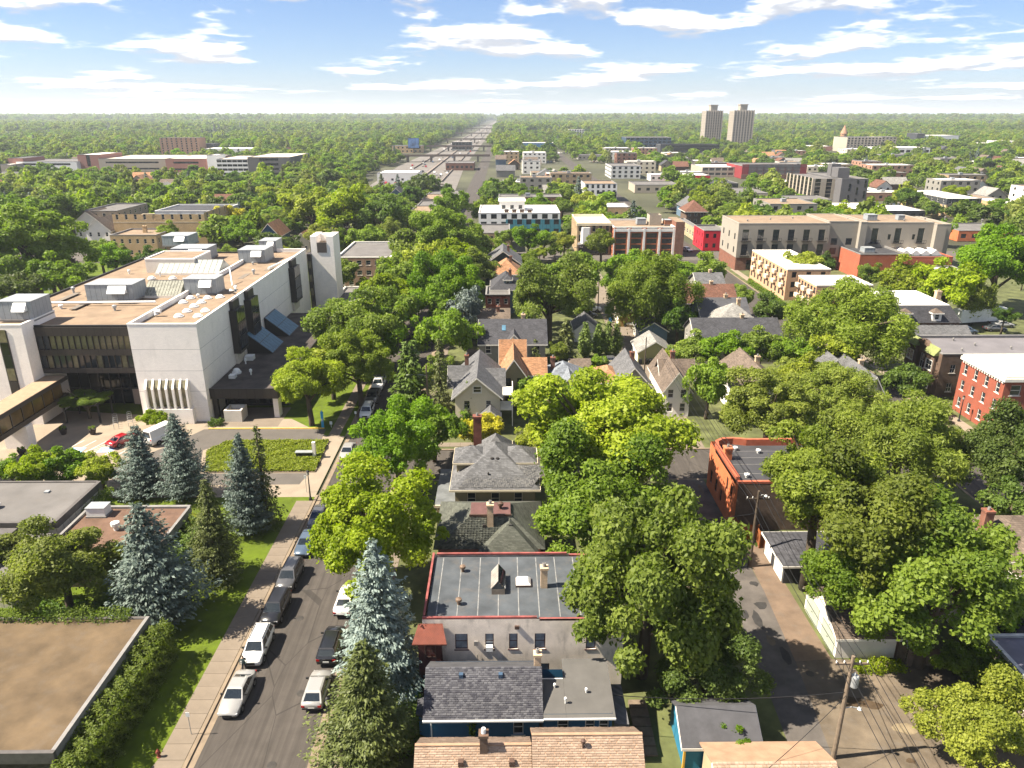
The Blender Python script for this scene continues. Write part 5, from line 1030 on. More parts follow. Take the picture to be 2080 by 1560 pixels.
    x0, x1, y, h = (202.72,218.58,344.3,8.42); b = F('buff_flats', 'buff brick flats with charcoal top storey', x0, x1, y, h * .66, 40, YB, RF_GREY, (5, 1.4, 2.2, 2), (8, 1.4, 2.2, 2)); b.walls(x0, x1, y + .1, y + 39.9, h * .66, h, CH, {'W': grid(39.8, 8, 1.4, [h * .73], 2.0), 'S': grid(x1 - x0, 5, 1.4, [h * .73], 2.0)}, name='top_storey'); b.flat(x0, x1, y + .1, y + 39.9, h - .2, RF_WHITE, .2, .3, TG)
    for i, (a, lb, dep, wm, rm) in enumerate((((154.09,172.91,339.7,4.39), 'large low store with bright white roof behind the grey apartments', 26, CH, RF_WHITE), ((171.36,189.14,336.22,3.48), 'long low store with white roof right of the first white one', 22, CH, RF_WHITE), ((169.33,190.02,276.23,3.65), 'low brick shop with flat grey roof at the end of the grey apartments', 20, ORANGE_P, RF_GREY), ((140.74,162.85,374.68,4.8), 'low tan commercial building left of the white roofs', 20, BG, RF_GREY), ((230.34,239.47,345.79,5.8), 'buff building at the right edge behind dark trees', 26, YB, RF_WHITE),
              ((116.74,140.41,402.97,5.12), 'low grey-roofed store among trees left of the dark grey flats', 30, BG, RF_GREY), ((161.82,186.09,466.43,4.7), 'low pale store beyond the grey roofed one', 26, WP, RF_WHITE), ((78.23,104.81,455.29,4.87), 'long low roof half hidden by trees right of the white cube', 24, BG, RF_GREY), ((121.1,145.67,473.05,4.17), 'dark flat-roofed store near the crimson store', 22, CH, RF_DARK))):
        F('low_store', lb, a[0], a[1], a[2], max(4, min(a[3], 7)), dep, wm, rm, (5, 2.0, 1.6, 1), par=.3, simple=True)
    # left of the main street
    x0, x1, y, h = (-139.44,-106.85,268.37,6.66); b = F('buff_hall', 'wide buff brick hall with arched windows and grey flat roof', x0, x1, y, 8.6, 24, YB, RF_GREY, (10, 1.0, 1.9, 1), None, (4, 1.2, 2.4, 1), z0=3.4, cap=TC); b.chimney(x0 + 15, y + .5, 7, 11, 1.6, .9, YB)
    x0, x1, y, h = (-129.39,-114.28,245.2,6.15); b = F('buff_flats_small', 'small buff brick flats in front of the buff hall', x0, x1, y, 7.6, 15, YB, GRAVEL, (6, .9, 1.5, 2), None, (4, .9, 1.6, 2), cap=TG); b.chimney(x0 + 8, y + 8, 7, 9.5, 1.2, .9, YB)
    x0, x1, y = (-161.66,-148.48,289.54); F('stone_flats', 'weathered stone three-storey flats among trees at the left', x0, x1, y, 10, 26, mat('greige_stone', (0.34, 0.28, 0.215), 0.9, 0.2, 0.4), RF_GREY, (4, 1.2, 1.6, 3), None, (6, 1.2, 1.6, 3))
    x0, x1, y = (-133.8,-109.32,289.2); b = F('white_modern_flats', 'modern white and grey flats behind the buff hall', x0, x1, y, 10, 22, mat('cool_grey_panel', (0.38, 0.40, 0.42), 0.8), RF_DARK, None, None, (4, 1.2, 1.6, 3), cap=WP)
    for q in (.02, .22, .42, .62, .84): b.box('white_bay', x0 + (x1 - x0) * q, x0 + (x1 - x0) * (q + .14), y - .5, y - .02, .5, 8.6, WP); b.box('pane', x0 + (x1 - x0) * (q + .05), x0 + (x1 - x0) * (q + .09), y - .56, y - .51, 4.8, 7.2, GLD)
    for a, lb in (((-163.67,-153.19,286.24), 'white gabled house at the left behind the park trees'), ((-148.49,-139.76,266.0), 'white house with grey-brown gable in front of its twin at the left')): hse('white_gabled_house', lb, a[0], a[1], a[2], 14, 6, 10, 'y', SID_WHITE, SH_BRN, (3, .9, 1.5), None, (4, .9, 1.5))
    x0, x1, y = (-85.69,-78.65,260.63); hse('blue_gable_house', 'blue house with orange-brown gable roof behind the college', x0, x1, y, 13, 5, 9, 'y', mat('cobalt_siding', (0.03, 0.10, 0.20), 0.8, pat='course'), SH_ORG, (3, .9, 1.4), None, (3, .9, 1.4))
    x0, x1, y = (-72.25,-67.17,256.1); hse('orange_gable_cottage', 'small cottage with orange-brown roof right of the blue house', x0, x1, y, 10, 4, 6.5, 'y', SID_CREAM, SH_ORG, (2, .9, 1.2))
    x0, x1, y, h = (-78.26,-58.92,519.71,5.5); F('white_gym', 'plain white hall with pale roof among trees left of the street', x0 - 8, x1, y, 7, 30, WP, RF_WHITE, (4, 1.6, 1.4, 1), simple=True)
    x0, x1, y = (-60.1,-52.19,393.5); hse('charcoal_gable_house', 'dark roofed house with white gable left of the row of shops', x0, x1, y, 13, 5, 8.6, 'y', SID_STEEL, SH_DARK, (3, .9, 1.4))
    x0, x1, y, h = (-49.14,-25.68,644.04,5.95); F('brick_depot', 'red-brown brick depot beside the freeway end', x0, x1, y, h, 30, BRK_RED, RF_GREY, (6, 2, 2, 1), simple=True)
    # far left hospital-like complex
    for nm, lb, a, dep, wm, rm, S in (('brick_tower_block', 'eight-storey tan brick tower block on the left skyline', (-397.01,-352.46,898.93,18.41), 22, mat('clay_brick', (0.40, 0.23, 0.145), 0.9), GRAVEL, (8, 1.6, 1.8, 7)), ('rose_brick_block', 'rose brick block with dark central slot in the left complex', (-350.0,-332.76,635.92,13.2), 40, PB, RF_WHITE, (1, 3, 9, 1)), ('white_office', 'white office wing with dark window bands in the left complex', (-397.67,-348.65,630.77,8.11), 40, WP, RF_GREY, (9, 6, 1.6, 2)), ('brick_end_block', 'brick end block at the far left edge of the complex', (-403.98,-391.65,631.03,10.8), 30, PB, RF_GREY, None), ('low_grey_office', 'low pale building at the very left edge', (-400.8,-392.25,615.18,6.79), 30, BG, RF_WHITE, None),
              ('beige_ramp', 'long beige parking structure with pale top deck', (-333.16,-278.5,635.55,10.11), 60, BG, mat('pale_deck', (0.58, 0.50, 0.40), 0.9), (6, 16, 1.3, 2)), ('rose_brick_ramp', 'rose brick parking structure right of the beige one', (-273.55,-240.74,624.25,10.71), 60, PB, MATS['pale_deck'], (4, 12, 1.5, 2)), ('white_stair_block', 'plain white stair block between brick and white parking structures', (-235.85,-228.09,613.54,13.9), 20, WP, RF_WHITE, None), ('white_ramp', 'white parking structure with rows of dark openings', (-217.44,-194.11,583.85,12.56), 50, WP, MATS['pale_deck'], (6, 3.6, 1.7, 4)), ('dark_ramp', 'dark grey parking structure at the right end of the complex', (-193.84,-162.02,583.57,13.98), 60, mat('ramp_grey', (0.15, 0.145, 0.14), 0.9), MATS['pale_deck'], (3, 14, 1.6, 4)),
              ('far_white_store', 'pale store roofs beyond the brick tower block', (-341.15,-280.25,877.07,7.44), 40, WP, RF_WHITE, None), ('grey_annex', 'dark annex beside the brick tower block', (-362.05,-342.34,920.93,11.12), 20, CH, RF_DARK, None), ('billboard_building', 'buff building under the billboard near the freeway', (-134.57,-98.64,930.09,8.45), 22, YB, RF_GREY, (7, 2.0, 2.0, 2)), ('overpass_building', 'pale glass building standing over the freeway', (-66.7,-41.59,991.66,10.79), 20, mat('pale_glass_wall', (0.36, 0.40, 0.40), 0.4), RF_WHITE, (6, 4, 4, 2)),
              ('blue_white_store', 'white store with bright blue sign band beyond the trees', (23.43,66.0,1032.08,8.12), 30, mat('store_blue', (0.08, 0.22, 0.42), 0.7), RF_WHITE, None), ('castle_flats', 'cream and brown apartment block with pointed corner turret', (420.48,462.87,948.4,17.27), 40, BG, RF_GREY, (10, 2.4, 2.0, 6)), ('beige_slab_flats', 'plain beige slab right of the turreted flats', (487.72,506.88,999.54,16.37), 30, BG, RF_GREY, (4, 2, 1.8, 5)), ('black_white_office', 'modern black and white office with angled end', (618.5,667.93,1137.31,14.46), 40, mat('pale_office', (0.50, 0.52, 0.53), 0.6), RF_WHITE, (5, 9, 5, 1)), ('charcoal_office_end', 'charcoal end tower left of the white office', (597.33,608.77,1120.39,17.62), 30, CH, RF_DARK, None), ('white_far_block', 'white block at the right edge below the horizon', (624.27,645.82,958.89,12.27), 40, WP, RF_WHITE, (3, 4, 2, 3)),
              ('navy_office', 'navy and brick office block below the horizon', (157.43,215.99,1002.67,15.77), 40, NB, RF_GREY, (10, 4, 2.0, 4)), ('long_navy_office', 'long low dark glass office in front of the twin towers', (189.64,261.45,938.47,9.13), 30, CH, RF_DARK, (12, 6, 4, 2)), ('grey_midrise', 'pale grey mid-rise in the far trees', (131.24,162.13,1577.42,14.16), 30, mat('pale_grey_panel'), RF_WHITE, (6, 3, 2.4, 4)), ('terracotta_complex', 'terracotta brick complex on the right horizon', (1202.31,1317.96,2807.11,16.73), 60, mat('clay_brick'), RF_GREY, (9, 8, 3, 2)),
              ('brick_church', 'red brick church with low tower far away', (595.94,629.13,2922.69,15.63), 40, mat('church_brick', (0.42, 0.14, 0.08), 0.9), mat('church_roof', (0.38, 0.14, 0.08), 0.9), None), ('pale_warehouse', 'pale warehouse roof in the trees at far right', (355.97,419.15,987.23,5.41), 40, PB, RF_WHITE, None), ('white_strip_store', 'white strip of stores in front of the turreted flats', (435.43,492.61,890.49,7.62), 40, WP, RF_WHITE, (8, 5, 3, 1)), ('far_strip_store', 'long pale store roofs right of the black and white office', (614.72,674.87,1040.62,6.34), 50, BG, RF_WHITE, None)):
        F(nm, lb, a[0], a[1], a[2], max(4.5, a[3]), dep, wm, rm, S, par=.4, pm=GLD, simple=True)
    # twin residential towers with vertical concrete bands
    CT = mat('tower_concrete', (0.42, 0.37, 0.31), 0.9, 0.06)
    for i, (xl, xr, lb) in enumerate(((1435, 1468, 0), (1492, 1532, 1))):
        (x0, x1), y = (((296.57, 320.45), 1150), ((323.14, 350.84), 1100))[i]; h = 48.5 + i * .3
        b = Bd('apartment_tower', ['left of the twin tan concrete apartment towers on the skyline', 'right and wider of the twin tan concrete apartment towers'][i], 'tower', (x0 + x1) / 2, y, group='twin apartment towers')
        b.walls(x0, x1, y, y + 26, 0, h, CT, {'S': grid(x1 - x0, 7, 1.7, [3 + k * 2.25 for k in range(20)], 1.4), 'W': grid(26, 6, 1.7, [3 + k * 2.25 for k in range(20)], 1.4)}, simple=True, pm=mat('tower_glass', (0.10, 0.085, 0.07), 0.4)); b.box('roof', x0 + .3, x1 - .3, y + .3, y + 25.7, h - .3, h - .05, RF_GREY)
        for k in range(8): q = x0 + (x1 - x0) * k / 7; b.box('pier', q - .5, q + .5, y - .8, y - .02, 0, h + .6, CT)
        c = (x0 + x1) / 2; b.box('lift_house', c - 5, c + 5, y + 4, y + 16, h - .1, h + 7, CT); b.box('lift_cap', c - 5.6, c + 5.6, y + 3.4, y + 16.6, h + 7, h + 8.2, CT)
    x0, y = 437.71, 1000
    b = Bd('turret', 'pointed brown corner turret of the far cream flats', 'turret', x0, y); b.build(MB().lathe([(4, 0), (4, 20), (4.6, 20.3), (.2, 31)], 10, (x0, y, 0)), 'shaft', mat('clay_brick'))
    # billboard by the freeway
    x0, x1, y, h = (-114.86,-101.93,930.01,14.06); b = Bd('billboard', 'roof-top billboard with blue picture panel near the freeway', 'billboard', (x0 + x1) / 2, y - 1)
    b.box('panel', x0, x1, y - 1.4, y - 1.0, h - 8, h + 3, mat('billboard_print', (0.10, 0.20, 0.42), 0.6, 0.9, 0.15)); b.box('frame', x0 - .3, x1 + .3, y - .98, y - .7, h - 9, h + 3.4, TD); b.box('post', (x0 + x1) / 2 - .5, (x0 + x1) / 2 + .5, y - 1.2, y - .3, 0, h - 8, TD)
ORANGE_P = mat('orange_brick')
commercial()

# ---------------------------------------------------------------- trees
def unit(v): return v / (np.linalg.norm(v, axis=1, keepdims=True) + 1e-9)
def leaf_quads(P, N, L, rr, wid=0.62):
    """one small pointed leaf cluster per point: four corners on a plane with normal N"""
    n = len(P); T = unit(np.cross(N, rr.normal(size=(n, 3)))); B = np.cross(N, T)
    l = L * rr.uniform(.5, 1.5, (n, 1)); w = l * wid
    bend = N * l * rr.uniform(-.18, .18, (n, 1))
    V = np.stack([P - T * l * .5, P + B * w * .5 + bend, P + T * l * .5, P - B * w * .5 + bend], 1).reshape(-1, 3)
    return V, np.arange(4 * n).reshape(n, 4)
def crown_np(seed, nb, nl, L, asp=.85, lump=.28, br=(.24, .40), droop=0.0, flat=.0):
    """crown as many leafy clumps spread over an uneven dome, unit radius"""
    rr = np.random.RandomState(seed)
    d = unit(rr.normal(size=(nb * 3, 3))); d = d[d[:, 2] > -.5][:nb]; nb = len(d)
    ph = rr.uniform(0, 6.28, 3)
    lo = 1 + lump * (np.sin(3 * np.arctan2(d[:, 1], d[:, 0]) + ph[0]) * .5 + np.sin(5 * d[:, 2] + ph[1]) * .35 + rr.normal(size=nb) * .3)
    rad = rr.uniform(.42, .84, nb) * lo; rb = rr.uniform(br[0], br[1], nb)
    c = d * rad[:, None]; c[:, 2] = c[:, 2] * asp - flat * np.maximum(0, -d[:, 2])
    w = rb ** 2; i = rr.choice(nb, nl, p=w / w.sum())
    q = unit(rr.normal(size=(nl, 3)) + d[i] * .75 + np.array([0, 0, .3]))
    rfrac = rr.uniform(.25, 1.0, (nl, 1)) ** .45 * (1 + .12 * rr.normal(size=(nl, 1)))
    P = c[i] + q * (rb[i][:, None] * rfrac) * np.array([1, 1, .82])
    if droop:
        hd = np.clip(rr.exponential(droop, nl), 0, .55) * (np.hypot(P[:, 0], P[:, 1]) > .35); P[:, 2] -= hd
    N = unit(q * .75 + rr.normal(size=(nl, 3)) * .55 + np.array([0, 0, .3]))
    V, F = leaf_quads(P, N, L, rr, .62 if not droop else .34)
    bt = rr.rand(nb); tint = np.clip(bt[i] * .6 + rr.rand(nl) * .5 - .05, 0, 1)
    return V, F, tint, c
def trunk_mb(c, seed, z0=-1.75, r0=.075):
    rr = random.Random(seed); mb = MB(); x, y = rr.uniform(-.06, .06), rr.uniform(-.06, .06)
    mb.tube([(0, 0, z0), (0, 0, z0 * .6), (x * .6, y * .6, -.55), (x, y, -.15), (x * 1.6, y * 1.6, .3)], [r0 * 1.35, r0, r0 * .85, r0 * .6, r0 * .25], 9)
    idx = list(range(len(c))); rr.shuffle(idx)
    for k in idx[:14]:
        p = Vector(c[k]); s_ = Vector((x * .6, y * .6, rr.uniform(-.6, -.1))); m_ = s_.lerp(p, .5) + Vector((0, 0, .08))
        mb.tube([s_, m_, p], [r0 * .45, r0 * .3, r0 * .1], 6, False)
    return mb
BARK = mat('bark', (0.10, 0.078, 0.055), 0.95, 0.35, 3.0, 0.6, 12)
LEAF = {'g': leaf_mat('leaf_green', (0.082, 0.146, 0.010), (0.205, 0.290, 0.024), .5), 'y': leaf_mat('leaf_yellowgreen', (0.145, 0.195, 0.008), (0.300, 0.350, 0.022), .5), 'd': leaf_mat('leaf_dark', (0.050, 0.092, 0.012), (0.118, 0.175, 0.026), .45),
        'o': leaf_mat('leaf_olive', (0.088, 0.128, 0.010), (0.205, 0.255, 0.024), .5), 'w': leaf_mat('leaf_willow', (0.125, 0.175, 0.018), (0.265, 0.320, 0.045), .5), 'Y': leaf_mat('leaf_gold', (0.34, 0.32, 0.012), (0.60, 0.54, 0.02), .45), 'p': leaf_mat('leaf_purple', (0.05, 0.035, 0.026), (0.10, 0.065, 0.05)),
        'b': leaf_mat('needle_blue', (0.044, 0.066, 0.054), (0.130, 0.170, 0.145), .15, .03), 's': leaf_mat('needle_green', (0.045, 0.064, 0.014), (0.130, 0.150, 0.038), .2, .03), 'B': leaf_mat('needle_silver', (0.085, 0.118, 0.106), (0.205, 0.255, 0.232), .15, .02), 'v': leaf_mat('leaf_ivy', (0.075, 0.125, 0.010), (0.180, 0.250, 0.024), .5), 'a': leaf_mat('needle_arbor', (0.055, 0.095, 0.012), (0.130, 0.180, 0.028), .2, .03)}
PROTO = {}
def add_proto(key, n, *a, **k):
    L_ = []
    for s in range(n):
        V, F, t, c = crown_np(100 + s * 7 + len(PROTO) * 31, *a, **k)
        L_.append((np_mesh('crown', V, F, LEAF['g'], t), trunk_mb(c, s).mesh('trunk', BARK, True)))
    PROTO[key] = L_
add_proto('huge', 2, 120, 95000, .034, br=(.085, .235), lump=.42)
add_proto('near', 4, 72, 46000, .048, br=(.10, .29), lump=.42)
add_proto('nearw', 2, 85, 46000, .060, br=(.14, .25), droop=.10, lump=.40)
add_proto('mid', 6, 44, 9500, .092, br=(.18, .30), lump=.40)
add_proto('midw', 2, 60, 9500, .12, br=(.2, .34), droop=.10, lump=.36)
add_proto('far', 4, 26, 1300, .24, br=(.28, .44), lump=.34)
KEEP = []           # ground taken by trees, so later ones keep their distance
tr = random.Random(11)
def set_mat(o, m):
    o.material_slots[0].link = 'OBJECT'; o.material_slots[0].material = m
def tree(x, y, r, hc, cc, label, group=None, asp=1.0, lod=None, name='tree', pi=None):
    d = math.sqrt(x * x + y * y + 1600)
    if lod is None:
        px = r * 738 / d
        lod = 'huge' if px > 88 else 'near' if px > 34 else 'mid' if px > 8 else 'far'
    if cc == 'w' and lod in ('near', 'mid'): lod += 'w'
    P = PROTO[lod]; cm, tm = P[pi % len(P) if pi is not None else tr.randrange(len(P))]
    t = thing(name, label, 'tree', (x, y, 0), tr.uniform(0, 6.28), group)
    c = put('crown', cm, t, (0, 0, hc)); c.scale = (r, r * tr.uniform(.92, 1.08), r * asp); set_mat(c, LEAF[cc])
    k = put('trunk', tm, t, (0, 0, hc)); k.scale = (r, r, max(r, hc / 1.7) if hc / 1.75 > r * .6 else r)
    KEEP.append((x, y, r)); return t

# near and middle trees: x, y, crown radius, crown-centre height
for q, cc, asp, label in (
 ((-12.2,60.96,6.71,7.9), 'y', 1.0, 'big yellow-green street tree leaning over the street beside blue spruce'),
 ((11.5,50.43,7.5,8.57), 'g', 1.25, 'largest tree, broad dark-green crown over the whitewashed building roof'),
 ((9.48,66.97,7.55,8.62), 'g', 1.0, 'tall green tree crown just right of the tan foursquare house'),
 ((16.07,47.16,4.48,4.19), 'd', .9, 'low dark shady tree beside the alley behind the blue garage'),
 ((12.19,77.14,9.98,10.68), 'y', .85, 'broad bright-green maple at the cross street corner'),
 ((5.42,88.7,3.56,5.22), 'y', 1.0, 'small yellow-green tree left of the broad bright maple'),
 ((-13.3,82.16,5.56,6.92), 'g', 1.1, 'green street tree left of the tan foursquare house'),
 ((-9.74,92.07,3.83,5.46), 'g', 1.2, 'slender bright green tree left of the tall brick chimney'),
 ((-3.54,95.21,3.29,3.03), 'Y', .9, 'round golden-yellow shrub behind the tall brick chimney'),
 ((-41.36,58.82,5.36,5.62), 'o', .85, 'gnarled olive-green crabapple between the low pavilions'),
 ((-50.22,64.15,2.96,3.82), 'o', .85, 'olive crabapple cut off by the left picture edge'),
 ((-62.77,84.71,2.18,2.55), 'g', 1.0, 'rounded tree at the left edge behind grey pavilion roof'), ((-57.76,82.64,3.29,3.43), 'y', 1.0, 'second rounded tree from left behind grey pavilion roof'), ((-54.87,83.95,3.21,3.37), 'g', 1.0, 'third rounded tree from left behind grey pavilion roof'), ((-50.41,83.17,2.82,3.06), 'y', 1.0, 'rightmost rounded tree behind the grey pavilion roof'),
 ((-53.02,103.79,2.05,1.74), 'y', .9, 'round yellow-green shrub against the white college wall'),
 ((-29.67,104.59,5.55,6.92), 'y', 1.05, 'sunlit street tree in front of the dark college annex'), ((-23.53,112.69,6.01,7.31), 'o', 1.0, 'street tree above the parked white pickup'), ((-26.92,126.15,8.26,9.22), 'g', .95, 'street tree beside the end of the college annex'), ((-22.89,132.39,5.94,7.25), 'g', 1.0, 'street tree leaning over the road left of spruce'), ((-22.51,146.01,5.99,7.29), 'g', 1.0, 'street tree halfway along the college avenue'), ((-25.59,154.92,7.36,8.46), 'y', 1.0, 'bright street tree near the low concrete block'), ((-22.85,166.66,7.87,8.89), 'g', 1.0, 'street tree just beyond the low concrete block'), ((-19.97,180.23,7.86,8.88), 'y', 1.0, 'bright tree beyond the salmon brick hall'), ((-26.29,208.32,8.31,9.26), 'g', 1.0, 'green tree right of the salmon brick hall roof'),
 ((-28.68,115.63,4.86,6.33), 'y', 1.0, 'bright street tree right behind the sunlit one by the annex'), ((-23.9,125.63,4.81,6.28), 'g', 1.0, 'street tree filling the row above the parked pickups'), ((-27.5,144.69,5.45,6.84), 'y', 1.0, 'bright street tree at the far corner of the annex'),
 ((-16.57,208.48,10.36,11.01), 'g', 1.0, 'large green tree at the far end of the avenue'), ((-10.64,219.93,7.3,8.4), 'g', 1.0, 'green tree left of the tan brick shop'), ((-13.21,155.85,8.97,9.82), 'g', 1.05, 'big green tree across the street from the college tower'), ((-12.29,193.58,7.76,8.8), 'y', 1.0, 'bright yellow-green tree behind the big avenue tree'), ((-7.57,190.92,5.77,7.1), 'g', 1.05, 'green tree beside the orange hip roofed house'), ((-31.59,275.16,5.42,6.81), 'w', 1.0, 'pale feathery tree left of the row of shops'), ((-38.28,246.88,5.7,7.05), 'w', 1.1, 'pale feathery tree beyond the salmon brick hall'), ((-43.07,232.54,6.16,7.43), 'g', 1.0, 'rounded tree right of the college stair tower'),
 ((-11.43,129.37,5.82,7.15), 'g', 1.15, 'dark green yard tree right of the shaded street'), ((-12.45,151.14,4.65,6.16), 'g', 1.2, 'pointed yard tree behind the dark green one'), ((-8.05,145.93,5.01,6.46), 'B', 1.3, 'silvery grey-green tree beside the brown roof house'),
 ((-11.02,114.97,2.84,4.61), 'g', 1.2, 'bright slim tree behind the scraggly spruce'),
 ((9.07,146.91,9.25,10.06), 'g', 1.0, 'large spreading tree behind the charcoal roofed house'), ((16.22,171.86,7.83,8.85), 'g', 1.0, 'large tree left of the alley near the shops'), ((29.53,151.44,9.17,9.99), 'w', 1.05, 'huge weeping willow right of the upper alley'), ((28.77,182.87,4.63,6.14), 'g', 1.2, 'slim tree left of the weeping willow'), ((32.21,184.14,6.82,7.99), 'g', .9, 'tree crown in front of the brick apartments'), ((45.42,187.06,5.05,6.49), 'g', 1.0, 'tree right of the weeping willow'), ((35.62,146.63,4.04,5.64), 'd', 1.1, 'dark tree left of the red-brown roofed house'), ((52.76,188.64,5.4,6.79), 'g', 1.0, 'tree at the corner before the crimson shop'), ((31.63,128.11,2.15,4.03), 'y', 1.0, 'small bright tree right of the olive garage'), ((34.37,162.84,4.99,6.45), 'g', 1.1, 'tree below the weeping willow by the ochre garage'),
 ((7.69,236.39,5.88,7.19), 'g', .9, 'street tree in front of the teal apartments'), ((12.94,243.82,4.85,6.32), 'g', .9, 'second street tree in front of the teal apartments'), ((19.24,239.35,4.37,5.91), 'y', .9, 'bright street tree left of the ornate brick shop'), ((30.78,235.14,5.15,6.58), 'o', 1.1, 'olive street tree hiding the ornate brick shop front'), ((2.49,248.61,4.93,6.39), 'g', .9, 'street tree at the left of the teal apartments'),
 ((8.01,107.64,3.46,3.37), 'g', .9, 'bushy yard tree before the blue-grey bungalow'), ((11.8,106.91,2.87,2.9), 'd', .9, 'dark bush right of the blue-grey bungalow yard'), ((4.26,110.45,2.76,2.81), 'g', 1.2, 'slim yard tree right of the cream Victorian'), ((4.22,121.36,2.14,2.32), 'g', 1.2, 'narrow tree before the tan gable house wing'), ((17.17,128.92,1.9,1.82), 'g', .9, 'round bush beside the grey parked car'), ((9.83,128.56,2.07,3.96), 'o', 1.2, 'small pine-like tree right of the charcoal roofed house'),
 ((31.45,106.51,3.8,5.43), 'g', 1.45, 'tall narrow green tree right of the white gable house'), ((33.49,125.07,3.72,5.36), 'g', 1.0, 'tree left of the long dark roof'), ((38.68,122.87,4.52,6.04), 'g', .9, 'tree before the long dark roofed house'), ((45.37,124.13,4.78,6.26), 'g', .9, 'tree between the long dark and taupe roofs'), ((50.01,122.24,3.87,5.49), 'g', 1.0, 'tree right of the taupe roof'), ((56.99,120.36,5.07,6.51), 'y', .9, 'spiky bright green tree before the huge willow'), ((60.9,125.5,10.62,11.23), 'w', .85, 'huge spreading willow beside the right-hand street'), ((62.52,107.23,3.64,5.29), 'd', 1.1, 'dark green tree beside the red brick flats'), ((47.25,109.72,4.29,5.84), 'y', 1.0, 'bright green tree right of the taupe house'), ((35.81,92.09,6.31,7.57), 'o', .9, 'olive-green tree behind the orange brick shop'), ((47.86,99.17,6.04,7.33), 'w', .9, 'yellow-green tree in front of the slate roofed house'), ((47.96,80.8,7.12,8.25), 'w', .95, 'bright feathery tree with forked trunk near the right-hand street'), ((42.92,87.37,4.47,6.0), 'w', .95, 'feathery light green tree left of the forked one'), ((57.54,77.22,6.02,7.32), 'd', 1.1, 'large dark green tree at the right picture edge'), ((55.13,70.01,3.2,4.92), 'd', 1.0, 'dark tree below the large one at the right edge'),
 ((30.08,62.44,6.14,11.76), 'o', 1.0, 'tall olive tree with bare trunk beside the dark garage'), ((32.9,56.46,7.27,10.77), 'o', 1.0, 'broad olive tree right of the orange brick shop'), ((35.64,51.44,7.51,9.36), 'g', .95, 'broad green tree over the yard behind the white garage'), ((31.2,53.22,4.97,6.67), 'g', .95, 'green tree shading the roof of the white garage'), ((42.84,54.79,3.3,3.64), 'g', .9, 'leafy tree at the end of the weathered fence'), ((33.63,40.33,4.17,4.34), 'y', 1.0, 'yellow-green tree in the bottom right corner'), ((16.72,41.92,1.36,1.99), 'g', 1.0, 'small bright tree beside the blue garage roof'), ((38.45,49.75,2.27,2.01), 'v', .8, 'leafy shrub mound at the corner of the flat stone building'),
 ((80.52,196.03,5.15,6.58), 'y', .95, 'bright green tree beside the tan flats'), ((90.01,206.8,3.48,5.16), 'd', 1.1, 'dark tree beside the coral warehouse'), ((55.53,150.48,4.4,5.94), 'd', 1.0, 'dark tree by the pavement near the willow'), ((55.44,167.43,2.97,4.73), 'g', 1.2, 'small tree left of the right-hand street pavement'), ((95.67,171.21,6.69,7.88), 'y', .95, 'bright tree in front of the low annex'), ((99.11,161.54,7.16,8.29), 'y', .95, 'bright tree right of the annex'), ((116.57,171.46,10.71,11.3), 'g', 1.0, 'massive green tree at the right edge beyond the flats'), ((106.39,161.74,4.43,5.97), 'w', 1.2, 'slim light tree behind the parked trailer'), ((95.07,188.48,3.83,5.45), 'g', .95, 'tree right of the second tan flats'),
 ((-119.01,186.8,13.57,13.73), 'g', .8, 'great spreading park tree left of the college'), ((-106.11,175.05,7.62,8.68), 'g', .8, 'park tree right beside the college roof edge'), ((-110.71,165.06,6.12,7.4), 'd', .85, 'dark tree at the left edge behind the college stair block'), ((-173.27,264.82,10.35,11.0), 'g', .9, 'park tree at the left edge'), ((-118.69,192.51,6.42,7.65), 'p', .8, 'dusky purple-leaved tree in the park'), ((-123.2,213.34,2.85,2.88), 'p', .9, 'small purple plum tree on the park lawn'), ((-121.57,234.95,3.12,3.29), 'g', 1.0, 'small tree before the small buff flats'), ((-115.67,256.77,4.64,6.15), 'o', 1.0, 'pale tree in front of the buff hall'), ((-168.46,286.72,10.24,10.91), 'g', .85, 'dark rounded tree behind the white gabled houses'),
 ((-73.49,285.77,10.24,10.91), 'y', .9, 'bright tree crowned with yellow behind the blue house'), ((-57.18,269.83,11.45,11.93), 'y', .9, 'broad sunlit tree behind the college tower'), ((-44.69,268.12,9.65,10.4), 'd', 1.1, 'dark tall tree left of the row of shops'), ((-89.73,255.12,5.87,7.19), 'g', .95, 'tree left of the blue gable house'), ((-62.78,254.12,5.02,6.47), 'y', .95, 'small bright tree beside the orange gable cottage'), ((-106.62,294.28,5.77,7.1), 'Y', .9, 'golden-green tree right of the white modern flats'), ((-21.71,318.33,7.26,8.37), 'g', 1.1, 'tree beside the row of shops'), ((-25.85,292.56,4.8,6.28), 'd', 1.3, 'dark conical tree by the main street'),
 ):
    tree(*q, cc, label, None, asp)
tree(-65.18, 107.67, 3.7, 3.3, 'g', 'vine foliage spilling over the dark trellis in the forecourt', None, .42, 'near', 'climbing_vine')

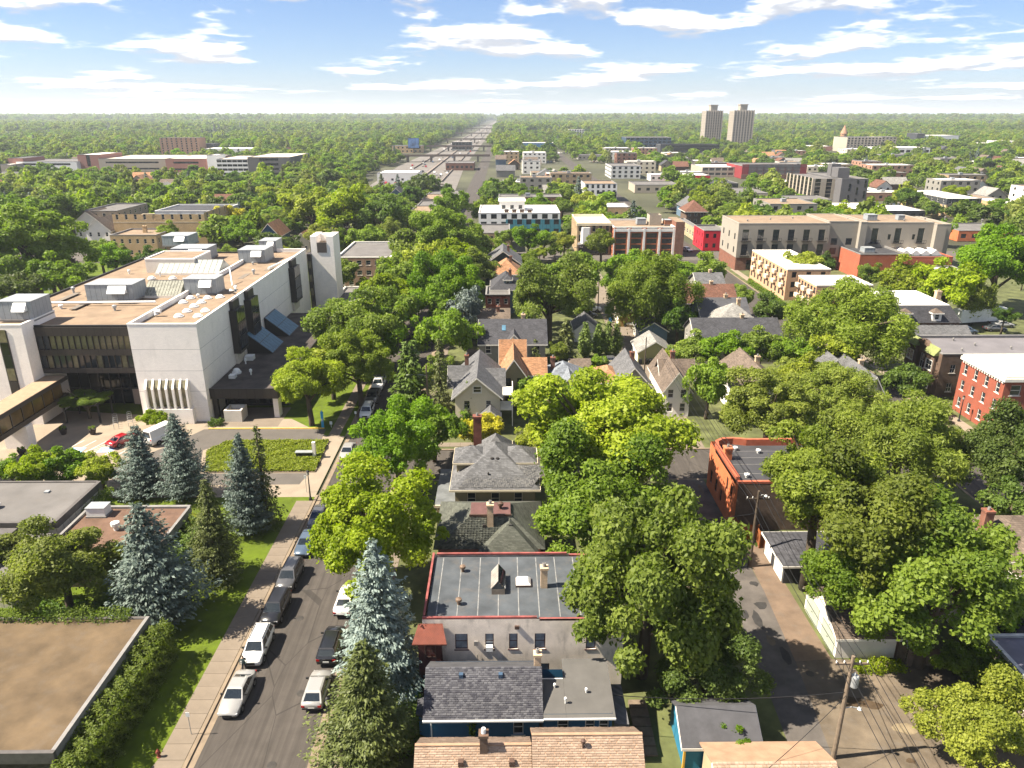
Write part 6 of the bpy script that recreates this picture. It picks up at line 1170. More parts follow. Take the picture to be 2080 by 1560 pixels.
# conifers
def conifer_np(seed, nw, bpw, spb, wr=.30, tip=.02, L=.036, droop=.25, gap=.10):
    """spruce: whorls of boughs carrying needle sprays, unit height"""
    rr = np.random.RandomState(seed); P = []; N = []; tt = []; D = []; q1, q2 = rr.uniform(0, 6.28, 2)
    for k in range(nw):
        f = (k + rr.uniform(-.3, .3)) / nw; z = gap + (1 - gap) * f ** .92; rad = wr * (1 - f) ** .82 * rr.uniform(.86, 1.1) + tip
        n = max(5, int(bpw * (.35 + .75 * (1 - f))))
        for j in range(n):
            a = 6.283 * (j + rr.uniform(-.35, .35)) / n + k * 2.4; l = rad * rr.uniform(.66, 1.12) * (1 + .13 * math.sin(a + q1) + .14 * math.sin(2 * a + q2 + 9 * f)); m = max(4, int(spb * (l / wr) ** .8 + 2)); bt = rr.rand()
            s = rr.uniform(.22, 1.0, m); out = np.array([math.cos(a), math.sin(a), 0]); side = np.array([-out[1], out[0], 0])
            zz = z - droop * l * s + .28 * l * s ** 2.5
            wv = rr.normal(size=m) * .17 * l * (1.15 - s * .7)
            P.append(out * (l * s)[:, None] + side * wv[:, None] + np.stack([np.zeros(m), np.zeros(m), zz + rr.normal(size=m) * .006 - np.abs(wv) * .25], 1))
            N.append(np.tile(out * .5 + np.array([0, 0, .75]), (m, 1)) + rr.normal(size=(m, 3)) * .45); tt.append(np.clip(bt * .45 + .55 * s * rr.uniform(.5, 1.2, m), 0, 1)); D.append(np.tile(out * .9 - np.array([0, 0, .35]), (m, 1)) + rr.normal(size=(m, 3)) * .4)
    P = np.concatenate(P); N = unit(np.concatenate(N)); tt = np.concatenate(tt); T = np.concatenate(D); T = unit(T - N * (T * N).sum(1, keepdims=True)); B = np.cross(N, T); n = len(P)
    l = L * rr.uniform(.7, 1.35, (n, 1)); w = l * .42
    V = np.stack([P - T * l * .4, P + B * w * .5, P + T * l * .6, P - B * w * .5], 1).reshape(-1, 3)
    return V, np.arange(4 * n).reshape(n, 4), tt
def spruce_proto(seed, *a, **k):
    V, F, t = conifer_np(seed, *a, **k)
    tk = MB().tube([(0, 0, -.02), (0, 0, .4), (0, 0, .97)], [.022, .015, .003], 8)
    return np_mesh('crown', V, F, LEAF['b'], t), tk.mesh('trunk', BARK, True)
CON = {'full': [spruce_proto(5, 32, 17, 74, L=.024), spruce_proto(6, 36, 15, 74, wr=.27, L=.024), spruce_proto(7, 29, 18, 74, wr=.3, L=.025, droop=.1)], 'sparse': [spruce_proto(8, 26, 10, 16, wr=.20, L=.04, gap=.06, droop=.5)], 'col': [spruce_proto(9, 30, 14, 12, wr=.16, tip=.05, droop=-.9, L=.06, gap=.02)], 'mid': [spruce_proto(12, 22, 11, 9, wr=.26, L=.075)]}
def conifer(x, y, h, w, kind, cc, label, group=None):
    P = CON[kind]; cm, tm = P[tr.randrange(len(P))]
    t = thing('spruce_tree' if kind != 'col' else 'arborvitae', label, 'tree', (x, y, 0), tr.uniform(0, 6.28), group)
    wr = {'full': .29, 'sparse': .20, 'col': .2, 'mid': .27}[kind]; s = w / 2 / (wr * h)
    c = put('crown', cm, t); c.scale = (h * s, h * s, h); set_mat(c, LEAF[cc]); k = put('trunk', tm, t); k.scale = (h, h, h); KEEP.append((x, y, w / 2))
for q, w, kind, cc, label in (
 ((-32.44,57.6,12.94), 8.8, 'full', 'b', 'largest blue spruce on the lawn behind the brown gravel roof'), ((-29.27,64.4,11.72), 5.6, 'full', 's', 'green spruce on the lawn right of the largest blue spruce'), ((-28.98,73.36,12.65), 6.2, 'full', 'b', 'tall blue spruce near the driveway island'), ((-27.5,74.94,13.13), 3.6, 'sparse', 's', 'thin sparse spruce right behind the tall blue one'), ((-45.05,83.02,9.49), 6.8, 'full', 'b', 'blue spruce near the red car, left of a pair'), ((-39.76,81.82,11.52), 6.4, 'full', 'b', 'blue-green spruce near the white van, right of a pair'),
 ((-10.29,49.34,14.37), 8.2, 'full', 'B', 'silvery blue spruce beside the street and whitewashed building'), ((-9.9,41.83,10.89), 7.4, 'full', 's', 'green spruce at the bottom edge in front of the silvery one'),
 ((-15.06,109.6,11.52), 5.8, 'col', 'a', 'pyramidal yellow-green tree at the street corner'), ((-9.98,107.11,13.35), 4.4, 'sparse', 's', 'scraggly tall spruce beside the cream Victorian'), ((-5.52,103.96,7.53), 4.2, 'sparse', 'a', 'young bright conifer before the cream Victorian'), ((5.59,129.31,6.37), 3.6, 'mid', 's', 'pine in front of the charcoal roofed house'), ((-2.43,134.27,5.3), 3.4, 'col', 'a', 'green conifer left of the white front gable'), ((11.6,135.02,8.81), 5.0, 'mid', 's', 'dark spruce left of the arborvitae row'),
 ((15.65,137.42,6.98), 3.0, 'col', 'a', 'first columnar arborvitae from left near the alley'), ((18.27,138.33,6.43), 3.0, 'col', 'a', 'second columnar arborvitae near the alley'), ((20.29,138.94,6.75), 2.8, 'col', 'a', 'third columnar arborvitae near the alley'), ((21.94,139.56,6.27), 2.6, 'col', 'a', 'columnar arborvitae nearest the alley'), ((15.01,115.84,2.47), 1.5, 'col', 'a', 'small dark arborvitae left of the orange garage roof'), ((16.81,116.28,2.39), 1.5, 'col', 'a', 'small dark arborvitae right of its twin by the orange garage'), ((-31.11,202.61,7.82), 4.0, 'mid', 'b', 'grey-green spruce beside the salmon brick hall'), ((7.26,230.46,4.63), 4.0, 'mid', 's', 'little dark spruce near the orange hip roof'), ((-21.94,150.19,9.57), 3.0, 'mid', 's', 'dark conifer hidden among the avenue trees')):
    conifer(*q, w, kind, cc, label)

# ---------------------------------------------------------------- hedges, ground cover, scattered and far trees
def leaf_box(name, label, cat, x0, x1, y0, y1, z0, z1, n, L, cc, bulge=.25, kind=None, seed=1, stem=True):
    """clipped mass of leaves round a twiggy core"""
    rr = np.random.RandomState(seed); c = np.array([(x0 + x1) / 2, (y0 + y1) / 2, 0]); sz = np.array([x1 - x0, y1 - y0, z1 - z0])
    ar = np.array([sz[1] * sz[2], sz[0] * sz[2], sz[0] * sz[1] * .6]); f = rr.choice(3, n, p=ar / ar.sum()); sg = np.where(rr.rand(n) < .5, -1, 1); sg[f == 2] = 1
    P = rr.rand(n, 3) - .5; N = np.zeros((n, 3)); idx = np.arange(n); P[idx, f] = .5 * sg; N[idx, f] = sg
    P = P * sz; lump = np.sin(P[:, 0] * 2.1 + P[:, 1] * 1.7) * np.sin(P[:, 1] * 2.6 + P[:, 2] * 2.0 + seed) + .5 * np.sin(P[:, 0] * 5 + P[:, 1] * 4.3 + P[:, 2] * 6)
    P = P + N * (bulge * lump + rr.normal(size=n) * .12 - rr.exponential(.12, n))[:, None]; P[:, 2] += (z0 + z1) / 2
    V, F = leaf_quads(P + c * [1, 1, 0] - [c[0], c[1], 0], unit(N + rr.normal(size=(n, 3)) * .6 + [0, 0, .25]), L, rr)
    t = thing(name, label, cat, (c[0], c[1], 0)) if kind is None else None
    me = np_mesh('foliage', V, F, LEAF[cc], np.clip(rr.rand(n) * .7 + .15 * lump + .15, 0, 1))
    if kind: return tag(put(name, me, None, (c[0], c[1], 0)), label, cat, kind=kind)
    put('foliage', me, t)
    if stem:
        mb = MB(); k = max(4, int(max(sz[0], sz[1]) / .9)); ax = 0 if sz[0] > sz[1] else 1
        for i in range(k):
            q = [0, 0]; q[ax] = (i + .5) / k * sz[ax] - sz[ax] / 2
            mb.tube([(q[0], q[1], 0 if z0 < 1 else z0), (q[0] + rr.uniform(-.2, .2), q[1] + rr.uniform(-.2, .2), z1 - .3)], [.05, .02], 5)
        mb.build('stem', BARK, t)
    return t
leaf_box('hedge', 'tall ivy hedge along the side of the brown gravel roof', 'hedge', -31.0, -28.9, 37.5, 53.2, 0, 3.5, 30000, .17, 'v', .34, seed=3)
leaf_box('ivy', 'ivy mat growing over the back edge of the brown gravel roof', 'ivy', -60, -32.6, 52.8, 54.2, 2.2, 4.5, 14000, .17, 'v', .18, seed=4)
leaf_box('hedge', 'shrubs between the rust brown roof and green spruce', 'hedge', -34.9, -32.8, 64, 72, 0, 3.0, 9000, .2, 'd', .35, seed=5)
leaf_box('hedge', 'low clipped hedge behind the rust brown roof', 'hedge', -46.5, -34.5, 74.4, 76.2, 0, 1.2, 8000, .17, 'y', .25, seed=6)
leaf_box('ivy', 'ivy climbing the white side wall of the grey roofed pavilion', 'ivy', -47.3, -46.2, 73.0, 77.8, 0, 3.6, 5000, .18, 'v', .3, seed=7)
leaf_box('hedge', 'dark shrubs under the crabapple beside the pavilion', 'hedge', -44, -34.5, 57.5, 59.5, 0, 1.3, 6000, .2, 'd', .35, seed=8)
leaf_box('shrub', 'shrubs along the foot of the blue house', 'shrub', -9.6, -6.8, 42, 47, 0, 1.6, 4000, .18, 'd', .4, seed=9)
leaf_box('shrub', 'ivy and shrubs by the flat stone building at right', 'shrub', 38.9, 40.3, 45.5, 51, 0, 3.4, 7000, .2, 'v', .4, seed=10)
leaf_box('shrub', 'weeds growing along the foot of the weathered fence', 'shrub', 30, 34.2, 50.4, 51.6, 0, .6, 2500, .16, 'y', .25, seed=12)
leaf_box('shrub', 'clipped hedge strip along the right-hand pavement by tan flats', 'shrub', 68.6, 69.3, 150, 205, 0, 1.2, 9000, .3, 'g', .2, seed=13)
leaf_box('shrub', 'low dark shrub at the corner of the white college wing', 'shrub', -45.4, -43.6, 104.2, 105.6, 0, .8, 1500, .17, 'd', .3, seed=14)
leaf_box('shrub', 'vine patch on the blue house side wall', 'shrub', -2.65, -2.25, 41.3, 41.5, 0, 4.2, 900, .15, 'd', .05, seed=15, stem=False)
# planted island of bright ground cover
def island():
    pts = [(-42.24,95.23), (-39.97,98.71), (-25.75,98.57), (-25.41,88.8), (-39.95,88.8)]
    rr = np.random.RandomState(2); xs = [p[0] for p in pts]; ys = [p[1] for p in pts]
    q = np.stack([rr.uniform(min(xs), max(xs), 60000), rr.uniform(min(ys), max(ys), 60000)], 1); ins = np.zeros(len(q), bool); j = len(pts) - 1
    for i in range(len(pts)):
        (xi, yi), (xj, yj) = pts[i], pts[j]
        ins ^= ((yi > q[:, 1]) != (yj > q[:, 1])) & (q[:, 0] < (xj - xi) * (q[:, 1] - yi) / (yj - yi + 1e-9) + xi); j = i
    q = q[ins]; n = len(q); h = .25 + .16 * np.sin(q[:, 0] * 1.9) * np.sin(q[:, 1] * 2.3) + .08 * rr.normal(size=n)
    V, F = leaf_quads(np.stack([q[:, 0], q[:, 1], h], 1), unit(rr.normal(size=(n, 3)) * .5 + [0, 0, 1]), .24, rr)
    tag(put('ground_cover', np_mesh('ground_cover', V, F, LEAF['y'], rr.rand(n))), 'bright leafy ground cover filling the driveway island', 'ground cover', kind='stuff')
    MBk = MB()
    for i in range(len(pts)):
        a, b_ = Vector((*pts[i], 0)), Vector((*pts[(i + 1) % len(pts)], 0)); d = (b_ - a).normalized(); s = Vector((-d.y, d.x, 0)) * .1
        MBk.hexa([a + s, a - s, b_ - s, b_ + s], [a + s + Vector((0, 0, .14)), a - s + Vector((0, 0, .14)), b_ - s + Vector((0, 0, .14)), b_ + s + Vector((0, 0, .14))])
    tag(MBk.build('kerb', M_KERB), kind='structure')
island()

# where nothing may grow
FOOT = []; LAND = []; USED = {}
def collect():
    bpy.context.view_layer.update()
    for o in list(col.objects):
        if o.parent is None and o.get('category') in ('building', 'house', 'garage', 'shed', 'tower', 'skyway', 'turret'):
            xs, ys = [], []
            for c in o.children:
                if c.type == 'MESH' and ('wall' in c.name or 'roof' in c.name or c.name.startswith('fascia')):
                    for b_ in c.bound_box: xs.append(b_[0] + c.location.x + o.location.x); ys.append(b_[1] + c.location.y + o.location.y)
            if xs and not o.get('group') and not o.name.startswith('low_'): LAND.append(((min(xs) + max(xs)) / 2, (min(ys) + max(ys)) / 2, o.name.split('.')[0].replace('_', ' ')))
            if xs: FOOT.append((min(xs), max(xs), min(ys) - (0.15 * min(ys) if min(ys) > 420 else 0.09 * min(ys) if min(ys) > 200 else 3), max(ys)))   # keep the fronts clear
    FOOT.extend([(-24.5, -13.2, 0, 1150), (58, 68.3, 0, 1300), (-14, 170, 86, 96), (-260, 260, 239, 257), (-98, -28, 440, 5200), (21, 29.5, 0, 240), (-92, -23, 78, 107), (69, 71.5, 90, 230), (23, 41, 30, 52), (-32, -24, 36, 80), (-60, -40, 130, 172)])
collect()
FT = np.array(FOOT)
def free(x, y, m): return not np.any((x > FT[:, 0] - m) & (x < FT[:, 1] + m) & (y > FT[:, 2] - m) & (y < FT[:, 3] + m))
def zone(x, y):
    if x < -40: return 'the park and blocks left beyond the college' if y < 300 else 'the wooded blocks left of the freeway'
    if y < 238: return 'the back yards of the middle block' if x < 66 else 'the yards right of the right-hand street'
    return 'the blocks right behind the shops' if x > -14 else 'the blocks left of the row of shops'
def near(x, y, head):
    """a label that places the thing by the nearest landmark"""
    q = sorted(LAND, key=lambda l: ((l[0] - x) * 1.3) ** 2 + (l[1] - y) ** 2)
    for l in q[:16]:
        dx, dy = x - l[0], y - l[1]; far = math.hypot(dx, dy)
        rel = ('left of' if dx < 0 else 'right of') if abs(dx) > abs(dy) else ('behind' if dy > 0 else 'in front of')
        lb = '%s %s%s the %s' % (head, '' if far < 25 else 'some way ' if far < 60 else 'far ', rel, l[2])
        if lb not in USED: USED[lb] = 1; return lb
    return lb
SIZE = {0: 'small', 1: 'medium', 2: 'large'}
ct = 0
for k in range(40000):
    if ct >= 150: break
    y = 100 + 330 * tr.random() ** .8; x = tr.uniform(-.78, .78) * y
    r = tr.uniform(3.2, 6.8) if x < -40 or y > 260 else tr.uniform(1.8, 3.4)
    if not free(x, y, r * .75) or any((x - a) ** 2 + (y - b) ** 2 < (.78 * (r + c)) ** 2 for a, b, c in KEEP): continue
    if x > 72 and y > 238 and tr.random() < .5: continue
    cc = tr.choice('gggyyodw'); sz = SIZE[0 if r < 3.4 else 1 if r < 5 else 2]
    lk = {'g': 'green', 'y': 'bright yellow-green', 'o': 'olive-green', 'd': 'dark green', 'w': 'pale feathery'}[cc]
    tree(x, y, r, 2 + r * .85, cc, near(x, y, '%s %s tree' % (sz, lk)), 'trees in ' + zone(x, y), tr.uniform(.8, 1.05)); ct += 1

# small houses and sheds glimpsed among the far trees
def far_houses():
    rh = random.Random(21); cnt = 0; meshes = {}
    wl = [SID_WHITE, SID_CREAM, SID_GREY, SID_TAN, BRK_BRN, SID_STEEL]; rl = [SH_GREY, SH_BRN, SH_DARK, SH_LGT, SH_RED, SH_ORG]
    for k in range(4000):
        if cnt >= 110: break
        y = 290 + 700 * rh.random() ** .9; x = rh.uniform(-.72, .75) * y
        if x < -40 and rh.random() < .45: continue
        w, d = rh.uniform(8, 12), rh.uniform(9, 14)
        if not free(x, y, w * .7) or not free(x, y + 6, w * .6): continue
        a, b_ = rh.randrange(6), rh.randrange(6); key = (a, b_, rh.randrange(2))
        if key not in meshes:
            e, r = 5.2, 8.6; wm = MB().box(-w / 2, w / 2, -d / 2, d / 2, 0, e).add([(-w/2, -d/2, e), (w/2, -d/2, e), (0, -d/2, r), (-w/2, d/2, e), (w/2, d/2, e), (0, d/2, r)], [(0, 1, 2), (4, 3, 5)])
            q = .5; rm = MB().slab([(-w/2 - q, -d/2 - q, e - .35), (0, -d/2 - q, r + .1), (0, d/2 + q, r + .1), (-w/2 - q, d/2 + q, e - .35)], .15).slab([(0, -d/2 - q, r + .1), (w/2 + q, -d/2 - q, e - .35), (w/2 + q, d/2 + q, e - .35), (0, d/2 + q, r + .1)], .15)
            wi = MB()
            meshes[key] = (wm.mesh('wall', wl[a]), rm.mesh('roof', rl[b_]), MB().box(-.6, .6, -d/2 - .06, -d/2 - .01, 0, 1.4).mesh('window', GLD))
        m = meshes[key]; wn_ = ('white', 'cream', 'grey', 'tan', 'brown brick', 'blue-grey')[a]; rn_ = ('grey', 'brown', 'dark', 'pale', 'red-brown', 'orange')[b_]
        t = thing('small_house', near(x, y, 'small %s house with %s roof' % (wn_, rn_)), 'house', (x, y, -.16), rh.choice((0, math.pi / 2)), 'small houses in ' + zone(x, y))
        put('wall', m[0], t); put('roof', m[1], t)
        for u, z in ((-2.2, 1.0), (2.2, 1.0), (-2.0, 3.4), (2.0, 3.4)): put('window', m[2], t, (u, 0, z))
        FOOT.append((x - 6, x + 6, y - 8, y + 8)); cnt += 1
far_houses()
def far_stores():
    rh = random.Random(33); cnt = 0
    cols = (('cream', SID_CREAM), ('tan brick', BRK_TAN), ('red brick', BRK_RED), ('white', SID_WHITE), ('grey', SID_GREY), ('salmon brick', BRK_PNK)); roofs = (('white', RF_WHITE), ('grey', RF_GREY), ('gravel', GRAVEL), ('pale', RF_WHITE))
    for k in range(6000):
        if cnt >= 58: break
        y = 275 + 560 * rh.random() ** .8; x = rh.uniform(-.02, .72) * y if rh.random() < .8 else rh.uniform(-.12, .72) * y
        w, d, h = rh.uniform(14, 34), rh.uniform(12, 24), rh.choice((4.5, 5, 6, 8, 10))
        F_ = np.array(FOOT)
        if np.any((x + w / 2 > F_[:, 0] - 2) & (x - w / 2 < F_[:, 1] + 2) & (y + d > F_[:, 2] - 2) & (y < F_[:, 3] + 2)): continue
        c, r = rh.choice(cols), rh.choice(roofs)
        b = flatb('commercial_block', near(x, y, 'low %s block with %s roof' % (c[0], r[0])), x - w / 2, x + w / 2, y, h, d, c[1], r[1], (max(3, int(w / 4)), 1.8, 1.5), (max(2, int(d / 5)), 1.6, 1.4), par=.35, simple=True, pm=GLD, group='low blocks beyond the commercial street')
        b.hvac(x - 2, x, y + d * .4, y + d * .4 + 2, h - .35, 1.3, None, False)
        FOOT.append((x - w / 2, x + w / 2, y - .05 * y, y + d)); cnt += 1
far_stores()
FT = np.array(FOOT)

# everything farther off: one leafy mass of instanced trees, then a canopy sheet to the hills
def woodland():
    rr = np.random.RandomState(5); pts = []; sc_ = []; ix = []
    bands = ((250, 430, 7.5, 1.0), (430, 800, 8.0, 1.0), (800, 1600, 9.0, 1.15), (1600, 3200, 14, 1.75), (3200, 5600, 24, 3.0))
    keep = np.array([(a, b, c) for a, b, c in KEEP])
    for y0, y1, sp, s in bands:
        ny = int((y1 - y0) / sp)
        for j in range(ny):
            y = y0 + (j + .5) * sp; w = .80 * y; nx = int(2 * w / sp)
            xx = -w + (np.arange(nx) + .5) * sp + rr.uniform(-.4, .4, nx) * sp; yy = y + rr.uniform(-.4, .4, nx) * sp; rad = (2.4 + 4.6 * rr.rand(nx) ** 1.4) * s
            ok = ~np.any((xx[:, None] > FT[None, :, 0] - rad[:, None] * .7) & (xx[:, None] < FT[None, :, 1] + rad[:, None] * .7) & (yy[:, None] > FT[None, :, 2] - rad[:, None] * .8) & (yy[:, None] < FT[None, :, 3] + rad[:, None] * .7), 1)
            if y < 480: ok &= ~np.any((xx[:, None] - keep[None, :, 0]) ** 2 + (yy[:, None] - keep[None, :, 1]) ** 2 < (.7 * (rad[:, None] + keep[None, :, 2])) ** 2, 1)
            dens = .5 + .5 * np.sin(xx * .011 + 1.3) * np.sin(yy * .007) + .25 * np.sin(xx * .031 + yy * .023)
            th = np.where((xx > -14) & (yy < 760) & (yy > 256), .34, .0) + np.where((xx < -40) & (yy < 520), -.4, 0) + np.where((np.abs((xx + 18.8) % 88) < 9) & (yy < 1400), .42, 0)
            ok &= dens > th
            for x, yv, r_ in zip(xx[ok], yy[ok], rad[ok]): pts.append((x, yv, r_ * .95)); sc_.append(r_); ix.append(rr.randint(0, 12) if rr.rand() > .06 else 12 + rr.randint(0, 2))
    n = len(pts); me = bpy.data.meshes.new('distant_woodland'); me.vertices.add(n); me.vertices.foreach_set('co', np.array(pts, np.float32).ravel())
    for nm, dt, vals in (('siz', 'FLOAT', sc_), ('idx', 'INT', ix), ('rot', 'FLOAT', rr.uniform(0, 6.28, n))):
        a = me.attributes.new(nm, dt, 'POINT'); a.data.foreach_set('value', np.array(vals, np.int32 if dt == 'INT' else np.float32))
    pc = bpy.data.collections.new('woodland_kinds')
    for i in range(12):
        m0 = PROTO['far'][i % 4][0].copy(); m0.materials.clear(); m0.materials.append(LEAF['gdgogdgwdgdy'[i]])
        ob = bpy.data.objects.new('tree_kind_%02d' % i, m0); ob.scale = (1, 1, [.66, .8, 1.0, 1.22][i % 4]); pc.objects.link(ob)
    for i in range(2):
        m0 = CON['mid'][0][0].copy(); m0.transform(Matrix.Translation((0, 0, -.43))); m0.materials.clear(); m0.materials.append(LEAF['sb'[i]]); ob = bpy.data.objects.new('tree_kind_%02d' % (12 + i), m0); ob.scale = (2.2, 2.2, 2.3); pc.objects.link(ob)
    o = tag(put('distant_woodland', me), 'green sea of far trees stretching towards the horizon', 'woodland', kind='stuff')
    ng = bpy.data.node_groups.new('scatter_trees', 'GeometryNodeTree'); ng.interface.new_socket('Geometry', in_out='INPUT', socket_type='NodeSocketGeometry'); ng.interface.new_socket('Geometry', in_out='OUTPUT', socket_type='NodeSocketGeometry')
    N = ng.nodes; gi = N.new('NodeGroupInput'); go = N.new('NodeGroupOutput'); iop = N.new('GeometryNodeInstanceOnPoints'); ci = N.new('GeometryNodeCollectionInfo')
    ci.inputs['Collection'].default_value = pc; ci.inputs['Separate Children'].default_value = True; ci.inputs['Reset Children'].default_value = False
    def attr(nm, dt): a = N.new('GeometryNodeInputNamedAttribute'); a.data_type = dt; a.inputs['Name'].default_value = nm; return a.outputs[0]
    iop.inputs['Pick Instance'].default_value = True; cb = N.new('ShaderNodeCombineXYZ'); L_ = ng.links.new
    L_(gi.outputs[0], iop.inputs['Points']); L_(ci.outputs[0], iop.inputs['Instance']); L_(attr('idx', 'INT'), iop.inputs['Instance Index']); L_(attr('siz', 'FLOAT'), iop.inputs['Scale']); L_(attr('rot', 'FLOAT'), cb.inputs[2]); L_(cb.outputs[0], iop.inputs['Rotation']); L_(iop.outputs[0], go.inputs[0])
    md = o.modifiers.new('scatter', 'NODES'); md.node_group = ng
    print('far trees', n)
    # rolling canopy beyond
    ny, nx = 150, 420; V = np.zeros((ny, nx, 3)); y = 5300 * (15600 / 5300) ** (np.arange(ny) / (ny - 1))
    u = np.linspace(-.85, .85, nx); Y = np.repeat(y[:, None], nx, 1); X = Y * u[None, :]
    V[..., 0] = X; V[..., 1] = Y; V[..., 2] = 5 + rr.uniform(0, 9, (ny, nx)) + 4 * np.sin(X * .004) * np.sin(Y * .003); V[0, :, 2] = -1
    i = np.arange((ny - 1) * nx).reshape(ny - 1, nx)[:, :-1].ravel(); F = np.stack([i, i + 1, i + nx + 1, i + nx], 1)
    tag(put('far_canopy', np_mesh('far_canopy', V.reshape(-1, 3), F, mat('far_leaves', (0.062, 0.092, 0.024), 0.95, 0.55, 0.006))), 'hazy tree canopy just below the horizon', 'woodland', kind='stuff')
woodland()


# ---------------------------------------------------------------- vehicles
TYRE = mat('tyre', (0.018, 0.018, 0.018), 0.9, 0.2); RIM = mat('alloy', (0.40, 0.40, 0.41), 0.35, 0.1, metal=0.7); CGL = glass_mat('car_glass', (0.02, 0.026, 0.03), 0.05, 0.7, 0.2); LAMP = mat('headlamp', (0.62, 0.62, 0.6), 0.1, 0.05, spec=0.7); TAIL = mat('tail_lamp', (0.42, 0.012, 0.012), 0.2, 0.1); PLATE = mat('plate', (0.55, 0.55, 0.52), 0.6); BLKP = mat('black_plastic', (0.02, 0.02, 0.02), 0.6)
PAINTS = {'silver': (0.42, 0.41, 0.39), 'white': (0.66, 0.65, 0.63), 'black': (0.012, 0.012, 0.014), 'grey': (0.11, 0.11, 0.115), 'blue': (0.09, 0.13, 0.19), 'red': (0.33, 0.012, 0.018), 'tan': (0.34, 0.30, 0.24), 'green': (0.05, 0.08, 0.07)}
def paint(c): return mat('paint_' + c, PAINTS[c], 0.28, 0.04, 0.5, spec=0.5, metal=0.25 if c in ('silver', 'grey', 'blue', 'tan') else 0.0, coat=0.6)
# body stations: (distance from nose / length, half width factor, underside, shoulder height)
SHAPE = {'sedan': dict(L=4.75, W=1.82, H=1.44, st=((0, .72, .38, .58), (.03, .88, .24, .68), (.12, .97, .22, .80), (.30, 1, .22, .93), (.5, 1, .22, .96), (.78, 1, .22, .98), (.92, .97, .24, 1.0), (.985, .86, .34, .92), (1, .74, .42, .80)), cab=(.27, .42, .70, .88)),
         'suv': dict(L=4.65, W=1.88, H=1.70, st=((0, .74, .42, .74), (.025, .9, .28, .86), (.12, .98, .26, .98), (.26, 1, .26, 1.06), (.5, 1, .26, 1.08), (.8, 1, .26, 1.10), (.95, .98, .28, 1.10), (.99, .9, .36, 1.0), (1, .8, .44, .9)), cab=(.22, .36, .90, .985)),
         'hatch': dict(L=4.25, W=1.8, H=1.5, st=((0, .72, .38, .62), (.03, .88, .24, .74), (.12, .97, .22, .86), (.28, 1, .22, .96), (.5, 1, .22, .99), (.8, 1, .22, 1.0), (.95, .96, .26, 1.0), (.99, .88, .36, .9), (1, .76, .44, .8)), cab=(.22, .40, .80, .97)),
         'pickup': dict(L=5.7, W=1.98, H=1.85, st=((0, .78, .48, .84), (.02, .92, .34, 1.0), (.1, .98, .32, 1.10), (.24, 1, .32, 1.15), (.5, 1, .32, 1.17), (.8, 1, .32, 1.17), (.97, 1, .34, 1.17), (1, .96, .42, 1.1)), cab=(.22, .33, .56, .62)),
         'van': dict(L=5.6, W=2.0, H=2.45, st=((0, .76, .45, .8), (.02, .9, .3, 1.0), (.08, .98, .28, 1.15), (.2, 1, .28, 1.28), (.5, 1, .28, 1.3), (.8, 1, .28, 1.3), (.99, 1, .3, 1.3), (1, .97, .4, 1.28)), cab=(.10, .26, .985, .998))}
CARM = {}
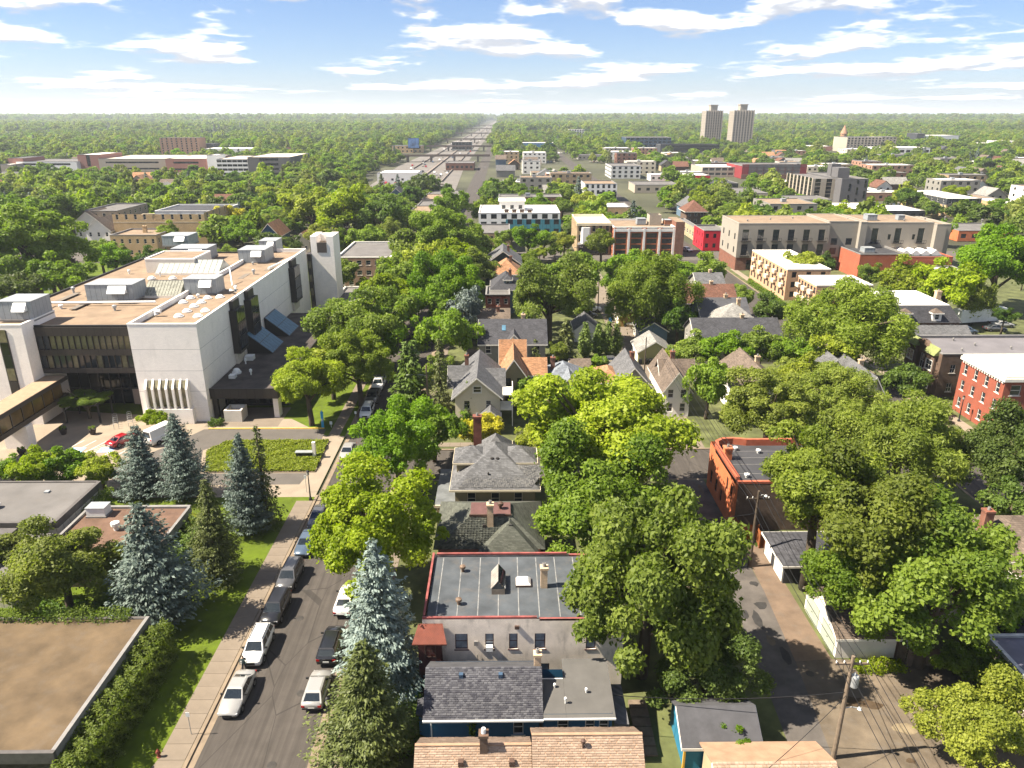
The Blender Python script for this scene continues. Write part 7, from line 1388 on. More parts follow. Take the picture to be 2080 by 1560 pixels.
def car_meshes(kind):
    if kind in CARM: return CARM[kind]
    s = SHAPE[kind]; L, W, H = s['L'], s['W'] / 2, s['H']; b = MB(); st = s['st']; k = 12
    for t, wf, zl, zs in st:
        y, w = -L / 2 + t * L, W * wf
        b.v += [(0, y, zl), (w * .8, y, zl), (w * .97, y, zl + .1), (w, y, zl + (zs - zl) * .45), (w * .975, y, zs - .1), (w * .90, y, zs - .01), (0, y, zs + .035)] + [(-w * .90, y, zs - .01), (-w * .975, y, zs - .1), (-w, y, zl + (zs - zl) * .45), (-w * .97, y, zl + .1), (-w * .8, y, zl)]
    n = len(st)
    for i in range(n - 1):
        for j in range(k): b.f.append((i * k + j, i * k + (j + 1) % k, (i + 1) * k + (j + 1) % k, (i + 1) * k + j))
    b.f += [tuple(range(k - 1, -1, -1)), tuple((n - 1) * k + j for j in range(k))]; b.mi = [0] * len(b.f)
    c0, c1, c2, c3 = (-L / 2 + q * L for q in s['cab']); zb = [q[3] for q in st]; zs = max(zb) - .06; wb, wt = W * .92, W * .70
    def ring(y, w, z): return [(-w, y, z), (w, y, z)]
    cab = MB(); zf = zs + .0
    lo = [(-wb, c0, zf - .05), (wb, c0, zf - .05), (wb, c3, zf), (-wb, c3, zf)]; r0, r1 = H - .05, H
    P = lo + [(-wt, c1, r0), (wt, c1, r0), (wt, c2, r0 - .02), (-wt, c2, r0 - .02), (-wt * .8, c1 + .12, r1), (wt * .8, c1 + .12, r1), (wt * .8, c2 - .12, r1 - .01), (-wt * .8, c2 - .12, r1 - .01)]
    cab.add(P, [(0, 1, 5, 4), (1, 2, 6, 5), (2, 3, 7, 6), (3, 0, 4, 7), (4, 5, 9, 8), (5, 6, 10, 9), (6, 7, 11, 10), (7, 4, 8, 11), (8, 9, 10, 11)])
    def lerp(a, b_, t): return tuple(a[i] + (b_[i] - a[i]) * t for i in range(3))
    def patch(A, B, C, D, u0, u1, v0, v1, e):     # quad inset on the face A-B (bottom) C-D (top, same order)
        q = []
        for u, v in ((u0, v0), (u1, v0), (u1, v1), (u0, v1)): q.append(Vector(lerp(lerp(A, B, u), lerp(C, D, u), v)))
        nn = (q[1] - q[0]).cross(q[3] - q[0]).normalized() * e
        return [tuple(p + nn) for p in q]
    parts = []
    parts.append(('windshield', MB().poly(patch(P[0], P[1], P[4], P[5], .06, .94, .10, .95, .012)).mesh('windshield', CGL)))
    parts.append(('rear_window', MB().poly(patch(P[2], P[3], P[6], P[7], .09, .91, .18, .9, .012)).mesh('rear_window', CGL)))
    div = {'sedan': ((.1, .49), (.52, .90)), 'suv': ((.10, .38), (.41, .68), (.71, .95)), 'hatch': ((.12, .48), (.51, .88)), 'pickup': ((.14, .54), (.57, .92)), 'van': ((.08, .24),)}[kind]
    for u0, u1 in div:
        parts.append(('side_window', MB().poly(patch(P[1], P[2], P[5], P[6], u0, u1, .16, .88, .012)).mesh('side_window', CGL)))
        parts.append(('side_window', MB().poly(patch(P[3], P[0], P[7], P[4], 1 - u1, 1 - u0, .16, .88, .012)).mesh('side_window', CGL)))
    zh = st[1][3] - .13; zt = st[-2][3] - .22
    for sx in (-1, 1):
        x0, x1 = sorted((sx * W * .5, sx * W * .86)); parts.append(('headlight', MB().hexa([(x0, -L/2 - .0, zh - .07), (x1, -L/2 + .07, zh - .07), (x1, -L/2 + .2, zh - .07), (x0, -L/2 + .16, zh - .07)] if sx > 0 else [(x0, -L/2 + .07, zh - .07), (x1, -L/2 - .0, zh - .07), (x1, -L/2 + .16, zh - .07), (x0, -L/2 + .2, zh - .07)], [(x0, -L/2 + .05, zh + .07), (x1, -L/2 + .07, zh + .07), (x1, -L/2 + .25, zh + .07), (x0, -L/2 + .25, zh + .07)]).mesh('headlight', LAMP)))
        x0, x1 = sorted((sx * W * .58, sx * W * .88)); parts.append(('tail_light', MB().box(x0, x1, L/2 - .12, L/2 + .012, zt - .05, zt + .13).mesh('tail_light', TAIL)))
        yy = c0 + (c1 - c0) * .55; x0, x1 = sorted((sx * W * .94, sx * (W + .17))); parts.append(('mirror', MB().hexa([(x0, yy, zs + .05), (x1, yy - .03, zs + .05), (x1, yy + .12, zs + .05), (x0, yy + .12, zs + .05)], [(x0, yy + .02, zs + .2), (x1, yy, zs + .19), (x1, yy + .1, zs + .19), (x0, yy + .1, zs + .2)]).mesh('mirror', None or BLKP)))
    parts.append(('grille', MB().box(-W * .42, W * .42, -L/2 - .012, -L/2 + .06, zh - .28, zh - .02).mesh('grille', BLKP))); parts.append(('number_plate', MB().box(-.26, .26, L/2 - .02, L/2 + .02, zt - .2, zt - .07).mesh('number_plate', PLATE)))
    parts.append(('bumper', MB().box(-W * .82, W * .82, L/2 - .05, L/2 + .03, st[-1][2], st[-1][2] + .14).mesh('bumper', BLKP)))
    if kind == 'pickup': parts.append(('cargo_bed', MB().box(-W * .8, W * .8, c3 + .12, L/2 - .14, zs + .04, zs + .10).mesh('cargo_bed', BLKP)))
    if kind == 'suv':
        for sx in (-1, 1): parts.append(('roof_rail', MB().box(sx * wt * .86 - .02, sx * wt * .86 + .02, c1 + .2, c2 - .2, H - .02, H + .04).mesh('roof_rail', BLKP)))
    r = .34 if kind in ('sedan', 'hatch') else .38; ty = MB(); rm = MB(); seg = 18
    ty.lathe([(r * .62, -.11), (r * .96, -.11), (r, -.06), (r, .06), (r * .96, .11), (r * .62, .11)], seg); rm.lathe([(r * .12, -.09), (r * .63, -.085), (r * .63, .085), (r * .5, .118), (r * .2, .10), (r * .1, .12)], 10)
    for m in (ty, rm): m.v = [(z, x, y) for x, y, z in m.v]
    arch = MB().lathe([(r * 1.18, -.06), (r * 1.18, .0), (r * .3, .004)], 18); arch.v = [(z, x, y) for x, y, z in arch.v]
    CARM[kind] = (b, cab, parts, ty.mesh('tyre', TYRE, False), rm.mesh('rim', RIM), arch.mesh('wheel_arch', BLKP), r, L, W, {})
    return CARM[kind]
def car(kind, c, x, y, rz, label, z=-.118, group=None, name=None):
    b, cab, parts, ty, rm, arch, r, L, W, cache = car_meshes(kind)
    if c not in cache: cache[c] = (b.mesh('body', paint(c), True), cab.mesh('cabin', paint(c)))
    t = thing(name or {'sedan': 'parked_car', 'suv': 'parked_suv', 'hatch': 'parked_car', 'pickup': 'pickup_truck', 'van': 'delivery_van'}[kind], label, 'van' if kind == 'van' else 'car', (x, y, z), rz, group)
    bd = put('body', cache[c][0], t); put('cabin', cache[c][1], t)
    for nm, me in parts: put(nm, me, t)
    for yy in (-L / 2 + L * .19, L / 2 - L * .2):
        for sx in (-1, 1):
            w = put('wheel', ty, t, (sx * (W - .09), yy, r)); put('rim', rm, w).rotation_euler = (0, 0, 0 if sx > 0 else math.pi); put('wheel_arch', arch, t, (sx * (W - .02 + (.012)), yy, r + .02), 0 if sx > 0 else math.pi)
    return t
PI = math.pi; last = 0.0
for k, c, p, rz, lb in (('sedan', 'silver', 45.89, 0, 'silver sedan parked at the kerb, nearest car on the left'), ('suv', 'white', 51.62, 0, 'white SUV parked behind the silver sedan'), ('suv', 'black', 56.11, 0, 'black SUV parked behind the white SUV'), ('suv', 'grey', 60.62, 0, 'dark grey SUV parked behind the black SUV'), ('sedan', 'blue', 68.44, 0, 'blue-grey sedan parked left, half way up the street'), ('sedan', 'grey', 74.04, 0, 'grey sedan partly hidden by the big yellow-green tree'), ('sedan', 'silver', 91.89, 0, 'silver sedan parked at the driveway mouth'), ('suv', 'white', 106.83, 0, 'white SUV parked beyond the side street corner'), ('pickup', 'grey', 112.64, 0, 'grey pickup parked behind the white SUV'), ('pickup', 'white', 117.6, 0, 'white pickup parked under the avenue trees')):
    L_ = SHAPE[k]['L'] / 2; yc = max(p + L_, last + L_ + .7); last = yc + L_
    car(k, c, -22.05 + rnd.uniform(-.08, .08), yc, rz + rnd.uniform(-.02, .02), lb)
for k, c, p, lb in (('hatch', 'silver', (-15.18,48.66,0.0), 'silver crossover seen from behind on the right kerb'), ('suv', 'black', (-15.41,54.04,0.0), 'black SUV with red tail lights beside the spruces'), ('sedan', 'white', (-15.63,60.62,0.0), 'white car almost hidden behind the silvery spruce'), ('sedan', 'grey', (-20.93,125.52,0.0), 'dark car parked right in the avenue shade'), ('hatch', 'white', (-23.44,183.68,0.0), 'white car glimpsed up the shaded avenue')):
    car(k, c, -15.55, p[1], PI, lb)
p = (-55.39,98.35,0.0); car('sedan', 'red', p[0], p[1], PI - .45, 'bright red sedan parked on the college forecourt', .022)
p = (-50.12,99.5,0.0); car('van', 'white', p[0], p[1], PI - .42, 'white delivery van behind the blue spruces', .022)
for k, c, q, rz, lb in (('suv', 'tan', (19.7,130.29,0.0), PI/2 + .1, 'silver-beige SUV parked across the back yard pad'), ('sedan', 'grey', (20.5,134.04,0.0), PI/2, 'grey car parked behind the beige SUV'), ('sedan', 'white', (28.46,160.48,0.0), PI/2 - .1, 'white car beside the ochre garage'), ('suv', 'black', (19.35,167.83,0.0), PI/2, 'black vehicle parked left of the upper alley'), ('pickup', 'white', (20.41,173.32,0.0), PI/2, 'white pickup behind the black vehicle by the alley'), ('sedan', 'red', (18.62,175.72,0.0), .3, 'red car near the dark green garage'),
                     ('sedan', 'white', (-34.38,177.71,0.0), PI/2 + .2, 'white car nearest in the small lot by the avenue'), ('suv', 'grey', (-34.95,183.79,0.0), PI/2 + .2, 'grey SUV in the small lot by the avenue'), ('sedan', 'silver', (-35.28,188.61,0.0), PI/2 + .2, 'silver car in the small lot by the avenue'), ('sedan', 'blue', (-35.65,193.09,0.0), PI/2 + .2, 'blue car farthest in the small lot by the avenue'),
                     ('sedan', 'white', (63.34,256.36,0.0), .4, 'white car waiting at the crossing'), ('sedan', 'grey', (107.83,155.67,0.0), PI/2, 'grey car parked in the lot by the trailer'), ('sedan', 'silver', (111.48,158.83,0.0), PI/2, 'silver car parked in the lot by the trailer'), ('suv', 'blue', (99.97,153.43,0.0), PI/2, 'dark blue SUV in the lot behind the brown flats')):
    car(k, c, q[0], q[1], rz, lb, .02)
for i, (px, c) in enumerate(((295.0, 'white'), (305.46, 'white'), (316.65, 'grey'), (328.65, 'silver'), (338.23, 'black'), (348.36, 'grey'), (359.08, 'blue'), (374.4, 'white'))):
    car(['van', 'suv', 'sedan', 'sedan', 'suv', 'sedan', 'sedan', 'hatch'][i], c, -22, px, 0, ['white van parked by the row of shops', 'white SUV parked behind the white van by the shops', 'grey sedan parked third by the row of shops', 'silver sedan parked fourth by the row of shops', 'black SUV parked fifth by the row of shops', 'grey sedan parked sixth by the row of shops', 'blue sedan parked seventh by the row of shops', 'white hatchback parked last by the row of shops'][i])
# tiny far cars on freeway, lots and streets: one simple mesh each
fc = {}
def far_car(x, y, rz, c, group, lb):
    if c not in fc: fc[c] = MB().hexa([(-.9, -2.2, .3), (.9, -2.2, .3), (.9, 2.2, .3), (-.9, 2.2, .3)], [(-.85, -2.15, .9), (.85, -2.15, .9), (.85, 2.15, .95), (-.85, 2.15, .95)]).hexa([(-.8, -1.0, .92), (.8, -1.0, .92), (.8, 1.7, .95), (-.8, 1.7, .95)], [(-.65, -.4, 1.45), (.65, -.4, 1.45), (.65, 1.2, 1.45), (-.65, 1.2, 1.45)]).mesh('far_car', paint(c))
    o = put('distant_car', fc[c], None, (x, y, -.08), rz); tag(o, lb, 'car', group)
cl = ['white', 'silver', 'black', 'grey', 'red', 'blue', 'tan']
for i in range(84):
    ln = rnd.choice((-84, -80.5, -77, -73.5, -70, -66.5, -56, -52.5, -49, -45.5, -42)); y = 500 + 900 * rnd.random() ** 1.3; c = rnd.choice(cl)
    x = ln + (-40 - ln) * .3 * (y - 480) / 4520
    lane = ('outermost left', 'second from left', 'third from left', 'fourth from left', 'fifth from left', 'sixth from left', 'sixth from right', 'fourth from right', 'third from right', 'second from right', 'outermost right')[(-84, -80.5, -77, -73.5, -70, -66.5, -56, -52.5, -49, -45.5, -42).index(ln)]
    nb_ = sum(y > q for q in (600, 680, 760, 870, 980, 1110, 1250)); far_car(x, y, 0, c, 'traffic on the freeway', '%s car in the %s freeway lane, %s' % (c, lane, ('on the nearest stretch', 'a little beyond the near end', 'just before the first bridge', 'just past the first bridge', 'just before the second bridge', 'just past the second bridge', 'just before the third bridge', 'past the third bridge')[nb_]))
for i, (p, n, rz) in enumerate((((-49.75,363.1,0.0), 9, .9), ((84.19,748.44,0.0), 10, 0), ((61.79,916.77,0.0), 9, 0), ((111.91,375.09,0.0), 8, 0), ((202.76,388.8,0.0), 8, 0), ((249.06,570.07,0.0), 7, 0), ((36.26,748.92,0.0), 7, 0))):
    for j in range(n): c = rnd.choice(cl); far_car(p[0] + (j % 5) * 3.1, p[1] + (j // 5) * 7, rz, c, ['cars in the lot left of the row of shops', 'cars in the lot behind the pale grey flats', 'cars in the lot near the blue store', 'cars in the lot by the grey roofed store', 'cars in the lot by the white roofed stores', 'cars in the lot by the red panelled building', 'cars in the far street lot'][i], '%s car, %s from left, %s row, %s' % (c, ('first', 'second', 'third', 'fourth', 'fifth')[j % 5], ('front', 'back')[j // 5], ['the lot left of the row of shops', 'the lot behind the pale grey flats', 'the lot near the blue store', 'the lot by the grey roofed store', 'the lot by the white roofed stores', 'the lot by the red panelled building', 'the far street lot'][i]))
p = (106.95,160.52,0.0); t = thing('box_trailer', 'white box trailer parked behind the brown brick flats', 'trailer', p, .2)
MB().box(-6, 6, -1.25, 1.25, 1.1, 3.9).build('box', MEW, t); MB().box(-6, 6, -1.1, 1.1, .8, 1.1).build('chassis', TD, t)
for x in (-4.5, -3.4, 4.2):
    for s_ in (-1, 1): q = MB().lathe([(.5, -.14), (.5, .14)], 14); q.v = [(a, c + s_ * 1.05, b_ + .5) for a, b_, c in q.v]; q.v = [(a + x, b_, c) for a, b_, c in q.v]; q.build('wheel', TYRE, t)

# ---------------------------------------------------------------- people
def person(x, y, z, rz, label, top, legs, joints, skin=(0.38, 0.24, 0.17)):
    """one continuous skinned figure; joints = name -> (x, y, z, radius)"""
    J = joints; names = list(J); E_ = [('pelvis', 'chest'), ('chest', 'neck'), ('neck', 'head'), ('head', 'crown'), ('chest', 'shl'), ('shl', 'ell'), ('ell', 'hal'), ('chest', 'shr'), ('shr', 'elr'), ('elr', 'har'), ('pelvis', 'hil'), ('hil', 'knl'), ('knl', 'anl'), ('anl', 'tol'), ('pelvis', 'hir'), ('hir', 'knr'), ('knr', 'anr'), ('anr', 'tor')]
    me = bpy.data.meshes.new('person'); me.from_pydata([J[n][:3] for n in names], [(names.index(a), names.index(b)) for a, b in E_], [])
    o = put('person', me, None, (x, y, z), rz); tag(o, label, 'person')
    md = o.modifiers.new('skin', 'SKIN'); md.use_smooth_shade = True
    sv = me.skin_vertices[0].data if me.skin_vertices else None
    if sv is None:
        bpy.context.view_layer.objects.active = o; o.select_set(True)
        bpy.ops.object.modifier_remove(modifier='skin'); md = o.modifiers.new('skin', 'SKIN'); bpy.ops.mesh.customdata_skin_add(); sv = me.skin_vertices[0].data; o.select_set(False)
    for i, n in enumerate(names): sv[i].radius = (J[n][3], J[n][3]); sv[i].use_root = n == 'pelvis'
    s = o.modifiers.new('sub', 'SUBSURF'); s.levels = 1; s.render_levels = 2
    m = bpy.data.materials.new('clothed_' + top[0]); m.use_nodes = True; t = NT(m.node_tree); zc = t.n('ShaderNodeSeparateXYZ', {0: t.n('ShaderNodeTexCoord').outputs['Object']}).outputs[2]
    c = t.mix(t.m('GREATER_THAN', zc, .92), legs, top[1]); c = t.mix(t.m('GREATER_THAN', zc, 1.46), c, skin); c = t.mix(t.m('GREATER_THAN', zc, 1.66), c, (0.04, 0.028, 0.02)); c = t.mix(t.m('LESS_THAN', zc, .08), c, (0.03, 0.03, 0.03))
    b = m.node_tree.nodes['Principled BSDF']; m.node_tree.links.new(c, b.inputs['Base Color']); b.inputs['Roughness'].default_value = .85
    me.materials.append(m); return o
STAND = dict(pelvis=(0, 0, .95, .15), chest=(0, -.02, 1.28, .17), neck=(0, 0, 1.48, .06), head=(0, -.02, 1.6, .10), crown=(0, 0, 1.73, .07), shl=(-.19, 0, 1.40, .07), ell=(-.27, -.04, 1.13, .048), hal=(-.27, -.16, .90, .04), shr=(.19, 0, 1.40, .07), elr=(.26, -.10, 1.15, .048), har=(.20, -.30, 1.05, .04), hil=(-.10, 0, .86, .10), knl=(-.12, -.05, .48, .065), anl=(-.12, 0, .10, .045), tol=(-.13, -.16, .04, .04), hir=(.10, 0, .86, .10), knr=(.12, .03, .48, .065), anr=(.13, .08, .10, .045), tor=(.14, -.08, .04, .04))
p = (-22.48,51.37,0.0); person(p[0], p[1], -.12, .3, 'person in dark clothes standing in front of the white SUV', ('slate', (0.06, 0.085, 0.08)), (0.04, 0.045, 0.055), STAND)
p = (-55.87,97.01,0.0); person(p[0], p[1], .01, 1.2, 'person in dark clothes beside the red sedan', ('indigo', (0.05, 0.05, 0.09)), (0.05, 0.045, 0.05), STAND)
# ---------------------------------------------------------------- street furniture
IRON = mat('black_iron', (0.02, 0.02, 0.022), 0.5, 0.1); WOOD = mat('pole_wood', (0.21, 0.16, 0.115), 0.95, 0.3, 2.0, 0.4, 20); WOODD = mat('dark_pole_wood', (0.10, 0.075, 0.055), 0.95, 0.3, 2.0)
def lamp_post(x, y, h, label):
    t = thing('street_lamp', label, 'street lamp', (x, y, 0)); MB().lathe([(.2, 0), (.2, .25), (.1, .45), (.075, h * .5), (.055, h - .55)], 12).build('post', IRON, t)
    MB().lathe([(.09, h - .55), (.17, h - .45), (.15, h - .1), (.05, h)], 10).build('lantern', mat('lantern_glass', (0.35, 0.34, 0.3), 0.3), t); MB().lathe([(.2, h - .08), (.14, h + .04), (.02, h + .14)], 10).build('cap', IRON, t)
lamp_post(-13.35, 43.8, 4.0, 'black lamp post beside the silver crossover'); p = (-24.13,81.17,0.0); lamp_post(p[0], p[1], 4.0, 'black lamp post at the driveway corner'); p = (70.5,105.12,0.0); lamp_post(p[0], p[1], 4.2, 'black lamp post before the red brick flats')
for i, (px, py, top) in enumerate(((101, 594, 0), (176, 577, 0), (222, 561, 0))): p = [(-121.7,195.1,0.0), (-117.29,205.36,0.0), (-116.29,216.02,0.0)][i]; t = thing('park_lamp', ['white park lamp nearest the college roof', 'second white park lamp on the park path', 'farthest white park lamp on the park lawn'][i], 'street lamp', p); MB().tube([(0, 0, 0), (0, 0, 5)], .07, 8).build('post', MEW, t); MB().box(-.1, .9, -.15, .15, 4.95, 5.1).build('head', MEW, t)
POLES = []
def utility_pole(x, y, h, label, arms=(.93,), m=WOOD, trans=False, lamp=None, lean=0.0, r=.16):
    t = thing('utility_pole', label, 'utility pole', (x, y, 0)); MB().tube([(0, 0, 0), (lean * .5, 0, h * .5), (lean, 0, h)], [r * 1.2, r, r * .75], 10).build('post', m, t)
    for f in arms:
        z = h * f; a = MB().box(lean * f - 1.2, lean * f + 1.2, -.06, .06, z - .07, z + .07).build('crossarm', m, t)
        for q in (-1.1, -.55, .55, 1.1): MB().lathe([(.04, 0), (.06, .06), (.05, .16), (.02, .2)], 8, (lean * f + q, 0, z + .07)).build('insulator', MEW, a)
    if trans:
        d = MB().lathe([(.26, 0), (.29, .06), (.29, .85), (.24, .95)], 14, (.42, -.05, h * .72)).build('transformer', MET, t); MB().lathe([(.05, .95), (.07, 1.1), (.03, 1.25)], 8, (.36, -.05, h * .72)).build('bushing', MEW, d)
    if lamp: MB().tube([(0, 0, h * lamp[0]), (lamp[1] * .5, -.1, h * lamp[0] + .25), (lamp[1], -.2, h * lamp[0] + .2)], .035, 6).build('lamp_arm', MET, t); MB().lathe([(.08, -.12), (.17, -.02), (.1, .1)], 10, (lamp[1], -.2, h * lamp[0] + .15)).build('lamp_head', MEW, t)
    POLES.append((x, y, h)); return t
utility_pole(24.3, 41.75, 9.3, 'weathered utility pole with transformer at the dirt lot', (.93,), WOOD, True, (.5, 1.1), .03); utility_pole(25.75, 66.4, 9.0, 'dark utility pole in the alley beside the orange brick shop', (.9,), WOODD, False, (.93, .7))
p = (24.5,122.49,0.0); utility_pole(p[0], p[1], 8.6, 'thin utility pole in the middle of the far alley', (), WOODD, False, None, 0, .12); p = (22.04,170.06,0.0); utility_pole(p[0], p[1], 9, 'utility pole left of the upper alley', (), WOODD, False, None, 0, .12); p = (27.22,171.84,0.0); utility_pole(p[0], p[1], 8, 'utility pole with transformer near the ochre garage', (.9,), WOOD, True)
p = (-12.17,108.14,0.0); utility_pole(p[0], p[1], 8.5, 'brown utility pole with street light at the corner', (), WOOD, False, (.8, -3.0), 0, .15); p = (-51.56,248.08,0.0); utility_pole(p[0], p[1], 10, 'utility pole with crossarm beyond the college tower', (.95, .85), WOODD); p = (21.47,215.34,0.0); utility_pole(p[0], p[1], 9, 'utility pole at the upper end of the alley', (.92,), WOODD)
def wire(a, b, sag, label, r=.022):
    a, b = Vector(a), Vector(b); pts = [a.lerp(b, i / 14) - Vector((0, 0, sag * (1 - (2 * i / 14 - 1) ** 2))) for i in range(15)]
    tag(MB().tube(pts, r, 4, False).build('overhead_wire', IRON), label, 'wire', 'overhead wires along the alley')
for i, dx in enumerate((-1.1, -.55, .55, 1.1)): wire((24.33 + dx, 41.75, 8.85), (25.75 + dx, 66.4, 8.3), .5, ['leftmost alley power wire between two poles', 'second alley power wire from left', 'third alley power wire from left', 'rightmost alley power wire between two poles'][i]); wire((25.75 + dx, 66.4, 8.3), (26.6 + dx, 118, 8.2), .9, ['leftmost far alley wire beyond the dark pole', 'second far alley wire beyond the dark pole', 'third far alley wire beyond the dark pole', 'rightmost far alley wire beyond the dark pole'][i]); wire((24.33 + dx, 41.75, 8.85), (23.6 + dx, 12, 8.6), .6, ['leftmost wire running down from the near pole', 'second wire running down from the near pole', 'third wire running down from the near pole', 'rightmost wire running down from the near pole'][i])
wire((24.4, 41.7, 6.2), (7.9, 43.5, 4.4), .5, 'pale service cable from the near pole to the blue house', .03); wire((24.4, 41.7, 6.0), (16, 36.5, 3.4), .3, 'service cable from the near pole to the salmon garage', .022); wire((25.7, 66.4, 6.4), (3.5, 66, 5.2), .6, 'service cable crossing to the dark hip house', .022); wire((24.4, 41.7, 6.2), (29.0, 53, 2.9), .2, 'service cable from the near pole to the white garage', .022)
p = (-25.85,42.3,0.0); t = thing('fire_hydrant', 'rust red fire hydrant on the pavement at bottom left', 'fire hydrant', (p[0], p[1], .03)); HY = mat('hydrant_red', (0.22, 0.055, 0.035), 0.7, 0.2); MB().lathe([(.16, 0), (.16, .05), (.11, .07), (.11, .5), (.14, .52), (.13, .6), (.05, .7), (.03, .76)], 12).build('barrel', HY, t)
for s_ in (-1, 1): q = MB().lathe([(.06, 0), (.07, .08)], 8); q.v = [(s_ * (.1 + c), a, b_ + .4) for a, b_, c in q.v]; q.build('outlet', HY, t)
for q, h, lb in (((-24.28,44.42,0.0), 2.2, 'thin grey sign pole on the left pavement'), ((-25.12,83.2,0.0), 2.4, 'grey sign pole at the corner of the lawn'), ((-22.92,104.9,0.0), 2.2, 'grey parking sign pole near the white SUV')): t = thing('sign_pole', lb, 'sign', q); MB().tube([(0, 0, 0), (0, 0, h)], .03, 6).build('pole', MET, t); MB().box(-.15, .15, -.03, -.01, h - .45, h - .02).build('plate', MEW, t)
p = (-27.81,103.81,0.0); t = thing('emergency_pillar', 'bright blue emergency call pillar on the college lawn', 'pillar', p); MB().lathe([(.2, 0), (.2, 2.3), (.23, 2.32), (.23, 2.5), (.1, 2.6)], 14).build('post', mat('call_blue', (0.03, 0.30, 0.58), 0.4), t); MB().box(-.09, .09, -.215, -.2, 1.1, 1.5).build('panel', MEW, t); MB().lathe([(.1, 2.6), (.1, 2.75), (.02, 2.8)], 10).build('beacon', mat('beacon_glass', (0.2, 0.4, 0.6), 0.2), t)
p = (-26.53,103.79,0.0); t = thing('small_sign', 'small white sign beside the blue call pillar', 'sign', p); MB().box(-.03, .03, -.03, .03, 0, .7).build('post', MEW, t); MB().box(-.2, .2, -.05, -.031, .5, 1.0).build('plate', MEW, t)
p = (-42.13,106.06,0.0); t = thing('concrete_planter', 'square white concrete planter box before the dark annex entrance', 'planter', (p[0], p[1] + 1.3, 0))
for q in ((-1.35, 1.35, -1.35, -1.05), (-1.35, 1.35, 1.05, 1.35), (-1.35, -1.05, -1.05, 1.05), (1.05, 1.35, -1.05, 1.05)): MB().box(*q, 0, 1.9).build('side', MATS['penthouse_panel'], t)
MB().box(-1.05, 1.05, -1.05, 1.05, .2, 1.2).build('soil', TB, t)
for q, lb in (((-65.88,101.61,0.0), 'dark round plant pot left on the forecourt'), ((-61.54,101.57,0.0), 'dark round plant pot near the blue parking sign'), ((-67.61,94.36,0.0), 'dark round plant pot near the skyway pier')): t = thing('plant_pot', lb, 'plant pot', q); MB().lathe([(.35, 0), (.55, .8), (.58, .85), (.45, .8)], 12).build('pot', mat('pot_brown', (0.06, 0.045, 0.04), 0.7), t); V, F, tt, c = crown_np(3, 12, 300, .3); o = put('plant', np_mesh('plant', V * .5, F, LEAF['g'], tt), t, (0, 0, 1.05))
# bike racks
rk = MB().tube([(0, 0, 0), (0, 0, .75), (.2, 0, .9), (.45, 0, .9), (.65, 0, .75), (.65, 0, 0)], .03, 6).mesh('hoop', MET)
for i, (q, lb) in enumerate((((-59.29,103.37,0.0), 'row of steel bike racks nearest the trellis'), ((-57.41,104.1,0.0), 'row of steel bike racks beside the white college wing'))):
    t = thing('bike_rack', lb, 'bike rack', (q[0], q[1], .02), .5)
    for k in range(6): put('hoop', rk, t, (0, k * .9, 0))
# trellis posts
p = (-65.18,107.67,0.0); t = thing('trellis', 'dark wooden trellis standing in the college forecourt', 'trellis', (p[0], p[1], 0))
for x, y in ((-2.6, -1.8), (2.6, -1.8), (-2.6, 2), (2.6, 2)): MB().box(x - .12, x + .12, y - .12, y + .12, 0, 2.9).build('post', TD, t)
for i in range(8): MB().box(-2.9, 2.9, -2.1 + i * .6, -1.98 + i * .6, 2.9, 3.05).build('slat', TD, t)
for x in (-2.6, 2.6): MB().box(x - .08, x + .08, -2.3, 2.5, 3.055, 3.25).build('beam', TD, t)
# marked bays for disabled parking, with the white wheelchair mark on blue
for i, (q, lb) in enumerate((((-60.99,96.07,0.0), 0), ((-56.78,96.03,0.0), 1))):
    s = sheet('parking_mark', [(q[0] - 1.0, q[1] - .8), (q[0] + 1.0, q[1] - .8), (q[0] + 1.0, q[1] + .8), (q[0] - 1.0, q[1] + .8)], M_BLUEP, .02)
    mb = MB().prism([(q[0] + .42 * math.cos(a), q[1] - .15 + .42 * math.sin(a)) for a in np.linspace(0, 6.283, 13)[:-1]], .021, .026); mb.build('symbol', M_PAINT, s); MB().box(q[0] - .07, q[0] + .07, q[1], q[1] + .55, .027, .031).build('symbol', M_PAINT, s)
for i in range(7): a = Vector((-63.19,94.32,0.0)).lerp(Vector((-52.71,94.21,0.0)), i / 6); sheet('parking_line', [(a.x, a.y), (a.x + .12, a.y), (a.x + 1.6, a.y + 5), (a.x + 1.48, a.y + 5)], M_PAINT, .018)
for i in range(5): a = Vector((-59.66,95.4,0.0)) + Vector((i * .7, 0, 0)); sheet('hatch_line', [(a.x, a.y), (a.x + .1, a.y), (a.x + 1.9, a.y + 2.4), (a.x + 1.8, a.y + 2.4)], M_PAINT, .019)
# entrance monument on the island
p = (-27.69,93.17,0.0); t = thing('entrance_monument', 'low dark granite sign with white pylon on the planted island', 'sign', p); MB().box(-1.3, .9, -.3, .3, 0, .9).build('slab', mat('dark_granite', (0.03, 0.03, 0.032), 0.4, 0.2), t); MB().box(-1.4, 1.0, -.4, .4, .901, 1.0).build('cap', MET, t); MB().box(1.0, 1.4, -.25, .25, 0, 2.4).build('pylon', BRK_WHT, t)
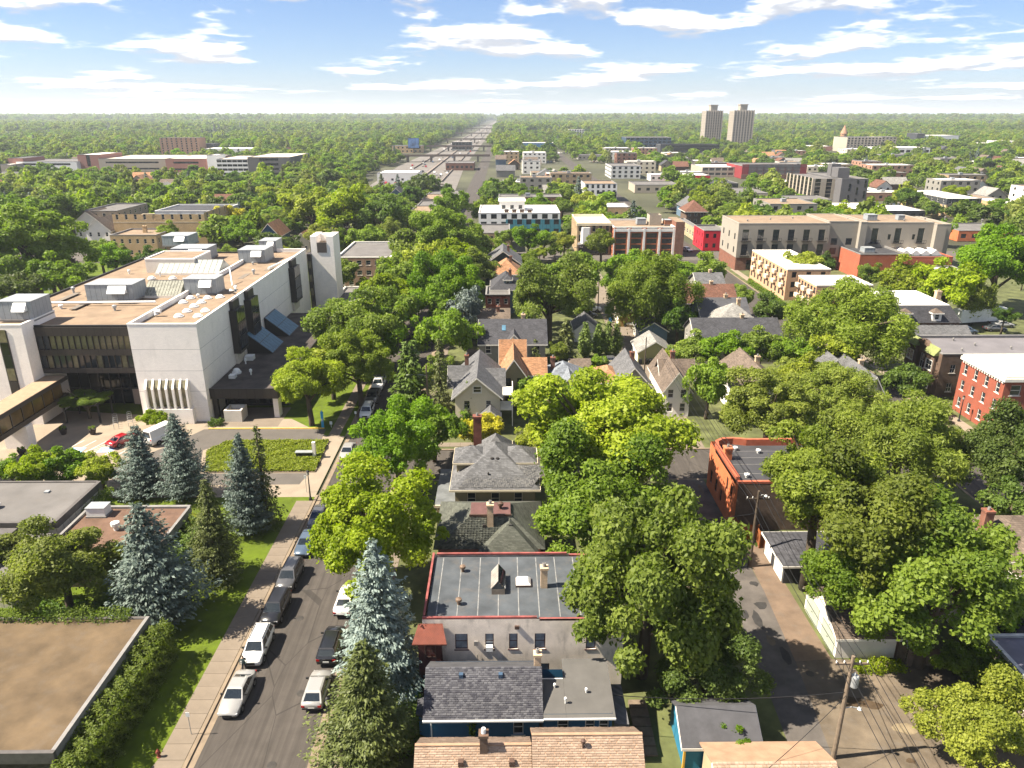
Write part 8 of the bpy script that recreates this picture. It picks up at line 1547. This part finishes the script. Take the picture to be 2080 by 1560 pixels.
# bins
bn = MB().hexa([(-.26, -.3, 0), (.26, -.3, 0), (.26, .3, 0), (-.26, .3, 0)], [(-.32, -.38, 1.0), (.32, -.38, 1.0), (.32, .38, 1.0), (-.32, .38, 1.0)]); ld = MB().hexa([(-.34, -.42, 1.003), (.34, -.42, 1.003), (.34, .42, 1.003), (-.34, .42, 1.003)], [(-.3, -.38, 1.1), (.3, -.38, 1.1), (.3, .38, 1.1), (-.3, .38, 1.1)])
for i, (q, m, lb) in enumerate((((25.77,133.4,0.0), BLKP, 'black wheelie bin left before the olive garage'), ((26.9,133.38,0.0), BLKP, 'second black wheelie bin before the olive garage'), ((27.84,133.37,0.0), BLKP, 'third black wheelie bin before the olive garage'), ((28.89,133.96,0.0), BLKP, 'rightmost black wheelie bin before the olive garage'), ((25.45,118.78,0.0), mat('bin_blue', (0.03, 0.16, 0.45), 0.5), 'blue recycling bin near the white gable house'), ((24.19,163.44,0.0), MATS['bin_blue'], 'blue recycling bin by the upper alley'))):
    t = thing('wheelie_bin', lb, 'bin', (q[0], q[1], .01), .2 * i); put('body', bn.mesh('body', m), t); put('lid', ld.mesh('lid', m), t)
# back-yard deck frame and stairs of timber between the salmon house and garage
t = thing('yard_steps', 'grey timber steps in the narrow yard beside the alley', 'steps', (10.6, 42, 0))
for i in range(6): MB().box(-.7, .7, i * .9, i * .9 + .8, 0, .12 + i * .05).build('tread', mat('weathered_board'), t)
t = thing('pergola_frame', 'white open frame beside the salmon garage at the bottom', 'frame', (11.2, 37.6, 0))
for x in (-1.3, 1.3):
    for y in (-.8, .8): MB().box(x - .04, x + .04, y - .04, y + .04, 0, 2.4).build('post', TW, t)
for y in (-.8, .8): MB().box(-1.34, 1.34, y - .04, y + .04, 2.4, 2.48).build('beam', TW, t)
# overpasses across the freeway
for i, y in enumerate((760, 980, 1250, 1620, 2100, 2700)):
    x0, x1 = -95 + i * 2, -26; t = thing('overpass', '%s bridge crossing the freeway counting from the near end' % ('first', 'second', 'third', 'fourth', 'fifth', 'sixth')[i], 'bridge', ((x0 + x1) / 2, y, 0)); w = (x1 - x0) / 2
    MB().box(-w - 12, w + 12, -5, 5, 5.2, 6.4).build('deck', M_PALE, t); MB().box(-w - 12, w + 12, -5.3, -5.0, 5.8, 7.3).build('parapet', mat('bridge_brown', (0.16, 0.12, 0.10), 0.9), t)
    for x in (-w, -w * .33, w * .33, w): MB().box(x - .8, x + .8, -4, 4, 0, 5.2).build('pier', M_PALE, t)

# ---------------------------------------------------------------- thin summer haze over the whole place
def haze():
    m = bpy.data.materials.new('summer_haze'); m.use_nodes = True; nt = m.node_tree; nt.nodes.clear(); t = NT(nt)
    v = t.n('ShaderNodeVolumePrincipled', {'Color': (0.82, 0.90, 1.0, 1), 'Density': 0.00010, 'Anisotropy': 0.2})
    o = t.n('ShaderNodeOutputMaterial'); nt.links.new(v.outputs[0], o.inputs['Volume'])
    tag(MB().box(-25500, 25500, -50, 25500, -2.5, 135).build('haze', m), kind='stuff')
haze()
